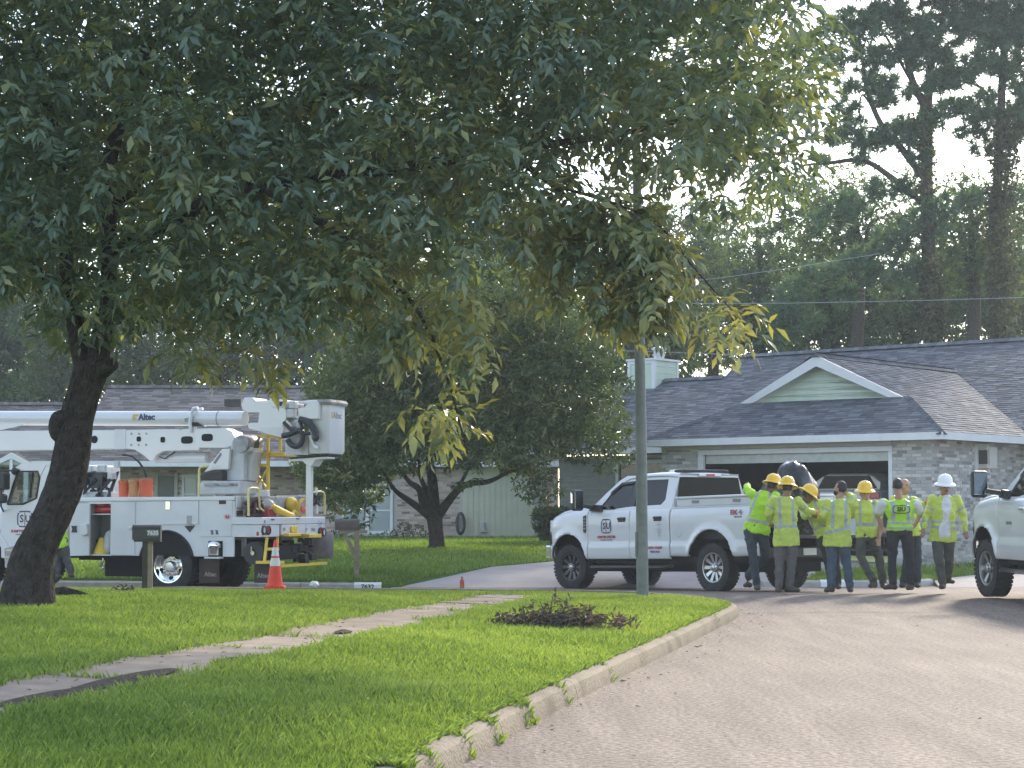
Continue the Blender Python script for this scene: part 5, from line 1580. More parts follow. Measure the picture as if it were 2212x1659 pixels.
    o = m.build('roof', pm, P, smooth=60); sol = o.modifiers.new('thickness', 'SOLIDIFY'); sol.thickness = .03; sol.offset = -1
    m = MB(); m.add([(3.40, -.84, 1.53), (3.40, .84, 1.53), (2.65, .68, 2.09), (2.65, -.68, 2.09), (3.45, 0, 1.55), (2.69, 0, 2.11)], [(0, 4, 5, 3), (4, 1, 2, 5)]); m.build('windscreen', m_glassv, P, smooth=60)
    m = MB()   # cab back with its dark rear window
    zt = 2.07
    m.add([(1.10, -.93, 1.0), (1.10, .93, 1.0), (1.10, .90, 1.66), (1.10, -.90, 1.66)], [(0, 1, 2, 3)])
    for s in (1, -1): m.add([(1.10, s * .90, 1.66), (1.10, s * .80, 1.66), (1.10, s * .72, zt), (1.10, s * .745, zt)], [(0, 1, 2, 3)])
    m.add([(1.10, -.745, zt), (1.10, .745, zt), (1.10, .72, rz + .04), (1.10, -.72, rz + .04)], [(0, 1, 2, 3)])
    o = m.build('cab_back', pm, P); sol = o.modifiers.new('thickness', 'SOLIDIFY'); sol.thickness = .03
    m = MB(); m.add([(1.092, -.81, 1.655), (1.092, .81, 1.655), (1.092, .73, zt - .005), (1.092, -.73, zt - .005)], [(0, 1, 2, 3)]); m.build('rear_window', m_glassd, P)
    tl = MB(); tl.box(1.06, 1.09, -.28, .28, zt + .012, zt + .062); t_ = tl.build('third_brake_light', m_lamp, P, bevel=.01)
    tl = MB(); tl.box(1.05, 1.088, -.1, .1, zt + .016, zt + .058); tl.build('red_lens', m_red, t_)
    # seats, dashboard, steering wheel
    m = MB()
    for x in (2.25, 1.45):
        for y in (.42, -.42):
            m.box(x - .1, x + .05, y - .25, y + .25, .95, 1.60); m.box(x - .1, x + .42, y - .25, y + .25, .85, 1.08); m.box(x - .12, x - .02, y - .14, y + .14, 1.62, 1.86)
    m.build('seat', m_seat, P, bevel=.04)
    m = MB(); m.box(2.95, 3.42, -.82, .82, 1.0, 1.50); m.build('dashboard', m_black, P, bevel=.05)
    m = MB(); T = Matrix.Translation((2.84, .42, 1.49)) @ Matrix.Rotation(R(-62), 4, 'Y')
    ring = [T @ Vector((.19 * math.cos(a), .19 * math.sin(a), 0)) for a in np.linspace(0, 2 * math.pi, 22)]
    m.tube(ring, .016, 6, cap=False); m.tube([T @ Vector((-.18, 0, 0)), T @ Vector((.18, 0, 0))], .018, 6); m.tube([T @ Vector((0, 0, 0)), Vector((3.1, .42, 1.4))], .03, 6)
    m.build('steering_wheel', m_black, P)
    # bonnet
    m = MB()
    xs = [3.44, 3.7, 4.0, 4.3, 4.55, 4.68, 4.74]; zc = [1.60, 1.615, 1.60, 1.565, 1.52, 1.46, 1.36]
    ys = [-.93, -.88, -.6, -.3, 0, .3, .6, .88, .93]; zz = [-.10, -.06, .0, .0, -.015, .0, .0, -.06, -.10]
    m.add([(x + (0 if i < 4 else -.06 * (y / .9) ** 2), y * (1 - .06 * max(0, (x - 4.3) / .44)), max(c + d, 1.30)) for i, (x, c) in enumerate(zip(xs, zc)) for y, d in zip(ys, zz)], [(i * 9 + j, i * 9 + j + 1, (i + 1) * 9 + j + 1, (i + 1) * 9 + j) for i in range(6) for j in range(8)])
    o = m.build('bonnet', pm, P, smooth=50); sol = o.modifiers.new('thickness', 'SOLIDIFY'); sol.thickness = .03; sol.offset = -1
    m = MB(); m.box(4.60, 4.76, -.60, .60, .92, 1.36)
    m.build('grille', m_black, P, bevel=.03)
    m = MB()
    for z in (1.0, 1.12, 1.24): m.box(4.762, 4.785, -.58, .58, z - .02, z + .03)
    m.build('grille_bar', m_chrome, P, bevel=.008)
    for s in (1, -1):
        m = MB(); m.prism([(4.50, 1.34), (4.74, 1.34), (4.75, 1.08), (4.60, 1.06)], s * .62, s * .915); m.build('headlight', m_lamp, P, bevel=.02)
        m = MB(); m.box(4.56, 4.66, s * .905, s * .925, 1.12, 1.30); m.build('side_marker', m_amber, P, bevel=.01)
    m = MB(); m.box(4.70, 4.94, -.90, .90, .60, .86); m.box(4.55, 4.72, -.95, .95, .62, .86); m.build('front_bumper', m_chrome, P, bevel=.04)
    # bed: floor, inner sides, open tailgate
    m = MB(); m.box(-1.2, 1.07, -.84, .84, .93, .96); m.box(-1.2, 1.07, .84, .87, .93, 1.49); m.box(-1.2, 1.07, -.87, -.84, .93, 1.49); m.box(1.04, 1.07, -.84, .84, .96, 1.49)
    m.box(-.4, .4, .62, .84, .96, 1.15); m.box(-.4, .4, -.84, -.62, .96, 1.15)
    m.build('bed_liner', m_black, P)
    for s in (1, -1):
        m = MB(); m.box(-1.2, 1.08, s * .80, s * .945, 1.49, 1.52); m.build('bed_rail', pm, P, bevel=.008)
        m = MB(); m.prism([(-1.21, 1.46), (-1.14, 1.46), (-1.14, 1.0), (-1.21, 1.0)], s * .90, s * 1.0); m.build('tail_light', m_red, P, bevel=.01)
    if kind == 'work':
        m = MB(); m.box(-1.78, -1.22, -.78, .78, .915, .975); m.build('tailgate', m_black, P, bevel=.012)
        for s in (1, -1):
            tb = thing('side_toolbox', None, None); tb.parent = P
            m = MB(); m.box(-1.12, .95, s * .55, s * .94, 1.522, 1.655); m.build('box_body', m_white2, tb, bevel=.01)
            m = MB(); m.box(-1.14, .97, s * .53, s * .965, 1.658, 1.70); m.build('box_lid', m_white, tb, bevel=.012)
            for x in (.45, -.62):
                m = MB(); m.box(x - .09, x + .09, s * .942, s * .955, 1.575, 1.625); m.build('latch', m_greyp, tb, bevel=.006)
        m = MB(); m.box(1.15, 1.45, -.55, .55, 2.165, 2.215); m.build('beacon_bar', m_black, P, bevel=.02)
        m = MB(); m.lathe([(.13, 2.12), (.13, 2.16), (.10, 2.185), (.0, 2.195)], 20, Matrix.Translation((1.75, .25, .04))); m.build('roof_antenna', m_rim, P, smooth=40)
    else:
        m = MB(); m.box(-1.24, -1.18, -.84, .84, .70, 1.49); m.build('tailgate', pm, P, bevel=.02)
    m = MB(); m.box(-1.42, -1.22, -.92, .92, .58, .78); m.build('rear_bumper', m_black if kind == 'work' else m_chrome, P, bevel=.03)
    m = MB(); m.box(-1.436, -1.422, -.16, .16, .63, .75); m.build('number_plate', m_white2, P)
    # running boards, splash guards
    for s in (1, -1):
        m = MB(); m.tube([(3.45, s * .84, .47), (3.38, s * .98, .43), (1.30, s * .98, .43), (1.2, s * .84, .47)], .045, 10, flat=.8)
        if kind != 'work': m.box(1.35, 3.3, s * .88, s * 1.04, .40, .46)
        m.build('running_board', m_black if kind == 'work' else m_chrome, P, smooth=40)
        m = MB(); m.box(3.455, 3.47, s * .78, s * .98, .3, .6); m.build('mud_flap', m_black, P)
    for s in (1, -1):
        # towing mirror
        mr = thing('mirror', None, None); mr.parent = P
        m = MB(); m.prism([(3.43, 1.50), (3.05, 1.47), (3.10, 1.60), (3.30, 1.62)], s * .92, s * 1.0); m.bar((3.32, s * .98, 1.56), (3.36, s * 1.22, 1.60), .10, .07); m.build('mirror_arm', m_black, mr, bevel=.01)
        m = MB(); m.box(3.33, 3.47, s * 1.18, s * 1.42, 1.50, 1.90); m.build('mirror_shell', m_black, mr, bevel=.045)
        m = MB(); m.box(3.322, 3.329, s * 1.205, s * 1.40, 1.54, 1.87); m.build('mirror_glass', M('mirror_silver', (.5, .54, .55), rough=.03, metal=1, var=.02) if s == 1 else bpy.data.materials['mirror_silver'], mr)
        if kind == 'work':
            m = MB(); m.box(3.36, 3.478, s * 1.17, s * 1.43, 1.60, 1.87); m.build('mirror_cap', m_chrome, mr, bevel=.05)
    if kind == 'work':
        m = MB(); m.prism([(3.60, 1.40), (3.51, 1.42), (3.50, 1.12), (3.53, 1.07), (3.60, 1.10)], .99, 1.004); m.build('fender_vent', m_black, P, bevel=.006)
        for i in range(4):
            m = MB(); m.box(3.515, 3.585, 1.005, 1.01, 1.15 + i * .06, 1.18 + i * .06); m.build('vent_bar', m_greyp, P)
    rims = (m_rimd, m_rim) if kind == 'work' else (m_rim, m_rim)
    sp = 10 if kind == 'work' else 6
    for s in (1, -1):
        wheel(P, (FA, s * .85, WR), WR, .29, s, rims[0], steer=R(8 if kind == 'work' else 3), spokes=sp)
        wheel(P, (RA, s * .85, WR), WR, .29, s, rims[1], spokes=sp)
    return P, bodyparts

W1, parts1 = pickup('pickup_truck', 'white crew-cab pickup with side toolboxes and a cloth-and-tarp load, workers round its open tailgate', (4.327, 34.196, -.03), (0, R(1.3), R(126.6)), 'work')
W1['label'] = 'white crew cab work pickup with shield emblem on its door and people round its tailgate'
fd, rd = parts1[1]
emblem(fd, 2.90, 1.20, 1.006, .30)
text('lettering', 'FX', .115, m_redp, W1, (-.60, 1.004, 1.385), (-1, 0, 0), (0, 0, 1), depth=.001, bold=.006, sx=1.25)
text('lettering', '4', .115, m_greyp, W1, (-.765, 1.004, 1.385), (-1, 0, 0), (0, 0, 1), depth=.001, bold=.006, sx=1.25)
text('lettering', 'OFF ROAD', .04, m_greyp, W1, (-.70, 1.004, 1.31), (-1, 0, 0), (0, 0, 1), depth=.001, bold=.002)
text('lettering', 'SAFETY STARTS', .058, m_redp, rd, (1.50, 1.013, .785), (-1, 0, 0), (0, 0, 1), depth=.001, bold=.003)
text('lettering', 'WITH YOU', .052, M('purple_print', (.16, .09, .28), rough=.5), rd, (1.50, 1.013, .71), (-1, 0, 0), (0, 0, 1), depth=.001, bold=.003)
for i, wd in enumerate((.05, .12, .06, .02, .13, .09, .12, .05, .06, .02)):
    m = MB(); m.box(1.385 - wd / 2, 1.385 + wd / 2, 1.001, 1.003, 1.235 - i * .028, 1.242 - i * .028); m.build('stencil_mark', m_greyp, rd)
m = MB(); m.tube([(.85 + .085 * math.cos(a) * .9, .992, 1.07 + .09 * math.sin(a)) for a in np.linspace(0, 2 * math.pi, 24)], .003, 4); m.build('fuel_door', m_greyp, W1)

W2, parts2 = pickup('pickup_truck', 'white pickup with chrome step cut off by the right edge of the view', (8.62, 25.13, .105), (0, 0, R(96.0)), 'chrome')
text('lettering', '2500 HD', .06, m_greyp, parts2[1][0], (3.0, 1.003, 1.12), (-1, 0, 0), (0, 0, 1), depth=.001, bold=.003)

# ------------------------------------------------------------------ load under black plastic in the bed
LD = thing('tarp_bundle', 'bulky load wrapped in shiny black plastic in the bed of the work pickup', 'tarp', W1.location, W1.rotation_euler)
m = MB(); nu, nv = 40, 22
V, F_ = [], []
for i in range(nv + 1):
    t = i / nv
    for j in range(nu):
        a = 2 * math.pi * j / nu
        r_ = math.cos(t * math.pi / 2) ** .55
        x = -1.12 + .55 * r_ * math.cos(a) * (1 + .1 * math.sin(3 * a)); y = .12 + .48 * r_ * math.sin(a)
        z = .97 + 1.30 * math.sin(t * math.pi / 2) ** .9 - .26 * max(0, math.cos(a)) * t - .10 * max(0, -math.sin(a)) * t
        k = mnoise.noise(Vector((x * 2.2, y * 2.2, z * 1.6))) * .10 + abs(mnoise.noise(Vector((x * 5 + 3, y * 5, z * 1.5)))) * .09
        V.append((x + k * math.cos(a), y + k * math.sin(a), z + k * .5))
for i in range(nv):
    for j in range(nu):
        q = (j + 1) % nu; F_.append((i * nu + j, i * nu + q, (i + 1) * nu + q, (i + 1) * nu + j))
m.add(V, F_); m.build('plastic_sheet', M('black_plastic_sheet', (.006, .007, .009), rough=.14, var=.2, spec=.5, bump=.5, bscale=11), LD, smooth=28)
# tools heaped on the tailgate
KT = thing('tool_heap', 'heap of bags and cable lying on the open tailgate between the workers', 'tools', W1.location, W1.rotation_euler)
m = MB(); m.ell((-1.45, -.1, 1.08), (.2, .28, .11)); m.build('sack', M('sack_cloth', (.30, .26, .19), rough=.9, var=.2, bump=.5, bscale=20), KT, smooth=60)
m = MB(); m.ell((-1.4, .35, 1.05), (.2, .2, .08)); m.box(-1.6, -1.3, -.6, -.3, .98, 1.14); m.build('tool_bag', m_black, KT, smooth=40)
m = MB(); m.tube([(-1.5 + .1 * math.cos(a), .05 + .1 * math.sin(a), 1.16 + a * .004) for a in np.linspace(0, 18, 60)], .012, 5); m.build('cable', M('orange_cable', (.6, .10, .06), rough=.5), KT)

# ------------------------------------------------------------------ the white car inside the garage
GC = thing('parked_car', 'white estate car seen from behind in the open garage', 'car', HG.location, HG.rotation_euler)
g0 = FG.px((1766, 1080), 'y', 1.3); g1 = FG.px((1893, 1080), 'y', 1.3)
gz0 = FG.px((1830, 1022), 'y', 1.3).z; gzb = FG.px((1830, 1058), 'y', 1.3).z
cxm, hw = (g0.x + g1.x) / 2, (g1.x - g0.x) / 2
def gloft(nm, prof, y0, y1, mat, **k):
    pass
def gc_ring(y, z0, w0, z1, w1):
    return [Vector((cxm + a, y, z)) for a, z in ((-w0, z0), (w0, z0), (w0 * 1.02, (z0 + z1) / 2), (w1, z1 - .05), (w1 * .8, z1), (-w1 * .8, z1), (-w1, z1 - .05), (-w0 * 1.02, (z0 + z1) / 2))]
m = MB(); m.loft([gc_ring(1.18, .35, hw * 1.25, gzb - .05, hw * 1.2), gc_ring(1.3, .3, hw * 1.28, gzb, hw * 1.22), gc_ring(4.6, .3, hw * 1.28, gzb, hw * 1.22), gc_ring(5.7, .4, hw * 1.2, gzb - .1, hw)]); m.build('car_body', m_white, GC, smooth=40, bevel=.02)
m = MB(); m.loft([gc_ring(1.34, gzb + .002, hw * 1.1, gz0 - .04, hw * .86), gc_ring(1.5, gzb + .002, hw * 1.12, gz0 + .0, hw * .88), gc_ring(3.4, gzb + .002, hw * 1.12, gz0 + .03, hw * .9), gc_ring(4.4, gzb + .002, hw * 1.1, gzb + .1, hw * .9)]); m.build('car_cabin', m_white, GC, smooth=40, bevel=.01)
m = MB(); m.add([(cxm - hw * 1.02, 1.325, gzb + .03), (cxm + hw * 1.02, 1.325, gzb + .03), (cxm + hw * .76, 1.33, gz0 - .06), (cxm - hw * .76, 1.33, gz0 - .06)], [(0, 1, 2, 3)]); m.build('rear_window', m_glassd, GC)
for s in (1, -1):
    m = MB(); m.box(cxm + s * hw * .86, cxm + s * hw * 1.2, 1.15, 1.19, gzb - .22, gzb - .07); m.build('tail_light', m_red, GC, bevel=.015)
    wheel(GC, (cxm + s * (hw * 1.28 - .12), 2.0, .34), .34, .22, 1, m_rim).rotation_euler = (0, 0, R(-90 * s))
m = MB(); m.box(cxm - .25, cxm + .25, 1.165, 1.178, .72, .85); m.build('number_plate', m_white2, GC)
m = MB(); m.tube([(cxm + .02, 1.7, gz0 + .02), (cxm + .02, 1.75, gz0 + .14)], [.03, .01], 6); m.build('roof_aerial', m_black, GC)
# ================================================================== the bucket truck (x forward, y to its left = towards us)
BT = thing('bucket_truck', 'white utility bucket truck with folded boom and yellow stand behind the leaning trunk', 'bucket truck', (-5.89, 35.83, -.12), (0, 0, R(160)))
FB = Frame(BT)
def tx(z, pts, y=1.2): return [(q.x, q.z) for q in (FB.px(z(*p), 'y', y) for p in pts)]
def t3(z, pts, y=0.0): return [FB.px(z(*p), 'y', y) for p in pts]
def tr_(z, pts, x=-2.0): return [FB.px(z(*p), 'x', x) for p in pts]
def plate(nm, poly, y0, y1, mat, parent=BT, bevel=.008, **k):
    m = MB(); m.prism(poly, y0, y1); return m.build(nm, mat, parent, bevel=bevel, **k)
m_yel = M('yellow_paint', (.72, .50, .06), rough=.45, var=.08, scale=5, dark=(.45, .32, .06), dsc=6, dth=.66)
m_flap = M('brown_mud_flap', (.06, .042, .034), rough=.85, var=.25, scale=6)
m_gold = M('gold_print', (.55, .42, .12), rough=.5)
m_greym = M('grey_machinery', (.34, .34, .35), rough=.55, var=.2, scale=6, dark=(.16, .15, .15), dsc=5, dth=.55)
m_grease = M('worn_white_paint', (.52, .53, .54), rough=.5, var=.1, scale=5, dark=(.34, .33, .31), dsc=4, dth=.62)
m_hose = M('black_hose', (.02, .024, .03), rough=.4, var=.2)
m_orange = M('orange_plastic', (.62, .12, .05), rough=.5, var=.12, scale=6)
m_tanp = M('tan_canvas', (.50, .27, .12), rough=.8, var=.12)
# chassis and axles
m = MB(); m.box(-1.9, 5.0, -.45, .45, .62, .88); m.box(-1.3, 2.0, -.95, .95, .60, .98); m.tube([(0, -.95, .5), (0, .95, .5)], .1, 10); m.ell((0, 0, .5), .22); m.tube([(4.15, -.95, .5), (4.15, .95, .5)], .07, 8)
m.box(.62, 1.5, .3, .85, .30, .62); m.box(.7, 1.7, -.9, -.3, .30, .62)
m.build('chassis', m_well, BT)
for s in (1, -1):
    wheel(BT, (0, s * .99, .5), .5, .30, s, m_chrome, style='steel', rimr=.60)
    wheel(BT, (4.13, s * 1.02, .5), .5, .28, s, m_chrome, style='steel', rimr=.60)
    wheel(BT, (0, s * .66, .5), .5, .28, s, m_well, style='steel', rimr=.60)
# cab: shell built from pillars and panels so that one looks through it
def cabside(s):
    y0, y1 = s * 1.16, s * 1.08
    W_ = tx(zA, [(55, 895), (95, 760), (130, 657), (275, 657), (288, 700), (265, 850), (170, 893)], 1.16)
    wl_, wt = W_[0], W_[2]
    x0c, zr = 3.62, W_[0][1]
    plate('door', [(3.58, .62), (2.46, .62), (2.46, 2.35), (2.62, 2.36), (W_[4][0], W_[4][1]), (W_[5][0], W_[5][1]), (W_[6][0], W_[6][1]), (W_[0][0], W_[0][1]), (3.60, W_[0][1] + .05)], y0, y1, m_white, bevel=.02)
    plate('roof_rail', [(W_[2][0] + .12, 2.30), (3.16, 2.40), (2.9, 2.43), (2.62, 2.36 + .06), (2.46, 2.41), (2.46, 2.353), (2.62, 2.362), (W_[4][0] + .0, W_[4][1] + .01), (W_[3][0], W_[3][1]), (W_[2][0], W_[2][1])], y0, y1, m_white, bevel=.0)
    plate('a_pillar', [(3.62, W_[0][1] + .02), (W_[0][0], W_[0][1] + .005), (W_[1][0], W_[1][1]), (W_[2][0], W_[2][1]), (W_[2][0] + .12, 2.30)], y0, y1, m_white, bevel=.0)
    m = MB(); m.tube([Vector((a, s * 1.165, b)) for a, b in W_ + W_[:1]], .018, 6); m.build('window_seal', m_black, BT)
    m = MB(); n = len(W_); m.add([(a, s * 1.13, b) for a, b in W_], [tuple(range(n))]); m.build('side_window', m_glassv, BT)
    d = tx(zA, [(235, 665), (215, 850)], 1.15); m = MB(); m.bar((d[0][0], s * 1.15, d[0][1]), (d[1][0], s * 1.15, d[1][1]), .03); m.build('window_bar', m_black, BT)
for s in (1, -1): cabside(s)
m = MB(); m.prism([(3.18, 2.37), (2.9, 2.41), (2.46, 2.395), (2.46, 2.33), (2.6, 2.34), (3.15, 2.32)], -1.075, 1.075); m.build('cab_roof', m_white, BT, bevel=.015)
m = MB(); m.box(2.43, 2.46, -1.14, 1.14, .8, 2.36); m.build('cab_back', m_grease, BT)
m = MB(); m.add([(3.60, 1.08, 1.66), (3.60, -1.08, 1.66), (3.20, -1.02, 2.31), (3.20, 1.02, 2.31)], [(0, 1, 2, 3)]); m.build('windscreen', m_glassv, BT)
m = MB(); m.box(2.46, 3.55, -1.07, 1.07, .66, .78); m.box(3.2, 3.6, -1.06, 1.06, .8, 1.56); m.box(2.55, 2.95, .35, .85, 1.0, 1.5); m.box(2.5, 2.64, .35, .85, 1.4, 1.86); m.build('cab_interior', m_seat, BT, bevel=.03)
m = MB(); T = Matrix.Translation((3.02, .55, 1.72)) @ Matrix.Rotation(R(-40), 4, 'Y')
m.tube([T @ Vector((.22 * math.cos(a), .22 * math.sin(a), 0)) for a in np.linspace(0, 2 * math.pi, 22)], .017, 6, cap=False); m.tube([T @ Vector((-.2, 0, 0)), T @ Vector((.2, 0, 0))], .02, 6); m.build('steering_wheel', m_black, BT)
m = MB(); m.loft([[Vector((x, s * w, z)) for s, w, z in ((1, a, .9), (1, a * 1.0, zt - .2), (1, a * .8, zt), (-1, a * .8, zt), (-1, a, zt - .2), (-1, a, .9))] for x, a, zt in ((3.60, 1.08, 1.66), (4.3, 1.0, 1.58), (5.0, .86, 1.45), (5.25, .7, 1.2))]); m.build('bonnet', m_white, BT, bevel=.03, smooth=40)
m = MB()   # front mudguard lip behind the tyre
arcp = [(4.13 + .66 * math.cos(a), .5 + .62 * math.sin(a)) for a in np.linspace(R(185), R(0), 20)]
arco = [(4.13 + .80 * math.cos(a), .5 + .80 * math.sin(a)) for a in np.linspace(R(0), R(185), 20)]
m.prism(arcp + arco, 1.02, 1.19); m.build('mudguard', m_white, BT, bevel=.02)
st = tx(zA, [(42, 1215), (135, 1190), (140, 1330), (50, 1345)], 1.15)
plate('cab_step', st, 1.0, 1.2, m_greym)
for k in (1225, 1275):
    a = tx(zA, [(45, k), (130, k - 15)], 1.22); m = MB(); m.box(a[1][0], a[0][0], 1.0, 1.24, a[0][1] - .03, a[0][1]); m.build('step_tread', m_chrome, BT)
mr = thing('mirror', None, None); mr.parent = BT
a = FB.px(zA(5, 665), 'y', 1.5); b = FB.px(zA(46, 790), 'y', 1.5)
m = MB(); m.box(b.x - .02, a.x + .1, 1.4, 1.6, b.z, a.z); m.build('mirror_shell', m_black, mr, bevel=.03)
a2 = FB.px(zA(8, 820), 'y', 1.5); b2 = FB.px(zA(42, 888), 'y', 1.5)
m = MB(); m.box(b2.x, a2.x + .08, 1.42, 1.58, b2.z, a2.z); m.build('mirror_shell', m_black, mr, bevel=.04)
m = MB(); m.tube([(3.2, 1.14, 2.28), (a.x - .1, 1.5, a.z + .03), (a.x + .05, 1.5, a.z + .03)], .018, 6); m.tube([(3.55, 1.14, 1.5), (a2.x, 1.5, b2.z - .05), (a2.x, 1.5, a.z)], .018, 6); m.build('mirror_arm', m_black, mr)
a = FB.px(zA(105, 655), 'y', 1.2); m = MB(); m.ell((a.x, 1.2, a.z), (.07, .05, .07)); m.build('marker_lamp', m_black, BT)
emblem(BT, 3.06, 1.36, 1.163, .34)
# service body: near-side lockers
ZT_, ZB_ = 1.77, .69
xa, xb = 2.07, -1.385
m = MB()
m.box(xb, xa, .72, 1.16, ZT_ - .04, ZT_); m.box(xb, .66, .72, .76, ZB_, ZT_ - .04); m.box(1.66, xa, .72, 1.16, ZB_, ZT_ - .045)
m.box(xb, xa, -1.16, -.72, ZB_ + .4, ZT_); m.box(.66, xa, -1.16, -.72, ZB_, ZB_ + .4); m.box(-1.38, -.62, -1.16, -.72, ZB_, ZB_ + .4)
m.box(-1.38, 2.0, -.72, .72, 1.36, 1.41)
m.build('service_body', m_white2, BT)
arc = [( .565 * math.cos(a), .55 + .60 * math.sin(a)) for a in np.linspace(R(14), R(166), 22)]
low = [(xb, ZB_), (-.58, ZB_)] + arc[::-1] + [(.60, ZB_), (1.155, ZB_), (1.155, ZT_ - .07), (xb, ZT_ - .07)]
plate('side_panel', low, 1.15, 1.185, m_white2, bevel=.01)
plate('top_rail', [(xb - .01, ZT_ - .065), (xa, ZT_ - .085), (xa, ZT_ - .02), (xb - .01, ZT_ + .01)], 1.15, 1.215, m_white, bevel=.012)
m = MB(); m.tube([Vector((p[0], 1.19, p[1])) for p in arc], .022, 6); m.build('arch_lip', m_black, BT)
m = MB(); m.prism([(a * .98, b - .005) for a, b in arc] + [(-.5, .7), (.5, .7)], .5, 1.14); m.build('wheel_housing', m_well, BT)
def lid(nm, pts, z=zA, y0=1.187, y1=1.20): 
    return plate(nm, tx(z, pts, 1.2), y0, y1, m_white2, bevel=.006)
lid('locker_door', [(808, 882), (980, 880), (978, 1268), (808, 1262)])
lid('locker_door', [(992, 878), (1440, 868), (1440, 1026), (992, 1036)])
plate('locker_door', tx(zB, [(160, 850), (395, 846), (392, 1128), (160, 1132)], 1.2), 1.187, 1.20, m_white2, bevel=.006)
m = MB(); q = tx(zA, [(992, 1040), (1440, 1030)], 1.2); m.bar((q[0][0], 1.20, q[0][1]), (q[1][0], 1.20, q[1][1]), .02, .03); m.build('drip_rail', m_white, BT)
# open locker with its contents, and its door swung out
o_ = tx(zA, [(650, 893), (795, 889), (795, 1252), (650, 1258)], 1.2)
x0o, x1o, z0o, z1o = o_[2][0], o_[0][0], o_[3][1], o_[0][1]
m = MB(); m.box(x0o, x1o, .76, .78, z0o, z1o); m.box(x0o - .01, x0o, .76, 1.15, z0o, z1o); m.box(x1o, x1o + .01, .76, 1.15, z0o, z1o); m.box(x0o, x1o, .78, 1.15, z0o - .01, z0o); m.build('locker_lining', M('locker_grey', (.22, .22, .23), rough=.7), BT)
m = MB(); m.box(1.155, 1.18, 1.15, 1.19, ZB_, ZT_ - .07); m.box(x1o, x1o + .03, 1.15, 1.19, ZB_, ZT_ - .07); m.box(1.18, x1o, 1.15, 1.19, ZB_, z0o - .003); m.box(1.18, x1o, 1.15, 1.19, z1o + .003, ZT_ - .07); m.build('locker_frame', m_white, BT)
d_ = tx(zA, [(497, 1052), (640, 1046), (640, 1268), (497, 1272)], 1.3)
plate('open_locker_door', [(d_[0][0], d_[3][1]), (d_[1][0], d_[2][1]), (d_[1][0], z1o), (d_[0][0], z1o)], 1.22, 1.26, m_white2)
d_ = tx(zA, [(580, 1040), (635, 1035), (640, 1115), (595, 1130)], 1.33); plate('first_aid_box', d_, 1.265, 1.36, m_white, bevel=.02)
d_ = tx(zA, [(515, 1052), (556, 1052), (552, 1075), (557, 1100), (515, 1100), (522, 1076)], 1.28); plate('sticker', d_, 1.265, 1.27, m_black, bevel=0)
# things kept in the open locker
tk = thing('fire_extinguisher', 'red cylinder lying on the top shelf of the open truck locker', 'extinguisher', BT.location, BT.rotation_euler)
m = MB(); m.tube([(x0o + .03, 1.0, z1o - .10), (x1o - .03, 1.0, z1o - .10)], .075, 12); m.build('cylinder', m_red, tk, smooth=40)
m = MB(); m.box(x0o, x1o, .8, 1.12, z1o - .2, z1o - .18); m.build('shelf', m_white2, BT)
tk = thing('yellow_funnel', 'yellow plastic cone standing in the open truck locker', 'cone', BT.location, BT.rotation_euler)
m = MB(); m.lathe([(.17, 0), (.16, .03), (.05, .30), (0, .31)], 16, Matrix.Translation(((x0o + x1o) / 2 + .08, .98, z0o))); m.build('shell', m_yel, tk, smooth=40)
tk = thing('plastic_sack', 'pale clear plastic sack in the open truck locker beside the yellow cone', 'bag', BT.location, BT.rotation_euler)
m = MB(); m.ell(((x0o + x1o) / 2 - .09, 1.0, z0o + .22), (.11, .1, .22)); m.build('film', m_grease, tk, smooth=60)
# small marks on the lockers
def mark(nm, z, pts, mat, y=1.2, dy=.006, par=BT): return plate(nm, tx(z, pts, y), y, y + dy, mat, par, bevel=0)
mark('warning_plate', zB, [(300, 848), (350, 846), (350, 893), (300, 895)], m_flap)
mark('warning_plate', zB, [(62, 998), (106, 997), (106, 1024), (62, 1025)], m_flap, 1.187)
mark('black_triangle', zB, [(48, 1052), (126, 1049), (88, 1100)], m_black, 1.187)
mark('round_sticker', zB, [(330, 980), (345, 966), (372, 966), (386, 980), (375, 1004), (345, 1005)], M('pink_sticker', (.55, .4, .4), rough=.5))
mark('sticker_letter', zB, [(345, 976), (356, 976), (360, 990), (364, 976), (374, 978), (370, 998), (348, 997)], m_redp, 1.207, .003)
for dx in (0, 34):
    mark('x_mark', zB, [(238 + dx, 1083), (250 + dx, 1083), (262 + dx, 1114), (250 + dx, 1114)], m_navy); mark('x_mark', zB, [(250 + dx, 1083), (262 + dx, 1083), (250 + dx, 1114), (238 + dx, 1114)], m_greyp, 1.2, .004)
for p in ((1219, 905), (1375, 1010)):
    a = FB.px(zA(*p), 'y', 1.2); m = MB(); m.box(a.x - .05, a.x + .05, 1.199, 1.215, a.z - .08, a.z + .08); m.build('latch', m_chrome if p[0] < 1300 else m_greym, BT, bevel=.01)
a = FB.px(zA(950, 1068), 'y', 1.19); m = MB(); m.ell((a.x, 1.19, a.z), (.05, .03, .05)); m.build('side_lamp', m_lamp, BT)
q = tx(zB, [(222, 1162), (326, 1162), (326, 1274), (222, 1276)], 1.19)
plate('recess', q, 1.187, 1.189, m_well, bevel=0)  # flat dark plate painted for the shade inside a recessed cabinet
cx_ = (q[0][0] + q[1][0]) / 2; m = MB(); m.lathe([(.10, 0), (.10, .12), (.13, .14), (.13, .2), (.08, .24), (0, .25)], 16, Matrix.Translation((cx_, 1.24, q[3][1] + .03)) @ Matrix.Scale(.5, 4, (0, 1, 0))); m.build('filler', m_chrome, BT, smooth=40)
m = MB(); m.box(q[1][0] - .02, q[0][0] + .02, 1.19, 1.3, q[3][1] - .03, q[3][1]); m.build('tray', m_white2, BT)
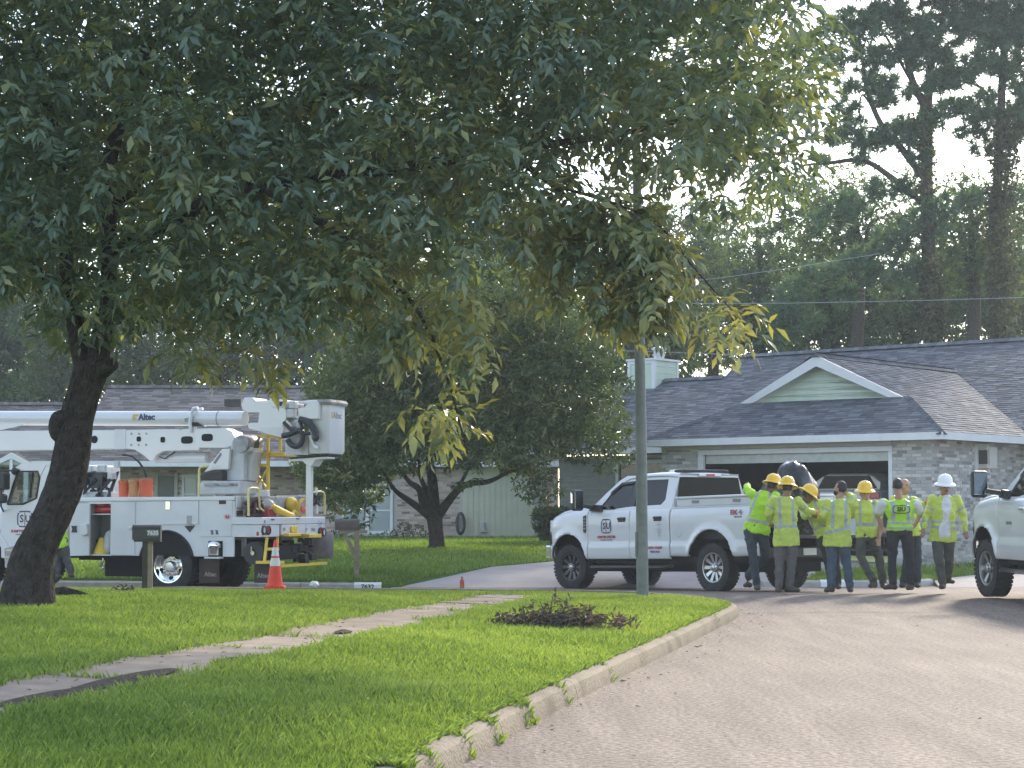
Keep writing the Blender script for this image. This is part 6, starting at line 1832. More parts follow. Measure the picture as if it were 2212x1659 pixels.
# rear end lockers (face us) and control panel
m = MB(); m.box(-1.40, -1.387, .72, 1.16, 1.06, ZT_ - .03); m.build('rear_panel', m_white, BT)
for (u0, u1, v0, v1, nm, mt) in ((725, 860, 325, 465, 'control_panel', m_white), (735, 808, 510, 575, 'rusty_plate', m_flap)):
    a = FB.px(zI(u0, v1), 'x', -1.41); b = FB.px(zI(u1, v0), 'x', -1.41)
    m = MB(); m.box(-1.425, -1.402, b.y, a.y, a.z, b.z); m.build(nm, mt, BT, bevel=.006)
a = FB.px(zI(805, 400), 'x', -1.43); m = MB(); m.box(-1.445, -1.426, a.y - .05, a.y + .05, a.z - .11, a.z + .11); m.build('gauge', m_greym, BT, bevel=.01)
# tail platform
TW = 1.30
m = MB(); m.box(-2.0, -1.39, -TW, TW, 1.27, 1.40); m.build('tail_deck', m_white2, BT, bevel=.012)
for s in (1, -1):
    m = MB(); m.box(-1.95, -1.39, s * (TW - .06), s * (TW - .02), 1.05, 1.265); m.build('tail_skirt', m_white2, BT)
m = MB(); m.box(-1.99, -1.95, .60, TW - .01, 1.05, 1.262); m.build('tail_panel', m_white, BT, bevel=.006)
m = MB(); m.box(-1.99, -1.95, -.48, .52, 1.08, 1.262); m.build('tail_panel', m_white, BT, bevel=.006)
m = MB(); m.box(-1.99, -1.95, -TW + .01, -.50, 1.05, 1.262); m.build('tail_panel', m_white, BT, bevel=.006)
for (px_, py_) in ((1068, 750), (1122, 752), (1772, 770), (1812, 776)):
    a = FB.px(zI(px_, py_), 'x', -1.995)
    T = Matrix.Translation((-1.99, a.y, a.z)) @ Matrix.Rotation(R(-90), 4, 'Y')
    lp = thing('tail_lamp', None, None); lp.parent = BT
    m = MB(); m.lathe([(.085, 0), (.085, .03), (.06, .035), (.06, .0)], 20, T); m.build('lamp_ring', m_black, lp, smooth=40)
    m = MB(); m.lathe([(.058, .0), (.058, .02), (0, .03)], 20, T); m.build('lens', m_lamp if px_ in (1068, 1812) else m_red, lp, smooth=40)
for (px_, py_, w, h, mt) in ((1080, 645, .05, .05, m_greym), (1325, 738, .05, .05, m_greym), (1600, 740, .05, .05, m_greym), (1180, 620, .12, .02, m_black), (1490, 608, .10, .02, m_black), (990, 795, .07, .07, m_red)):
    a = FB.px(zI(px_, py_), 'x', -2.0); m = MB(); m.box(-2.012, -2.001, a.y - w / 2, a.y + w / 2, a.z - h / 2, a.z + h / 2); m.build('fitting', mt, BT)
a = FB.px(zI(1770, 665), 'x', -2.003); text('lettering', 'Cat', .12, m_greyp, BT, (-2.003, a.y, a.z), (0, -1, 0), (0, 0, 1), depth=.001)
a = FB.px(zI(1690, 745), 'x', -2.003); text('lettering', 'USA', .09, m_navy, BT, (-1.993, a.y, a.z), (0, -1, 0), (0, 0, 1), depth=.001)
a0, a1 = FB.px(zI(1405, 700), 'x', -2.0), FB.px(zI(1480, 780), 'x', -2.0)
m = MB(); m.box(-2.02, -1.991, a1.y, a0.y, a1.z, a0.z); m.build('plug_socket', m_yel, BT, bevel=.01)
for (u0, u1, v0, v1) in ((1352, 1508, 790, 825), (1610, 1760, 800, 842)):
    a0, a1 = FB.px(zI(u0, v0), 'x', -2.05), FB.px(zI(u1, v1), 'x', -2.05)
    m = MB(); m.box(-2.1, -1.8, a1.y, a0.y, a1.z, a0.z); m.build('chock_tray', m_yel, BT, bevel=.01)
a = tr_(zI, [(1640, 840), (1690, 940)], -1.9); m = MB(); m.prism([(-1.98, a[0].z), (-1.8, a[0].z), (-1.9, a[1].z)], a[0].y - .1, a[0].y - .06); m.build('bracket', m_yel, BT)
m = MB(); a = FB.px(zI(1480, 960), 'x', -1.8)
rr_ = random.Random(4)
for k in range(26):
    c = a + Vector((rr_.uniform(-.2, .2), rr_.uniform(-.38, .35), rr_.uniform(-.28, .12))); s_ = rr_.uniform(.03, .09)
    m.box(c.x - s_, c.x + s_, c.y - s_ * 1.2, c.y + s_ * 1.2, c.z - s_ * .7, c.z + s_ * .7)
m.tube([a + Vector((0, 0, .35)), a + Vector((-.1, 0, .1))], .04, 8)
m.build('tow_hitch', m_black, BT, bevel=.01)
m = MB(); a = FB.px(zI(1795, 960), 'x', -1.75); m.lathe([(.26, -.24), (.29, -.2), (.29, .2), (.27, .27)], 24, Matrix.Translation((-1.70, a.y + .05, a.z + .02)), close=True); m.build('outrigger_drum', M('grey_brown_metal', (.16, .14, .13), rough=.6, var=.3, scale=5), BT, smooth=40)
a = FB.px(zI(970, 1035), 'y', 1.1); T = Matrix.Translation((a.x, 1.1, a.z)) @ Matrix.Rotation(R(-90), 4, 'X')
m = MB(); m.lathe([(.05, -.1), (.2, -.1), (.2, -.08), (.09, -.06), (.09, .06), (.2, .08), (.2, .1), (.05, .1)], 24, T); m.build('cable_reel', m_black, BT, smooth=30)
m = MB(); m.lathe([(.04, .1), (.04, .13), (0, .13)], 12, T); m.tube([T @ Vector((.02, 0, .12)), T @ Vector((.02, -.12, .13))], .02, 6); m.build('reel_hub', m_chrome, BT)
a = tr_(zI, [(1055, 1150), (1260, 1150), (1110, 840), (1240, 840), (1090, 985), (1250, 985)], -2.0)
m = MB(); m.bar(a[2], (a[0] + (a[1] - a[0]) * .1), .04); m.bar(a[3], a[0] + (a[1] - a[0]) * .85, .04); m.bar(a[4], a[5], .04, .05); m.bar(a[0] + Vector((0, .05, 0)), a[1], .22, .05); m.build('rear_step', m_yel, BT)
m = MB(); a = tr_(zI, [(1260, 1080), (1830, 1160)], -1.95); m.bar((a[0].x, a[0].y, a[1].z), (a[1].x, a[1].y, a[1].z), .10, .05); m.build('tow_bar', m_yel, BT)
for pts, yy in (([(155, 1290), (300, 1290), (300, 1466), (155, 1466)], 1.02), ([(555, 1318), (665, 1318), (665, 1466), (555, 1466)], 1.02)):
    q = tx(zB, pts, yy); f_ = plate('mud_flap', q, yy - .015, yy, m_flap, bevel=0)
    cx_, cz_ = (q[0][0] + q[1][0]) / 2, (q[0][1] * .35 + q[2][1] * .65)
    text('lettering', 'Altec', .115, M('flap_print', (.26, .22, .19), rough=.7) if 'flap_print' not in bpy.data.materials else bpy.data.materials['flap_print'], f_, (cx_ - .03, yy + .001, cz_), (-1, 0, 0), (0, 0, 1), depth=.001, bold=.004)
a = t3(zA, [(748, 1285), (748, 1310), (735, 1330), (728, 1350), (740, 1365), (758, 1352), (752, 1330)], 1.1); m = MB(); m.tube(a, .02, 6); m.build('tow_hook', m_chrome, BT)
# pedestal and turret
q = tx(zK, [(1030, 1425), (1030, 1330), (1075, 1235), (1640, 1230), (1640, 1420)], .45); plate('pedestal', q, -.45, .45, m_grease, bevel=.02)
q = tx(zK, [(1110, 1262), (1590, 1258), (1590, 1300), (1110, 1305)], .5); plate('slewing_ring', q, -.5, .5, m_greym, bevel=.02)
q = tx(zK, [(1055, 1150), (1210, 1100), (1390, 1080), (1390, 1215), (1070, 1218)], .42); plate('valve_block', q, .1, .42, m_black, bevel=.01)
q = tx(zK, [(1520, 640), (1620, 560), (1770, 640), (1785, 790), (1700, 830), (1690, 1228), (1390, 1228), (1440, 1050), (1490, 800)], .25); plate('turret', q, -.3, .25, m_grease, bevel=.02)
q = tx(zK, [(1700, 800), (1840, 790), (1820, 960), (1790, 1230), (1640, 1200), (1700, 1080)], .1); plate('turret_arm', q, -.25, .1, m_grease, bevel=.015)
q = tx(zK, [(1205, 985), (1375, 765), (1495, 760), (1470, 1062), (1240, 1075), (1110, 1110)], .36); plate('turret_cover', q, .27, .36, m_white, bevel=.015)
q = tx(zK, [(1250, 965), (1355, 815), (1375, 850), (1280, 985)], .365); plate('label_strip', q, .362, .366, m_greyp, bevel=0)
a = FB.px(zK(1690, 690), 'y', .2); T = Matrix.Translation((a.x, 0, a.z)) @ Matrix.Rotation(R(90), 4, 'X')
m = MB(); m.lathe([(.0, -.32), (.16, -.32), (.17, -.28), (.17, .28), (.16, .32), (0, .32)], 28, T); m.build('elbow_drum', m_greym, BT, smooth=40)
m = MB(); m.lathe([(.176, -.1), (.176, .1)], 28, T); m.build('elbow_band', m_black, BT, smooth=40)
# lower boom with dark plates for its lightening holes, lift cylinder
q = tx(zK, [(-3200, 512), (0, 490), (760, 475), (900, 470), (1400, 462), (1520, 520), (1590, 620), (1560, 720), (1420, 755), (1050, 750), (1050, 785), (640, 795), (530, 800), (430, 850), (375, 945), (325, 938), (240, 862), (110, 778), (0, 765), (-3200, 815)], .2)
plate('lower_boom', q, -.2, .2, m_white, bevel=.015)
q = tx(zK, [(-20, 482), (-180, 484), (-180, 772), (-20, 766)], .212); plate('boom_collar', q, .2, .212, m_white2, bevel=.004)
def hole(px_, py_, rx, ry):
    n = 24; a0 = FB.px(zK(px_ - rx, py_), 'y', .203); a1 = FB.px(zK(px_ + rx, py_), 'y', .203); b0 = FB.px(zK(px_, py_ - ry), 'y', .203)
    cx_, cz_ = (a0.x + a1.x) / 2, (a0.z + a1.z) / 2; w = abs(a1.x - a0.x) / 2; h = b0.z - cz_
    P_ = [(cx_ + math.copysign(abs(math.cos(t)) ** .6, math.cos(t)) * w, cz_ + math.copysign(abs(math.sin(t)) ** .6, math.sin(t)) * h) for t in np.linspace(0, 2 * math.pi, n, endpoint=False)]
    m = MB(); m.prism(P_, .2005, .203); m.build('painted_boom_hole', m_well, BT)  # flat dark plate, shade of the open hole put into its colour
    P2 = [(cx_ + (a - cx_) * 1.18, cz_ + (b - cz_) * 1.18) for a, b in P_]
    m = MB(); m.add([(a, .2, b) for a, b in P2] + [(a, .207, b) for a, b in P2] + [(a, .207, b) for a, b in P_] + [(a, .2, b) for a, b in P_], [(k * n + i, k * n + (i + 1) % n, (k + 1) * n + (i + 1) % n, (k + 1) * n + i) for k in range(3) for i in range(n)]); m.build('hole_rim', m_white, BT)
for h_ in ((172, 622, 34, 38), (520, 632, 36, 42), (872, 636, 88, 55), (1165, 600, 84, 55)): hole(*h_)
a = FB.px(zA(686, 425), 'y', .2); 
for (x_, y_) in ((65, 545), (175, 545), (280, 543), (62, 708), (170, 708), (278, 706), (775, 470)):
    a = FB.px(zK(x_, y_), 'y', .2); T = Matrix.Translation((a.x, .2, a.z)) @ Matrix.Rotation(R(-90), 4, 'X'); m = MB(); m.lathe([(.022, 0), (.022, .012), (0, .014)], 8, T); m.build('bolt', m_greym, BT)
for px_ in (686,):
    a = FB.px(zA(px_, 425), 'y', .2); T = Matrix.Translation((a.x, .2, a.z)) @ Matrix.Rotation(R(-90), 4, 'X'); m = MB(); m.lathe([(.075, 0), (.075, .004), (0, .004)], 18, T); m.build('painted_boom_hole', m_well, BT)
a = t3(zK, [(430, 905), (1190, 900)], .0); m = MB(); m.tube(a, .085, 16); m.build('lift_cylinder', m_white, BT, smooth=50)
a = t3(zK, [(1165, 890), (1205, 890)], .0); m = MB(); m.tube(a, .10, 16); m.build('cylinder_gland', m_greym, BT, smooth=50)
a = t3(zK, [(470, 880), (550, 905), (620, 860), (700, 805)], .12); m = MB(); m.tube(a, .013, 6); m.build('hydraulic_hose', m_hose, BT)
# upper boom tube
a = t3(zK, [(-2400, 318), (1720, 325)], .05); m = MB(); m.tube(a, .142, 28); ub = m.build('upper_boom', m_white, BT, smooth=50)
a0 = FB.px(zK(285, 305), 'y', .195); text('lettering', 'Altec', .165, m_navy, ub, (a0.x, .1955, a0.z + .0), (-1, 0, 0), (0, 0, 1), depth=.004, bold=.006)
q = tx(zK, [(72, 350), (85, 262), (165, 262), (155, 290), (112, 290), (108, 312), (140, 318), (150, 345), (118, 335), (100, 350)], .195); plate('maker_mark', q, .185, .199, m_gold, ub, bevel=0)
a = t3(zK, [(1340, 325), (1352, 325)], .05); m = MB(); m.tube(a, .147, 24); m.build('boom_band', m_greyp, BT, smooth=50)
a = t3(zK, [(1040, 180), (960, 165), (905, 190), (885, 270), (905, 340)], .05); b = t3(zK, [(1030, 170), (965, 180), (935, 260), (915, 380), (925, 520)], .24)
m = MB(); m.tube(b, .035, 8); m.tube([p + Vector((.05, -.28, 0)) for p in b], .03, 8); m.bar(b[1], b[1] + Vector((.05, -.28, 0)), .05); m.build('boom_strap', m_white, BT)
q = tx(zK, [(840, 320), (900, 310), (900, 370), (840, 375)], .24); plate('strap_buckle', q, .2, .26, m_greym)
q = tx(zK, [(960, 378), (1060, 378), (1100, 438), (960, 438)], .1); plate('boom_rest', q, -.05, .17, m_black)
q = tx(zL, [(-200, 555), (310, 556), (310, 572), (0, 642), (-200, 660)], .22); plate('boom_wing', q, .18, .22, m_white)
# boom-tip housing
q = tx(zH, [(205, 300), (250, 192), (385, 186), (450, 245), (660, 232), (675, 205), (955, 228), (945, 555), (890, 640), (865, 838), (745, 812), (560, 762), (330, 705), (292, 610), (480, 600), (495, 440), (300, 437), (215, 380)], .3); plate('boom_tip', q, -.25, .3, m_white, bevel=.02)
q = tx(zH, [(500, 665), (905, 668), (865, 838), (745, 812), (560, 762)], .31); plate('tip_skirt', q, .3, .312, m_white2, bevel=.004)
q = tx(zH, [(690, 235), (915, 238), (880, 350), (705, 345)], .31); plate('tip_window_frame', q, .3, .315, m_white, bevel=.01)
q = tx(zH, [(795, 252), (892, 255), (865, 328), (765, 326)], .32); plate('tip_window', q, .316, .32, m_black, bevel=0)
q = tx(zH, [(950, 260), (1120, 280), (1130, 560), (1090, 690), (1000, 600), (945, 560)], .2); plate('rotator', q, -.1, .2, m_greym, bevel=.02)
for (x_, y_, s_) in ((1060, 310, .07), (1040, 450, .08), (1150, 620, .07), (1100, 640, .06), (980, 330, .06)):
    a = FB.px(zH(x_, y_), 'y', .25); m = MB(); m.box(a.x - s_, a.x + s_, .2, .33, a.z - s_, a.z + s_); m.build('rotator_block', m_grease if s_ > .065 else m_greym, BT, bevel=.02)
a = FB.px(zH(1145, 515), 'y', .35); m = MB(); m.ell((a.x, .35, a.z), .04); m.build('work_lamp', m_lamp, BT)
q = tx(zH, [(1140, 250), (1440, 228), (1500, 300), (1490, 545), (1330, 545), (1160, 500), (1140, 370), (1240, 360), (1290, 300), (1150, 290)], .36); plate('control_cover', q, .2, .4, m_white, bevel=.02)
# the bucket
bu = thing('bucket', None, None); bu.parent = BT
X0, X1 = FB.px(zH(905, 1100), 'y', .32).x, FB.px(zH(1640, 1100), 'y', .32).x
Z0, Z1 = FB.px(zH(1640, 1100), 'y', .32).z, FB.px(zH(1640, 280), 'y', .32).z
YR_ = FB.px(zH(1908, 1080), 'x', X1).y
def brect(x0, x1, y0, y1, z, r=.05):
    o = []
    for cx_, cy_, a0 in ((x1 - r, y1 - r, 0), (x0 + r, y1 - r, 90), (x0 + r, y0 + r, 180), (x1 - r, y0 + r, 270)):
        for k in range(4): a = R(a0 + k * 30); o.append(Vector((cx_ + r * math.cos(a), cy_ + r * math.sin(a), z)))
    return o
xl_, xh_ = min(X0, X1), max(X0, X1)
xm_ = X1 + .42     # the working basket is the outer part; its lower skirt reaches further in
m = MB(); m.loft([brect(xl_ + .02, xm_, YR_ + .02, .30, Z0), brect(xl_, xm_, YR_, .32, Z0 + .06), brect(xl_, xm_ + .02, YR_, .32, Z1)]); m.build('basket', m_white, bu, smooth=40)
m = MB(); m.loft([brect(xm_ + .003, xh_, YR_ + .1, .30, Z0 - .02), brect(xm_ + .003, xh_, YR_ + .1, .31, Z0 + .40)]); m.build('basket_skirt', m_grease, bu, smooth=40)
q = tx(zH, [(1300, 800), (1360, 790), (1400, 940), (1470, 990), (1470, 1030), (1400, 1020), (1330, 880)], .36); plate('basket_step', q, .325, .38, m_white, bu, bevel=.01)
m = MB(); m.loft([brect(xl_ - .03, xm_ + .05, YR_ - .03, .35, Z1 - .03), brect(xl_ - .05, xm_ + .07, YR_ - .05, .37, Z1 + .02), brect(xl_ - .02, xm_ + .04, YR_ - .02, .34, Z1 + .07)]); m.build('basket_cover', M('weathered_cover', (.30, .29, .27), rough=.9, var=.35, scale=7), bu, smooth=40)
a = FB.px(zH(1770, 485), 'x', xl_ - .002); text('lettering', 'Altec', .17, m_greyp, bu, (xl_ - .003, a.y - .02, a.z), (0, -1, 0), (0, 0, 1), depth=.001, bold=.005)
a = FB.px(zH(1695, 475), 'x', xl_ - .003); m = MB(); m.box(xl_ - .004, xl_ - .001, a.y - .03, a.y + .03, a.z - .06, a.z + .06); m.build('maker_mark', m_gold, bu)
for pts, r_ in (([(1165, 545), (1260, 575), (1345, 645), (1410, 740), (1425, 830), (1395, 880)], .062), ([(965, 875), (1005, 940), (1060, 978), (1120, 985), (1180, 945), (1210, 860), (1205, 770), (1150, 730), (1060, 760), (960, 800), (880, 815)], .052), ([(900, 590), (960, 650), (1010, 700), (1120, 730)], .035), ([(1150, 560), (1190, 640), (1200, 760), (1320, 775)], .03)):
    m = MB(); m.tube(catmull(t3(zH, pts, .42), 5), r_, 10); m.build('hose', m_hose, BT, smooth=60)
# bucket rest on its post
q = tx(zH, [(975, 1195), (1600, 1150), (1605, 1185), (1420, 1205), (1350, 1310), (1290, 1312), (1205, 1225), (985, 1228)], .15); plate('bucket_rest', q, -.2, .15, m_white)
a0 = FB.px(zH(1325, 1300), 'y', 0); m = MB(); m.bar((a0.x, 0, 1.40), (a0.x, 0, a0.z), .10); m.build('rest_post', m_white, BT)
q = tx(zH, [(985, 1170), (1620, 1115), (1625, 1140), (985, 1192)], .2); plate('rest_pad', q, -.3, .2, m_black)
# yellow stand with ladder
Y0, Y1 = -.25, -.75
m = MB()
for y in (Y0, Y1):
    p = lambda x, yy: FB.px(zB(x, yy), 'y', y)
    for x in (545, 656): m.bar(p(x, 800), p(x, 390), .05)
    m.bar(p(595, 510), p(598, 400), .035); m.bar(p(745, 510), p(745, 405), .045)
    m.bar(p(480, 408), p(672, 396), .045); m.bar(p(660, 400), p(775, 412), .045)
    m.bar(p(545, 612), p(656, 612), .06); m.bar(p(555, 790), p(650, 640), .035); m.bar(p(555, 640), p(650, 790), .035); m.bar(p(545, 795), p(656, 795), .05)
for (x, yy) in ((545, 400), (656, 398), (656, 530), (545, 540), (656, 612), (545, 612), (745, 410), (656, 700)):
    m.bar(FB.px(zB(x, yy), 'y', Y0), FB.px(zB(x, yy), 'y', Y1), .04)
m.build('stand_frame', m_yel, BT)
q = tx(zB, [(540, 520), (775, 515), (775, 545), (540, 548)], Y0); plate('stand_floor', q, Y1, Y0, m_yel)
q = tx(zB, [(530, 600), (590, 605), (560, 640), (560, 780), (545, 780)], Y0 + .03); plate('stand_gusset', q, Y0, Y0 + .03, M('orange_paint', (.62, .28, .03), rough=.5, var=.1))
# yellow grab rails
def rail(pts, ax='y', c=.9, z=zB, r=.022, mat=None):
    P_ = [FB.px(z(*p), ax, c) for p in pts]; m = MB(); m.tube(P_, r, 8); return m.build('grab_rail', mat or m_railp, BT, smooth=60)
m_railp = M('pale_yellow_paint', (.66, .58, .24), rough=.5, var=.08)
rail([(155, 830), (155, 645), (165, 626), (185, 620), (222, 620)], c=.6)
rail([(880, 572), (876, 255), (888, 232), (920, 225), (980, 227), (1006, 245), (1012, 300), (1015, 470), (1050, 500), (1095, 525)], 'x', -1.7, zI)
rail([(1828, 560), (1826, 310), (1812, 282), (1780, 268), (1700, 276), (1690, 290)], 'x', -1.9, zI)
rail([(1660, 600), (1662, 460), (1640, 410), (1600, 385)], 'x', -1.9, zI, .018)
rail([(1725, 222), (1725, 320)], 'x', -1.9, zI, .03, m_white); rail([(1727, 430), (1727, 545)], 'x', -1.9, zI, .03, m_white)
# gear on the deck
a = FB.px(zI(1080, 500), 'x', -1.45); b = FB.px(zI(1590, 335), 'x', -1.45)
m = MB(); m.box(-1.44, -1.0, b.y, a.y, 1.405, b.z); m.build('deck_chest', m_greym, BT, bevel=.015)
m = MB(); m.box(-1.46, -1.0, b.y + .0, b.y + .35, b.z + .002, b.z + .03); m.build('chest_lid', m_white2, BT)
q = tx(zI, [(890, 400), (1010, 250), (1110, 250), (1120, 330), (1000, 350)], .7); plate('deck_plate', q, .6, .7, m_grease)
def onbt(nm, lab, cat, **k): return thing(nm, lab, cat, BT.location, BT.rotation_euler, **k)
g = onbt('rope_coil', 'coil of yellow rope lying at the tail of the bucket truck', 'rope')
c = FB.px(zI(1560, 480), 'x', -1.75); m = MB()
m.tube([c + Vector((rr_.uniform(-.03, .03), .19 * math.cos(t) * (1 + .1 * math.sin(t * 1.7)), .17 * math.sin(t) * (1 + .12 * math.cos(t * 2.3)) + .0)) for t in np.linspace(0, 38, 130)], .013, 5)
m.tube([c + Vector((0, .15, -.12)), c + Vector((.02, .35, -.05)), c + Vector((0, .55, -.18))], .03, 6); m.build('rope', m_yel, g)
g = onbt('rope_bag', 'yellow rope bag slumped beside the coiled rope on the truck tail', 'bag'); c = FB.px(zI(1410, 420), 'x', -1.5); m = MB(); m.ell(c, (.12, .16, .13)); m.ell(c + Vector((0, -.12, -.08)), (.1, .14, .1)); m.build('sack', m_yel, g, smooth=60)
g = onbt('yellow_hose', 'yellow tapered guard lying across the tail of the bucket truck', 'guard'); P_ = tr_(zI, [(1180, 440), (1235, 495), (1330, 545), (1430, 572)], -1.9); m = MB(); m.tube(P_, [.03, .07, .075, .05], 10); m.build('tube', m_yel, g, smooth=60)
g = onbt('red_box', 'small dark red box on the tail of the bucket truck', 'box'); c = FB.px(zI(1150, 532), 'x', -1.75); m = MB(); m.box(-1.8, -1.6, c.y - .16, c.y + .16, 1.405, c.z + .08); m.build('case', m_redp, g, bevel=.01)
g = onbt('cable_bundle', 'tangle of grey and maroon cable on the truck tail beside the control panel', 'cable')
m = MB(); c = FB.px(zI(960, 480), 'x', -1.6)
for k in range(9):
    t0 = rr_.uniform(0, 6); m.tube([c + Vector((rr_.uniform(-.1, .1), .16 * math.cos(t + t0) + .03 * k - .12, .20 * math.sin(t + t0) * rr_.uniform(.6, 1))) for t in np.linspace(0, 5, 14)], .028, 6)
m.build('cable', M('maroon_cable', (.10, .045, .05), rough=.6, var=.4, scale=3), g, smooth=60)
g = onbt('tool_bag', 'grey tool bag among the gear on the bucket truck tail', 'bag'); c = FB.px(zI(1115, 450), 'x', -1.55); m = MB(); m.ell(c, (.14, .15, .13)); m.build('bag', m_greym, g, smooth=60)
g = onbt('wire_basket', 'dark tangled wire bundle hung by the rail on the far corner of the truck tail', 'wire'); c = FB.px(zI(1690, 370), 'x', -1.85); m = MB()
for k in range(14): m.tube([c + Vector((rr_.uniform(-.1, .1), rr_.uniform(-.22, .22), rr_.uniform(-.12, .14))) for _ in range(5)], .014, 5)
m.build('wire', m_black, g)
g = onbt('red_helmet', 'red round cap lying inside the yellow rope coil on the truck', 'cap'); c = FB.px(zI(1565, 490), 'x', -1.82); m = MB(); m.ell(c, (.05, .1, .08)); m.build('cap', M('coral_plastic', (.6, .12, .10), rough=.4), g, smooth=60)
# buckets and tools on top of the lockers
def pail(lab, u, v0, v1, w, mat, tilt=0):
    g = onbt('tool_pail', lab, 'bucket', group='canvas pails standing on the truck lockers')
    c = FB.px(zA(u, v1), 'y', .95); t_ = FB.px(zA(u, v0), 'y', .95); h = t_.z - c.z
    r0 = w / 1.84375 * KS / 118 / 2
    T = Matrix.Translation((c.x, .95, ZT_ + .002)) @ Matrix.Rotation(R(tilt), 4, 'Y')
    m = MB(); m.lathe([(r0 * .82, 0), (r0, h), (r0 * 1.06, h * 1.0), (r0 * 1.06, h * .86), (r0 * .99, h * .85)], 22, T); m.lathe([(0, .004), (r0 * .82, .004)], 22, T); m.build('pail', mat, g, smooth=40)
    m = MB(); m.tube([T @ Vector((r0 * math.cos(t), 0, h + r0 * .6 * math.sin(t) * .3)) for t in np.linspace(0, math.pi, 10)], .008, 5); m.build('handle', m_tanp, g)
pail('faded red pail on the truck lockers, nearest the trunk', 897, 722, 838, 84, m_orange, -3)
pail('tan canvas pail between two red pails on the truck lockers', 973, 714, 838, 84, m_tanp)
pail('bright red pail on the truck lockers, nearest the boom turret', 1064, 712, 838, 104, m_orange, 3)
g = onbt('tool_rack', 'black and white clutter of hoses and fittings on the lockers beside the trunk', 'equipment')
m = MB(); c = FB.px(zA(720, 760), 'y', .9)
for k in range(10): m.tube([c + Vector((rr_.uniform(-.3, .3), rr_.uniform(-.2, .2), rr_.uniform(-.35, .25))) for _ in range(4)], rr_.uniform(.02, .045), 6)
m.box(c.x - .12, c.x + .14, .8, 1.0, c.z - .05, c.z + .25); m.build('hoses', m_hose, g)
m = MB()
for k in range(9):
    q = c + Vector((rr_.uniform(-.45, .3), rr_.uniform(-.1, .1), rr_.uniform(.15, .4))); m.box(q.x - .05, q.x + .05, q.y - .04, q.y + .04, q.z - .05, q.z + .07)
m.box(c.x - .3, c.x + .35, .7, .95, ZT_ + .002, ZT_ + .10); m.build('fittings', m_grease, g, bevel=.01)
a = t3(zA, [(890, 535), (960, 545), (1010, 590), (1045, 640), (1062, 700)], .9); m = MB(); m.tube(a, .02, 6); m.build('hose', m_hose, g)
# ================================================================== people
m_skin = M('skin', (.40, .235, .17), rough=.55, var=.08, scale=10)
m_skin2 = M('skin_tan', (.30, .165, .115), rough=.55, var=.08, scale=10)
m_skin3 = M('skin_dark', (.13, .075, .055), rough=.5, var=.1, scale=10)
m_lime = M('hivis_lime', (.50, .60, .11), rough=.75, var=.07, scale=9)
m_limeb = M('hivis_bright_lime', (.40, .70, .035), rough=.7, var=.05, scale=9)
m_tape = M('reflective_tape', (.34, .38, .37), rough=.35, var=.1, scale=12)
m_tee = M('white_cotton', (.62, .63, .66), rough=.85, var=.05, scale=10)
m_jean = M('blue_denim', (.055, .085, .13), rough=.85, var=.25, scale=7)
m_jean2 = M('dark_denim', (.035, .048, .068), rough=.85, var=.25, scale=7)
m_greyt = M('grey_work_cloth', (.105, .10, .102), rough=.9, var=.2, scale=7)
m_blackt = M('black_work_cloth', (.022, .025, .033), rough=.85, var=.25, scale=7)
m_khak = M('dark_grey_cloth', (.075, .078, .075), rough=.9, var=.2, scale=7)
m_boot = M('boot_leather', (.055, .042, .034), rough=.7, var=.3, scale=15)
m_hatY = M('yellow_hard_hat', (.80, .50, .02), rough=.3, var=.04, coat=.3)
m_hatW = M('white_hard_hat', (.80, .81, .82), rough=.3, var=.04, coat=.3)
m_hair = M('dark_hair', (.022, .016, .012), rough=.6, var=.3, scale=30)
m_glove = M('orange_glove', (.50, .22, .10), rough=.8, var=.15)
_tex = {}
def clouds(sz):
    if sz not in _tex:
        t = bpy.data.textures.new('cloth_folds', 'CLOUDS'); t.noise_scale = sz; t.noise_depth = 2; _tex[sz] = t
    return _tex[sz]
def fuse(mb, name, mats, parent, voxel=.013, fold=0.0, fsize=.12, smooth=3):
    """one continuous skin over overlapping volumes"""
    me = mb.mesh(name, mats, fix=True)
    o = link(name, me, parent)
    r = o.modifiers.new('r', 'REMESH'); r.mode = 'VOXEL'; r.voxel_size = voxel; r.use_smooth_shade = True
    if fold:
        d = o.modifiers.new('d', 'DISPLACE'); d.texture = clouds(fsize); d.texture_coords = 'LOCAL'; d.strength = fold; d.mid_level = .5
        d2 = o.modifiers.new('d2', 'DISPLACE'); d2.texture = clouds(fsize * .4); d2.texture_coords = 'LOCAL'; d2.strength = fold * .45; d2.mid_level = .5
    s = o.modifiers.new('s', 'SMOOTH'); s.factor = .5; s.iterations = smooth
    bpy.context.view_layer.update()
    new = bpy.data.meshes.new_from_object(o.evaluated_get(bpy.context.evaluated_depsgraph_get()))
    o.modifiers.clear(); o.data = new; bpy.data.meshes.remove(me); new.name = name
    new.materials.clear()
    for m_ in (mats if isinstance(mats, (list, tuple)) else [mats]): new.materials.append(m_)
    new.polygons.foreach_set('use_smooth', [True] * len(new.polygons))
    return o
def seg_d(p, a, b):
    d = b - a; t = max(0, min(1, (p - a).dot(d) / (d.length_squared + 1e-9))); return (p - a - d * t).length, t
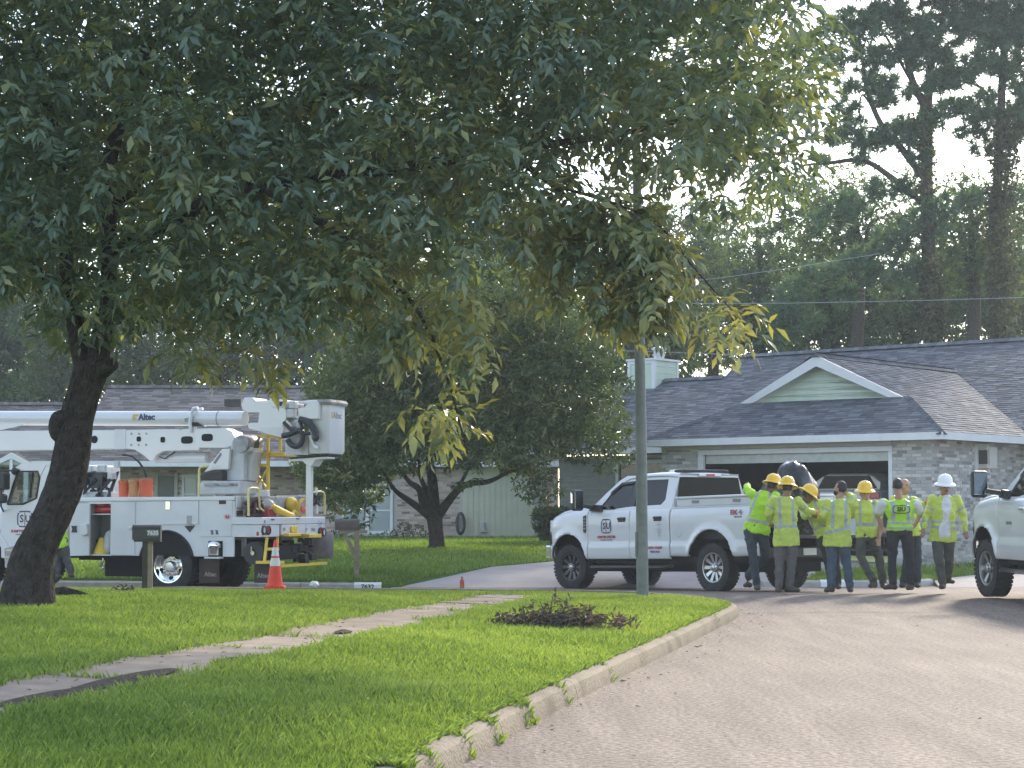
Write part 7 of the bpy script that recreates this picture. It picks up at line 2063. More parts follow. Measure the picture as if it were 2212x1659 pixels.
def person(label, feet, D, head, face, z, J, shirt='shirt', lime=None, pants=None, hat=None, skin=None, sleeve='long', hem=.0, tape=None, hairy=False, bulk=1.0, extra=None, group='road crew in lime clothing on the street', beard=False, gloves=None, ty=(0, 1)):
    """J: joints as points of the photograph with a depth offset; face: direction of view; z: zoom mapper"""
    lime = lime or m_lime; skin = skin or m_skin
    f0 = at(*z(*feet), D)
    P = thing('person', label, 'person', f0, (0, 0, 0), group)
    def W(p): return at(*z(p[0], p[1]), D + (p[2] if len(p) > 2 else 0)) - f0
    j = {k: W(v) for k, v in J.items()}
    hd = W(head)
    f = Vector(face).normalized()
    hipc = (j['hipL'] + j['hipR']) / 2; shc = (j['shL'] + j['shR']) / 2
    up = (shc - hipc).normalized(); L = (shc - hipc).length
    side = (j['shR'] - j['shL']); side = (side - up * side.dot(up)).normalized()
    fw = up.cross(side)          # away from the viewer for picture-right = +side
    sw = (j['shR'] - j['shL']).length / 2
    hw = max(.13, min(.175, (j['hipR'] - j['hipL']).length / 2 + .085)) * bulk
    def ring(c, a, b, n=18): return [c + side * (a * math.cos(t)) + fw * (b * math.sin(t)) for t in np.linspace(0, 2 * math.pi, n, endpoint=False)]
    def cap(m, p, q, r0, r1, n=12):
        m.tube([p, p.lerp(q, .33), p.lerp(q, .66), q], [r0, r0 * .67 + r1 * .33, r0 * .33 + r1 * .67, r1], n); m.ell(p, r0, 12, 8); m.ell(q, r1, 12, 8)
    # ---- body: head, neck, trunk, arms, hands and legs in one skin
    b = MB()
    hu = (f.cross(Vector((f.y, -f.x, 0)).normalized()) * 1).normalized()
    hs = Vector((-f.y, f.x, 0)).normalized(); hu = hs.cross(f) * -1
    if hu.z < 0: hu = -hu
    HM = Matrix((hs, f, hu)).transposed()
    b.ell(hd + hu * .02, (.076, .096, .108), 20, 14, M=HM); b.ell(hd + f * .028 - hu * .052, (.056, .068, .068), 16, 10, M=HM)
    b.ell(hd + f * .098 - hu * .012, (.014, .022, .024), 8, 6, M=HM); b.ell(hd + f * .088 - hu * .058, (.026, .014, .011), 8, 6, M=HM)
    for s in (1, -1): b.ell(hd + hs * s * .078 - hu * .008, (.012, .022, .034), 8, 6, M=HM)
    nb = shc + up * .05
    cap(b, hd - hu * .06 - f * .015, nb, .056, .062)
    b.loft([ring(hipc, hw * .8, .10), ring(hipc + up * L * .4, .13, .095), ring(hipc + up * L * .8, .15, .10), ring(hipc + up * L * 1.02, sw * .8, .075), ring(nb, .06, .06)])
    for s in 'LR':
        cap(b, j['sh' + s], j['el' + s], .052, .042); cap(b, j['el' + s], j['wr' + s], .042, .030)
        cap(b, j['hip' + s], j['kn' + s], .075, .055); cap(b, j['kn' + s], j['an' + s], .052, .04)
        # hand: palm, four fingers of different length bent at the knuckles, thumb from the side of the palm
        wv = (j['wr' + s] - j['el' + s]).normalized()
        if 'hd' + s in j: wv = (j['hd' + s] - j['wr' + s]).normalized()
        pn = wv.cross(Vector((0, 1, 0.2))).normalized(); pu = pn.cross(wv).normalized()
        if pu.y > 0: pu = -pu
        pc = j['wr' + s] + wv * .045
        b.ell(pc, (.016, .038, .05), 10, 8, M=Matrix((pu, pn, wv)).transposed())
        for k, (o_, ln) in enumerate(((-.029, .060), (-.010, .074), (.010, .070), (.028, .056))):
            q0 = pc + wv * .036 + pn * o_; q1 = q0 + wv * ln * .55 + pu * .008; q2 = q1 + wv * ln * .38 - pu * .024
            b.tube([q0, q1, q2], [.0105, .0098, .0085], 6)
        q0 = pc - wv * .012 - pn * .034; b.tube([q0, q0 - pn * .024 + wv * .024, q0 - pn * .026 + wv * .052], [.013, .011, .009], 6)
    body = fuse(b, 'body', skin, P, voxel=.0105, smooth=1)
    for s in (1, -1):
        e = MB(); e.ell(hd + f * .083 + hs * s * .03 + hu * .012, (.012, .008, .007), 8, 6, M=HM); e.build('eye', m_hair, body)
        e = MB(); e.ell(hd + f * .086 + hs * s * .031 + hu * .032, (.020, .008, .006), 8, 6, M=HM); e.build('eyebrow', m_hair, body)
    if beard == 'moustache':
        e = MB(); e.ell(hd + f * .098 - hu * .042, (.034, .012, .010), 10, 6, M=HM); e.build('moustache', m_hair, body)
    elif beard:
        e = MB(); e.ell(hd + f * .032 - hu * .072, (.064, .070, .055), 14, 10, M=HM); e.build('beard', m_hair, body)
    # ---- hair or hat
    if hairy or hat:
        e = MB(); e.ell(hd + hu * .028 - f * .006, (.082, .100, .110), 22, 16, M=HM)
        me = e.mesh('hair', m_hair)
        bm = bmesh.new(); bm.from_mesh(me)
        kill = [v for v in bm.verts if ((v.co - hd).dot(f) > .025 and (v.co - hd).dot(hu) < .075) or (v.co - hd).dot(hu) < -.045]
        bmesh.ops.delete(bm, geom=kill, context='VERTS')
        for v in bm.verts: v.co += (v.co - hd).normalized() * .010 * mnoise.noise(v.co * 40)
        bm.to_mesh(me); bm.free(); me.polygons.foreach_set('use_smooth', [True] * len(me.polygons))
        ho = link('hair', me, P); ho.modifiers.new('thickness', 'SOLIDIFY').thickness = .012
    if hat:
        T = Matrix.Translation(hd + hu * .070) @ HM.to_4x4()
        e = MB()
        e.lathe([(.188, -.030), (.184, -.018), (.160, -.002), (.135, .008), (.132, .04), (.120, .085), (.092, .122), (.05, .142), (0, .148)], 32, T @ Matrix.Diagonal((.92, 1.06, 1, 1)))
        e.lathe([(.188, -.032), (.155, -.012), (.128, -.002), (.124, .04), (.10, .09), (0, .13)], 32, T @ Matrix.Diagonal((.92, 1.06, 1, 1)))
        ht = e.build('hard_hat', hat, P, smooth=50, fix=False)
        e = MB()
        for xx in (-.04, 0, .04):
            e.tube([T @ Vector((xx, yy, math.sqrt(max(.0, 1 - (yy / .145) ** 2 - (xx / .13) ** 2)) * .147 + .003)) for yy in np.linspace(-.12, .12, 12)], .007 if xx else .011, 6)
        e.build('hat_ridge', hat, ht)
    # ---- upper garment
    m = MB()
    hm = hipc - up * hem
    k = bulk
    m.loft([ring(hm, (hw + .02) * k, .135 * k), ring(hipc + up * (.12 * L), (hw + .012) * k, .135 * k), ring(hipc + up * L * .42, .172 * k, .130 * k), ring(hipc + up * L * .72, max(.185 * k, sw * .92), .138 * k), ring(hipc + up * L * .95, sw * 1.0, .11), ring(shc + up * .035, sw * .62, .085), ring(shc + up * .075, .082, .078)])
    for s in 'LR':
        if sleeve != 'none': 
            e_ = j['el' + s]
            if sleeve == 'short': cap(m, j['sh' + s], j['sh' + s].lerp(e_, .72), .080, .072)
            else:
                cap(m, j['sh' + s], e_, .080, .064); 
                if sleeve == 'long': cap(m, e_, e_.lerp(j['wr' + s], .93), .064, .048)
                if sleeve == 'half': cap(m, e_, e_.lerp(j['wr' + s], .35), .066, .062)
        else: m.ell(j['sh' + s], (.07, .085, .06))
    mats = [lime, m_tape, m_tee, m_limeb]
    so = fuse(m, shirt, mats, P, voxel=.0155, fold=.05, fsize=.085, smooth=2)
    me = so.data
    frontside = fw if f.dot(fw) > 0 else -fw
    idx = []
    arms = [(j['sh' + s], j['el' + s], j['wr' + s]) for s in 'LR']
    for pl in me.polygons:
        c = pl.center; r_ = c - hipc
        u_, h_ = r_.dot(side), r_.dot(up) / L
        mi = 0
        arm = False
        for a_, b_, c_ in arms:
            d1, t1 = seg_d(c, a_, b_); d2, t2 = seg_d(c, b_, c_)
            if (d1 < .095 and t1 > .30 and abs(u_) > sw * .75) or (d2 < .085 and t2 > .05 and d2 < .9 * abs(d1 + .0001) + .02):
                arm = True
                if tape and 'arm' in tape and (.45 < t1 < .60 and d1 < .1 or .42 < t2 < .55 and d2 < .09): mi = 1
                if sleeve == 'vest_tee': mi = 2
        if not arm and tape:
            for bnd in tape:
                if bnd == 'arm': continue
                if bnd[0] == 'h' and bnd[1] < h_ + bnd[3] * u_ < bnd[2]: mi = 1
                if bnd[0] == 'v' and h_ > bnd[3] and abs(abs(u_ - (bnd[5] if len(bnd) > 5 else 0)) - (bnd[1] + bnd[4] * (1 - h_))) < bnd[2]: mi = 1
                if bnd[0] == 'open' and r_.dot(frontside) > 0.01 and abs(u_ - .01 + .02 * (1 - h_)) < bnd[1] + .025 * (1 - h_) + .02 * math.sin(h_ * 9) and h_ > -.02: mi = 2
        idx.append(mi)
    me.polygons.foreach_set('material_index', idx)
    # ---- trousers
    m = MB(); pants = pants or m_jean
    m.loft([ring(hipc + up * .10, hw * .98, .125), ring(hipc, hw, .13), ring(hipc - up * .09, hw * .95, .125)])
    for s in 'LR':
        cap(m, j['hip' + s] - up * .02, j['kn' + s], .100 * bulk, .074); cap(m, j['kn' + s], j['an' + s].lerp(j['kn' + s], .06), .074, .066)
    fuse(m, 'trousers', pants, P, voxel=.0155, fold=.04, fsize=.09, smooth=2)
    # ---- boots
    for s in 'LR':
        a_ = j['an' + s]; t_ = j['to' + s]
        d = (t_ - a_); dh = Vector((d.x, d.y, d.z * .0)); 
        m = MB()
        heel = a_ - dh.normalized() * .035 if dh.length > .02 else a_
        low = min(t_.z, a_.z - .06)
        m.tube([a_ + Vector((0, 0, .06)), a_ - Vector((0, 0, .01)), heel + Vector((0, 0, low - a_.z + .055)) * 1.0 if False else Vector((heel.x, heel.y, max(low + .04, a_.z - .07)))], [.058, .056, .052], 10)
        m.ell(Vector((heel.x, heel.y, low + .04)), (.05, .05, .045))
        m.tube([Vector((heel.x, heel.y, low + .042)), Vector((a_.x * .5 + t_.x * .5, a_.y * .5 + t_.y * .5, low + .05)), Vector((t_.x, t_.y, t_.z + .038))], [.05, .055, .044], 10, flat=.85)
        m.ell(Vector((t_.x, t_.y, t_.z + .036)), (.05, .05, .036))
        fuse(m, 'boot', m_boot, P, voxel=.014, smooth=1)
    if gloves:
        for s in gloves:
            m = MB(); wv = (j['wr' + s] - j['el' + s]).normalized(); c = j['wr' + s] + wv * .07; m.ell(c, (.045, .045, .055)); m.ell(c - wv * .05, .042); m.build('glove', m_glove, P, smooth=60)
    return P, j, dict(hip=hipc, up=up, side=side, fw=fw, L=L, head=hd, HM=HM, f=f)

shirt_tape = [('v', .105, .024, .34, 0), ('h', .30, .385, 0), 'arm']
# 1: leaning on the side of the bed, arm up on the rail
person('leftmost worker of the group, bright vest, yellow hard hat, arm up on the pickup', (365, 1465), 31.3, (532, 322, .1), (.75, .60, -.25), zE,
       dict(shL=(320, 410, .05), shR=(560, 425, -.05), elL=(248, 350, .25), wrL=(262, 308, .5), elR=(560, 590, .2), wrR=(500, 690, .35), hipL=(290, 800, 0), hipR=(425, 800, 0), knL=(318, 1100, -.02), anL=(362, 1400, 0), toL=(372, 1452, -.12),
            knR=(455, 1090, .1), anR=(262, 1290, .32), toR=(240, 1420, .30)), lime=m_limeb, pants=m_jean2, hat=m_hatY, skin=m_skin3, hem=.05, tape=[('v', .10, .024, .22, .10), ('h', .20, .30, 0)], bulk=1.08)
# 2: back view in front of the tailgate
person('worker seen from behind in yellow hard hat and grey trousers, second from the left', (690, 1478), 30.7, (692, 352), (.35, .9, -.2), zE,
       dict(shL=(535, 470), shR=(800, 480), elL=(480, 610, .0), wrL=(520, 715, .25), elR=(905, 585, .15), wrR=(985, 600, .35), hipL=(615, 900), hipR=(745, 900), knL=(605, 1180, .0), anL=(598, 1425), toL=(590, 1475, -.10), knR=(735, 1180, -.02), anR=(712, 1425), toR=(800, 1472, -.05)),
       lime=m_lime, pants=m_greyt, hat=m_hatY, skin=m_skin2, hem=.10, tape=shirt_tape, bulk=1.06, gloves='R')
# 3: bending over the tailgate, seen between the others
person('worker in yellow hard hat bending forward over the tailgate behind the others', (1180, 1445), 31.9, (905, 425), (.80, .05, -.55), zE,
       dict(shL=(850, 505, .2), shR=(1085, 520, -.05), elL=(880, 640, -.05), wrL=(1000, 620, -.25), elR=(1080, 690, -.2), wrR=(1010, 650, -.4), hipL=(1075, 880), hipR=(1175, 885), knL=(1140, 1150), anL=(1170, 1390), toL=(1150, 1440, -.1), knR=(1220, 1150, .05), anR=(1240, 1390), toR=(1250, 1440, -.1)),
       lime=m_lime, pants=m_blackt, hat=m_hatY, skin=m_skin3, hem=.05, tape=shirt_tape)
# 4: bareheaded, hand at the nape
person('bareheaded dark-haired worker with one hand behind his neck, jeans and lime shirt', (1240, 1478), 30.8, (1268, 348), (-.75, .55, .25), zE,
       dict(shL=(1130, 505), shR=(1375, 500), elL=(1075, 640, -.05), wrL=(1105, 715, .18), elR=(1405, 440, .05), wrR=(1345, 405, .0), hipL=(1170, 905), hipR=(1300, 905), knL=(1178, 1180), anL=(1168, 1420), toL=(1120, 1475, -.14), knR=(1340, 1180), anR=(1376, 1420), toR=(1378, 1475, -.12)),
       lime=m_lime, pants=m_jean, skin=m_skin, hem=.10, hairy=True, beard=True, tape=[('v', .105, .026, .30, 0), ('h', .24, .33, -.5), 'arm'], sleeve='long', bulk=1.1)
# 5: faces us, leaning, legs crossed
E5 = person('worker facing us in yellow hard hat with crossed legs, leaning on the tailgate', (1650, 1440), 31.3, (1535, 400), (.12, -1, -.12), zE,
       dict(shL=(1445, 515), shR=(1650, 520), elL=(1400, 640, .25), wrL=(1395, 560, .4), elR=(1705, 690, .05), wrR=(1690, 880, -.1), hipL=(1500, 850), hipR=(1605, 850), knL=(1488, 1080, -.05), anL=(1632, 1350, -.2), toL=(1600, 1425, -.3), knR=(1690, 1090, 0), anR=(1735, 1370, 0), toR=(1745, 1430, -.12)),
       lime=m_lime, pants=m_khak, hat=m_hatY, skin=m_skin, sleeve='short', hem=.04, tape=[('v', .115, .024, .36, 0), ('h', .28, .40, 0)])
# 6: bright vest over a white tee, hands on hips
P6 = person('dark-haired man from behind in a bright vest over a white shirt, hands on his hips', (400, 1462), 30.6, (372, 318), (.12, 1, .02), zF,
       dict(shL=(215, 505), shR=(565, 515), elL=(150, 640, .1), wrL=(208, 775, .12), elR=(618, 620, .1), wrR=(560, 745, .15), hdL=(255, 815, .0), hdR=(515, 790, 0), hipL=(325, 800), hipR=(465, 800), knL=(312, 1100), anL=(320, 1385), toL=(240, 1445, -.08), knR=(500, 1100), anR=(512, 1390), toR=(490, 1450, -.12)),
       lime=m_limeb, pants=m_blackt, skin=m_skin, sleeve='short', hem=.0, hairy=True, tape=[('v', .120, .030, .26, 0), ('h', .24, .33, 0), ('h', .05, .13, 0)], shirt='vest', bulk=1.08)
# white sleeves of the tee under the vest
j6 = P6[1]; i6 = P6[2]
for s in 'LR':
    m = MB(); m.tube([j6['sh' + s], j6['sh' + s].lerp(j6['el' + s], .4), j6['sh' + s].lerp(j6['el' + s], .78)], [.086, .085, .080], 14); m.ell(j6['sh' + s], .086)
    fuse(m, 'sleeve', m_tee, P6[0], voxel=.0155, fold=.02)
def back_text(s, size, h, mat, off=.165, u=0, nm='vest_lettering'):
    c = i6['hip'] + i6['up'] * (i6['L'] * h) - i6['fw'] * off + i6['side'] * u
    return text(nm, s, size, mat, P6[0], c, i6['side'], i6['up'], depth=.004, bold=.004)
back_text('SIU', .095, .80, m_black)
c = i6['hip'] + i6['up'] * (i6['L'] * .80) - i6['fw'] * .165
m = MB(); m.tube([c + i6['side'] * (.135 * math.copysign(abs(math.cos(t)) ** .6, math.cos(t))) + i6['up'] * (.062 * math.copysign(abs(math.sin(t)) ** .6, math.sin(t))) for t in np.linspace(0, 2 * math.pi, 33)], .007, 5, cap=False); m.build('vest_oval', m_black, P6[0])
# 7: half hidden behind the vest
person('bald worker half hidden behind the vested man, holding one arm out to the right', (560, 1435), 31.5, (448, 322), (.5, -.75, 0), zF,
       dict(shL=(330, 470, .1), shR=(540, 470), elL=(340, 640), wrL=(380, 740), elR=(625, 535, -.05), wrR=(672, 505, -.15), hipL=(470, 830), hipR=(560, 830), knL=(480, 1120), anL=(430, 1360), toL=(420, 1425, -.12), knR=(585, 1120), anR=(582, 1370), toR=(590, 1425, -.14)),
       lime=m_lime, pants=m_jean2, skin=m_skin, hem=.06, sleeve='long', tape=shirt_tape, gloves='R')
# 8: walking towards us in the white hat
person('man in a white hard hat and open lime jacket walking towards us', (880, 1448), 30.7, (885, 330), (.12, -1, -.15), zF,
       dict(shL=(755, 465), shR=(1015, 465), elL=(690, 640, .05), wrL=(655, 785, -.05), elR=(1085, 640, .05), wrR=(1112, 800, -.05), hipL=(805, 870), hipR=(925, 870), knL=(820, 1130, -.1), anL=(862, 1375, -.05), toL=(848, 1440, -.2), knR=(935, 1130, .05), anR=(915, 1325, .3), toR=(965, 1380, .2)),
       lime=m_lime, pants=m_khak, hat=m_hatW, skin=m_skin2, hem=.08, beard='moustache', tape=[('h', .36, .43, 0), ('h', .22, .29, 0), ('open', .055), 'arm'], bulk=1.08)
# 9: beside the bucket truck, behind the trunk
person('worker in lime shirt and dark trousers half hidden by the leaning trunk', (470, 1440), 33.9, (400, 775), (-.4, 1, 0), zA,
       dict(shL=(350, 850), shR=(450, 850), elL=(330, 960), wrL=(350, 1060, .2), elR=(478, 960, .1), wrR=(470, 1060, .3), hipL=(390, 1150), hipR=(450, 1150), knL=(410, 1290), anL=(420, 1400), toL=(400, 1435, .1), knR=(485, 1290), anR=(515, 1390), toR=(520, 1430, -.1)),
       lime=m_limeb, pants=m_khak, hat=m_hatY, skin=m_skin2, hem=.16, tape=shirt_tape, group='road crew in lime clothing on the street')
# the cup in the crossed-leg worker's hand
c = E5[1]['wrR'] + E5[0].location + Vector((-.02, -.06, -.07))
g = thing('paper_cup', 'small pinkish paper cup in the hand of the worker with crossed legs', 'cup', c)
m = MB(); m.lathe([(0, -.055), (.032, -.055), (.042, .06), (.038, .06), (.03, -.05)], 14); m.build('cup', M('pink_paper', (.55, .38, .34), rough=.7), g, smooth=40)
# ================================================================== street furniture and small things
# street light pole
p = at(1388, 1286, 26.9); gzp = float(lawn_z(p.x, p.y)[0])
SL = thing('street_light', 'slim grey street light pole at the lawn corner in front of the pickup', 'street light', (p.x, p.y, gzp))
m_pole = M('grey_pole', (.185, .205, .195), rough=.75, var=.16, scale=7, dark=(.13, .145, .14), dsc=3, dth=.55)
m = MB(); m.tube([(0, 0, -.1), (-.01, 0, 2.2), (-.04, 0, 5), (-.07, 0, 7.4)], [.086, .080, .068, .055], 18); m.build('pole', m_pole, SL, smooth=50)
m = MB(); m.box(-.1, -.08, -.05, .05, .60, .95); m.build('hand_hole_cover', m_pole, SL)
m = MB(); m.tube([(-.07, 0, 7.3), (.2, -.2, 7.6), (.9, -.5, 7.7)], .03, 8); m.build('bracket', m_pole, SL)
m = MB(); m.ell((1.1, -.58, 7.68), (.28, .16, .07)); m.build('lamp_head', m_greym, SL, smooth=60)
m = MB(); a = at(1383, 655, 26.9) - SL.location; m.box(a.x - .1, a.x + .14, -.03, .1, a.z - .06, a.z - .02); m.tube([(a.x, 0, a.z - .3), (a.x, 0, a.z + .1)], .03, 6); m.build('cable_clamp', m_greym, SL)
# overhead wires
m_wire = M('wire_sleeve', (.33, .35, .36), rough=.5)
def wire(lab, pts, D0, D1, r):
    g = thing('power_line', lab, 'wire')
    n = len(pts); m = MB(); m.tube([at(x, y, D0 + (D1 - D0) * i / (n - 1)) for i, (x, y) in enumerate(pts)], r, 5); m.build('cable', m_wire, g)
wire('long overhead wire crossing the wood just above the pole clamp', [(1150, 642), (1270, 652), (1400, 656), (1700, 655), (2000, 649), (2260, 641)], 58, 58, .010)
wire('overhead wire running just above the chimney to the house ridge', [(1240, 752), (1320, 757), (1450, 761), (1580, 766), (1660, 768)], 56, 57, .010)
wire('short sloping overhead wire high in the wood right of the pole', [(1180, 638), (1300, 628), (1560, 600), (1700, 580), (1900, 548)], 60, 60, .009)
# traffic cone
p = at(594, 1268, 29.0); CN = thing('traffic_cone', 'orange traffic cone with two white collars at the edge of the street', 'traffic cone', (p.x, p.y, p.z))
m_cone = M('cone_orange', (.80, .055, .02), rough=.5, var=.06); m_col = M('cone_collar', (.66, .66, .66), rough=.4, var=.06)
H = .70
m = MB(); m.lathe([(.125, .02), (.118, .05), (.112, .10)], 24); m.lathe([(.112, .10), (.022, H), (.02, H + .01), (0, H + .01)], 24); m.build('cone_body', m_cone, CN, smooth=40)
rad = lambda z: .112 + (.022 - .112) * (z - .10) / (H - .10) + .003
for a, b in ((.32, .44), (.47, .60)):
    m = MB(); m.lathe([(rad(a), a), (rad(b), b)], 24); m.build('collar', m_col, CN, smooth=40)
m = MB(); m.box(-.155, .155, -.155, .155, -.03, .018); m.build('base', m_cone, CN, bevel=.012)
# mailboxes
m_wood = M('weathered_wood', (.27, .22, .16), rough=.9, var=.25, scale=7, bump=.3); m_wood2 = M('dark_wood', (.075, .065, .05), rough=.9, var=.25)
m_mail = M('mailbox_black', (.045, .045, .042), rough=.5, var=.25, scale=6); m_mail2 = M('mailbox_brown', (.075, .062, .055), rough=.6, var=.25, scale=6, dark=(.03, .025, .022))
def mailbox(lab, x, yb, D, ytop, wpx, rz, mat, style):
    p = at(x, yb, D)
    MBX = thing('mailbox', lab, 'mailbox', p, (0, 0, rz))
    s_ = F / D
    zt = (yb - ytop) / s_; L = wpx / s_
    prof_ = [(-.1, 0), (.1, 0), (.1, .13)] + [(.1 * math.cos(t), .13 + .09 * math.sin(t)) for t in np.linspace(.2, math.pi - .2, 9)] + [(-.1, .13)]
    z0 = zt - .22
    m = MB(); m.prism([(a, z0 + b) for a, b in prof_], -L / 2, L / 2, 'x'); m.build('box', mat, MBX, smooth=35)
    m = MB(); m.prism([(a * 1.06, z0 + b * 1.03 - .003) for a, b in prof_], -L / 2 - .02, -L / 2 + .0, 'x'); d_ = m.build('door', mat, MBX, smooth=35)
    m = MB(); m.box(-L / 2 - .045, -L / 2 - .021, -.02, .02, z0 + .15, z0 + .18); m.build('pull', m_greym, d_)
    return MBX, z0, L
MX, z0, L = mailbox('black domed mailbox numbered 7635 on two planks, in front of the bucket truck wheel', 318, 1257, 28.2, 1134, 57, R(4), m_mail, 0)
m = MB(); m.box(-.08, .0, .02, .06, -.3, z0 - .035); m.build('post', m_wood2, MX); m = MB(); m.box(.004, .075, -.02, .03, -.3, z0 - .035); m.build('post', m_wood, MX)
m = MB(); m.box(-L / 2, L / 2, -.09, .09, z0 - .033, z0 - .003); m.build('shelf', m_wood2, MX)
m = MB(); m.box(L * .02, L * .42, -.106, -.101, z0 + .05, z0 + .14); pl_ = m.build('number_plate', m_greyp, MX)
text('numeral', '7635', .085, m_trim, pl_, (L * .22, -.107, z0 + .095), (1, 0, 0), (0, 0, 1), depth=.001, bold=.004)
MX, z0, L = mailbox('old brown mailbox on a braced timber post across the street', 750, 1239, 38.6, 1122, 50, R(8), m_mail2, 1)
m = MB(); m.box(.14, .24, -.05, .05, -.2, z0 - .003 + .22); m.build('post', m_wood, MX); m = MB(); m.bar((.19, 0, z0 - .55), (-.08, 0, z0 - .05), .08); m.build('brace', m_wood, MX)
m = MB(); m.box(-L * .38, L * .85, -.07, .07, z0 - .07, z0 - .003); m.build('arm', m_wood, MX)
# numbers painted on the far kerb
def kerb_patch(s, x0, x1, lab):
    g = thing('kerb_number', lab, 'sign', (0, 0, 0))
    a, b = at(x0, 1262, 37.5), at(x1, 1262, 37.5)
    def yk(x): return float(np.interp(x, [q.x for q in FARK], [q.y for q in FARK]))
    n = 8; V = []
    for i in range(n + 1):
        x = a.x + (b.x - a.x) * i / n; y = yk(x); zz = road_z(x, y) + .02
        d = .012
        V += [(x, y - d, zz + .0), (x, y + .03 - d, zz + .092), (x, y + .08 - d * .5, zz + .132), (x, y + .15, zz + .135)]
    m = MB(); m.add(V, [(i * 4 + k, (i + 1) * 4 + k, (i + 1) * 4 + k + 1, i * 4 + k + 1) for i in range(n) for k in range(3)]); pt = m.build('paint', m_trim, g)
    xm = (a.x + b.x) / 2; y = yk(xm); zz = road_z(xm, y) + .02
    text('numeral', s, .12, m_black, pt, (xm, y - .012, zz + .05), (1, 0, 0), (0, .3, .95), depth=.002, bold=.003, sx=1.1)
kerb_patch('7632', 762, 822, 'white kerb patch with the number 7632 beside the driveway')
kerb_patch('6', 1772, 1836, 'white kerb patch with a black 6 behind the workers\' legs')
# bottle on the driveway
p = at(998, 1270, 36.9); g = thing('drink_bottle', 'small red-labelled bottle standing on the driveway edge', 'bottle', (p.x, p.y, float(drive_z(p.x, p.y)[0]) if p.y > 37.4 else road_z(p.x, p.y)))
m = MB(); m.lathe([(0, 0), (.04, 0), (.042, .02), (.042, .15), (.018, .19), (.018, .215), (0, .215)], 14); m.build('bottle', M('brown_drink', (.35, .16, .07), rough=.25), g, smooth=40)
m = MB(); m.lathe([(.044, .07), (.044, .15)], 14); m.build('label', M('red_label', (.65, .06, .05), rough=.5), g); m = MB(); m.lathe([(.021, .2), (.021, .225), (0, .226)], 10); m.build('cap', m_redp, g)
# crumpled paper at the lawn crest
p = at(679, 1267, 28.6); g = thing('paper_litter', 'crumpled white paper on the lawn edge right of the cone', 'litter', p)
m = MB(); m.ell((0, 0, .03), (.075, .06, .05), 12, 8)
pm_ = m.mesh('paper', m_trim)
for v in pm_.vertices: v.co += v.co.normalized() * .02 * mnoise.noise(v.co * 30)
link('paper', pm_, g)
# hedge, dry shrub and wall-hung hose reel by the ranch house
def bush(name, lab, cat, blobs, leaf, mat, tone, D, stem):
    g = thing(name, lab, cat); B = []
    for (x, y, rx, ry, n) in blobs:
        r_ = pxr(rx, D); B.append((P3(x, y, D + random.uniform(-.3, .3)), (r_, r_ * 1.1, pxr(ry, D)), n))
    O, Dd, T = blob_twigs(B); arr = leaf_arrays(O, Dd, 6, leaf * .9, leaf, leaf * .45, droop=0, rosette=True)
    o = link('foliage', leaf_mesh('foliage', arr, np.repeat(T + .4 + tone, 6) + RNG.normal(0, .15, len(O) * 6), mat), g); o['kind'] = 'stuff'
    m = MB()
    for k in range(4):
        a = P3(stem[0] + random.uniform(-8, 8), stem[1], D); m.tube([a, P3(blobs[k % len(blobs)][0], blobs[k % len(blobs)][1], D)], [.03, .012], 6)
    m.build('stem', m_bark2, g); return g
bush('hedge', 'dark clipped hedge at the end of the ranch house beside the pickup bonnet', 'hedge', [(1172, 1122, 18, 22, 160), (1195, 1128, 22, 24, 160), (1215, 1122, 20, 24, 120), (1182, 1145, 16, 14, 80), (1175, 1108, 16, 10, 70)], .13, m_leaf2, -.15, 55, (1195, 1168))
bush('shrub', 'thin dry shrub against the brick wall left of the lawn tree trunk', 'shrub', [(870, 1150, 26, 16, 40), (895, 1155, 24, 18, 40), (845, 1158, 20, 12, 26), (915, 1160, 14, 12, 20)], .10, m_vine, -.1, 58, (880, 1175))
bush('shrub', 'low green shrub under the window of the ranch house', 'shrub', [(760, 1162, 24, 10, 40), (800, 1165, 20, 9, 34), (725, 1160, 16, 10, 30)], .10, m_leaf3, -.1, 60, (770, 1175))
c = at(995, 1131, 61.6); g = thing('hose_reel', 'dark oval garden hose coil hanging on the brick beside the board panel', 'hose', c)
m = MB()
for k in range(5): m.tube([Vector(((.15 - .012 * k) * math.cos(t), -.05 - .012 * k, (.36 - .02 * k) * math.sin(t))) for t in np.linspace(0, 2 * math.pi, 26)], .024, 6, cap=False)
m.build('hose', m_mail, g, smooth=60); m = MB(); m.box(-.1, .1, .0, .05, -.2, .2); m.build('bracket', m_greym, g)
# heap of cut branches on the near lawn
p = at(1200, 1362, 19.9); pz = float(lawn_z(p.x, p.y)[0])
BP = thing('branch_pile', 'heap of cut dead branches and brown leaves on the near lawn', 'branches', (p.x, p.y, pz))
rp_ = random.Random(11); m = MB(); tips = []
for k in range(75):
    x0 = rp_.gauss(.05, .34); x0 = max(-.62, min(.62, x0)); h0 = .10 * max(0, 1 - (x0 / .65) ** 2)
    b = Vector((x0, rp_.uniform(-.16, .2), rp_.uniform(.0, .05 + h0))); a = rp_.uniform(0, 6.28); l = rp_.uniform(.12, .36); e = rp_.uniform(-.1, .5)
    q = b + Vector((math.cos(a) * l, math.sin(a) * l * .6, abs(e) * l)); mid = b.lerp(q, .5) + Vector((rp_.uniform(-.04, .04), 0, rp_.uniform(0, .05)))
    m.tube([b, mid, q], [.010, .007, .004], 5); tips += [mid, q]
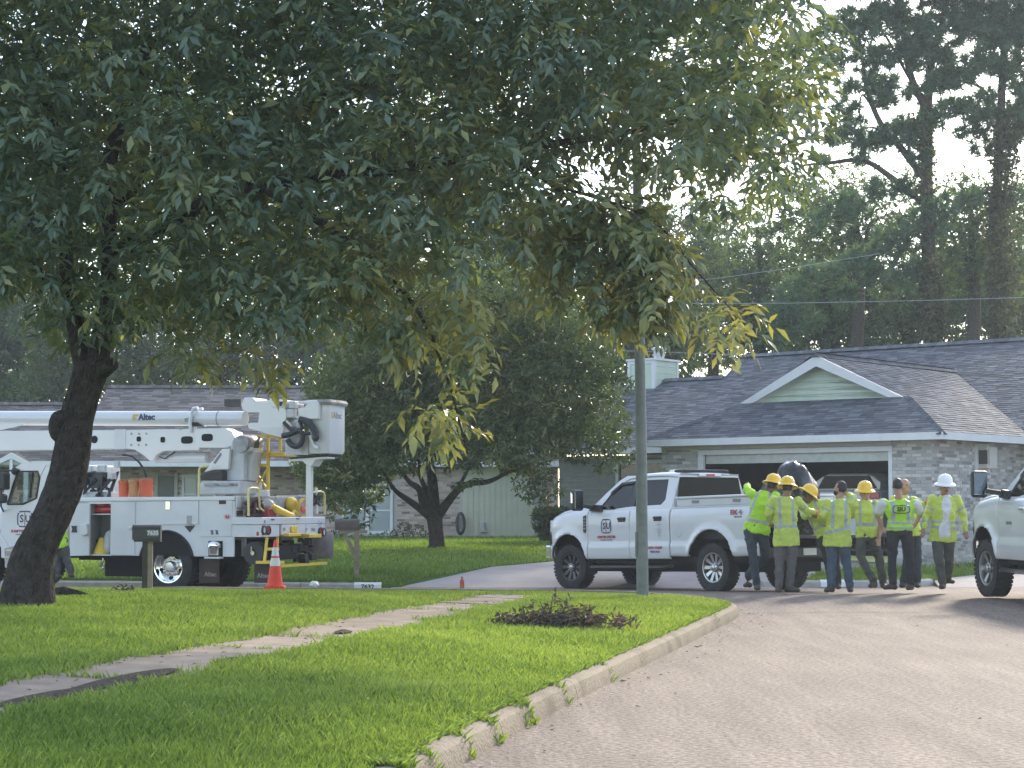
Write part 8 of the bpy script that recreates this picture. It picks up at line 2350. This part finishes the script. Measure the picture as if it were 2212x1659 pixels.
for (dx, dz, x0) in ((-.16, .30, -.12), (-.02, .38, -.1), (.12, .34, .0), (.24, .24, .08), (-.3, .20, -.2), (.34, .26, .22), (-.44, .16, -.3)):
    b = Vector((x0, 0, .05)); q = Vector((dx, rp_.uniform(-.1, .1), dz)); mid = b.lerp(q, .55) + Vector((rp_.uniform(-.06, .06), 0, .02)); m.tube([b, mid, q], [.013, .009, .004], 5); tips += [mid, q, b.lerp(q, .8)]
for (x0, x1) in ((-.30, -.66), (-.25, -.58)):
    b = Vector((x0, 0, .05)); q = Vector((x1, rp_.uniform(-.05, .1), .12 if x1 > -.6 else .06)); m.tube([b, b.lerp(q, .5) + Vector((0, 0, .05)), q], [.01, .008, .004], 5); tips += [q, b.lerp(q, .6)]
m.build('twigs', M('dry_twig', (.135, .108, .085), rough=.9, var=.3, scale=20), BP)['kind'] = 'stuff'
O = np.array([[t.x, t.y, t.z] for t in tips for _ in range(2)] + [[rp_.gauss(.15, .28), rp_.uniform(-.18, .2), rp_.uniform(.01, .12)] for _ in range(230)])
O[:, 2] = np.maximum(O[:, 2], .01)
Dd = RNG.normal(0, 1, (len(O), 3)); Dd[:, 2] *= .5; Dd /= np.linalg.norm(Dd, axis=1)[:, None]
arr = leaf_arrays(O, Dd, 3, .05, .075, .03, droop=.3, jit=.6, rosette=True)
m_dead = M_leaf('dead_leaf', (.055, .048, .040), (.115, .092, .068), (.24, .13, .07), trans=.1, rough=.8, tint=(1.2, 1, .6))
o = link('dead_leaves', leaf_mesh('dead_leaves', arr, RNG.normal(.4, .25, len(O) * 3) + np.repeat(np.clip(O[:, 0], 0, .6), 3) * .5, m_dead), BP); o['kind'] = 'stuff'
for (dx, dy, dz) in ((-.18, -.2, .03), (.34, -.22, .02), (.44, -.2, .02), (.66, -.1, .03)):
    k = MB(); k.box(dx - .035, dx + .035, dy - .012, dy + .012, dz - .006, dz + .012); k.build('wood_chip', M('pale_wood', (.6, .5, .36), rough=.8) if 'pale_wood' not in bpy.data.materials else bpy.data.materials['pale_wood'], BP)
# timber and bare patches by the trunk
p = at(455 / 1.84375 * KS, (1500 + 1448 / 1.84375) * KS, 22.6)
g = thing('root_stub', 'dark dead log lying on the grass right of the leaning trunk', 'log', (p.x, p.y, float(lawn_z(p.x, p.y)[0])))
m = MB(); m.tube([(-.25, 0, .06), (0, .05, .1), (.2, 0, .06), (.38, -.05, .03)], [.06, .055, .045, .02], 10); m.build('log', m_bark, g, smooth=50)
p = at(271, 1274, 25.2); g = thing('dead_leaf_cluster', 'curled brown leaf cluster on the lawn left of the mailbox post', 'leaves', (p.x, p.y, float(lawn_z(p.x, p.y)[0]) + .03))
O = RNG.normal(0, 1, (16, 3)) * np.array([.06, .05, .015]) + np.array([0, 0, .05]); Dd = RNG.normal(0, 1, (16, 3)); Dd /= np.linalg.norm(Dd, axis=1)[:, None]
o = link('dead_leaves', leaf_mesh('dead_leaves', leaf_arrays(O, Dd, 3, .05, .09, .045, rosette=True), RNG.normal(.3, .2, 48), m_dead), g); o['kind'] = 'stuff'
p = at(225, 1284, 24.5); blot('bare_earth', p.x + .1, p.y, .75, .5, R(10), lawn_z, m_mulch, .075, seed=3)
# leaf mould on the walk and fallen leaves along the kerb
for (cx_, cy_, rx, ry, sd) in ((-2.68, 13.3, .85, .13, 1), (-1.62, 18.3, .2, .07, 2), (-2.95, 12.2, .6, .12, 6), (-2.2, 14.9, .3, .06, 9)):
    blot('leaf_mould', cx_, cy_, rx, ry, R(76), lambda x, y: lawn_z(x, y) + .024, m_mulch, .03, seed=sd)
def litter(name, n, fx_, mat, size, zf):
    P_ = fx_(n); O = np.column_stack([P_, zf(P_[:, 0], P_[:, 1]) + .006])
    a = RNG.uniform(0, 6.28, len(O)); Dd = np.column_stack([np.cos(a), np.sin(a), RNG.uniform(-.05, .15, len(O))])
    arr = leaf_arrays(O, Dd, 1, .0, size, size * .5, droop=0, jit=.12, rosette=True)
    o = link(name, leaf_mesh(name, arr, RNG.normal(.45, .3, len(O)), mat), None); o['kind'] = 'stuff'
rzv = np.vectorize(lambda x, y: road_z(x, y))
def along(n):
    t = RNG.uniform(0, 1, n); y = 9.5 + 18 * t; off = np.abs(RNG.normal(0, 1, n)) * .22 + .03
    kx = np.interp(y, [q.y for q in KERB[8:70] if q.y < 26.2 and q.x < 3.1], [q.x for q in KERB[8:70] if q.y < 26.2 and q.x < 3.1]); return np.column_stack([kx + off, y - off * .2])
litter('gutter_leaves', 70, along, m_dead, .05, rzv)
litter('gutter_grit', 700, along, M_leaf('grit', (.10, .085, .07), (.2, .17, .14), (.45, .4, .34), trans=0), .016, rzv)
litter('road_leaves', 22, lambda n: np.column_stack([RNG.uniform(0, 8, n), RNG.uniform(11, 28, n)]), m_dead, .04, rzv)
def onwalk(n):
    u_ = RNG.uniform(-2, 15, n); v_ = RNG.uniform(-.5, .5, n); return np.column_stack([SWA.x + SWD.x * u_ + SWN.x * v_, SWA.y + SWD.y * u_ + SWN.y * v_])
litter('walk_leaves', 150, onwalk, m_dead, .05, lambda x, y: lawn_z(x, y) + .03)
litter('lawn_leaves', 160, lambda n: (lambda q: q[inside(LAWN, q[:, 0], q[:, 1])])(np.column_stack([RNG.uniform(-6, 3, n), RNG.uniform(10.5, 28, n)])), M_leaf('pale_leaf', (.25, .22, .12), (.4, .38, .25), (.6, .58, .45), trans=.2), .04, lambda x, y: lawn_z(x, y) + .055)
# ================================================================== damp evening air
def haze(density):
    m = MB(); m.box(-140, 140, -30, 130, -1.45, 34)
    mt = bpy.data.materials.new('haze_air'); mt.use_nodes = True
    nt = mt.node_tree; nt.nodes.remove(nt.nodes['Principled BSDF'])
    v = nt.nodes.new('ShaderNodeVolumePrincipled'); v.inputs['Density'].default_value = density; v.inputs['Color'].default_value = (.80, .90, 1, 1); v.inputs['Anisotropy'].default_value = .3
    nt.links.new(v.outputs[0], nt.nodes['Material Output'].inputs['Volume'])
    o = m.build('haze', mt); o['kind'] = 'stuff'
haze(.00065)
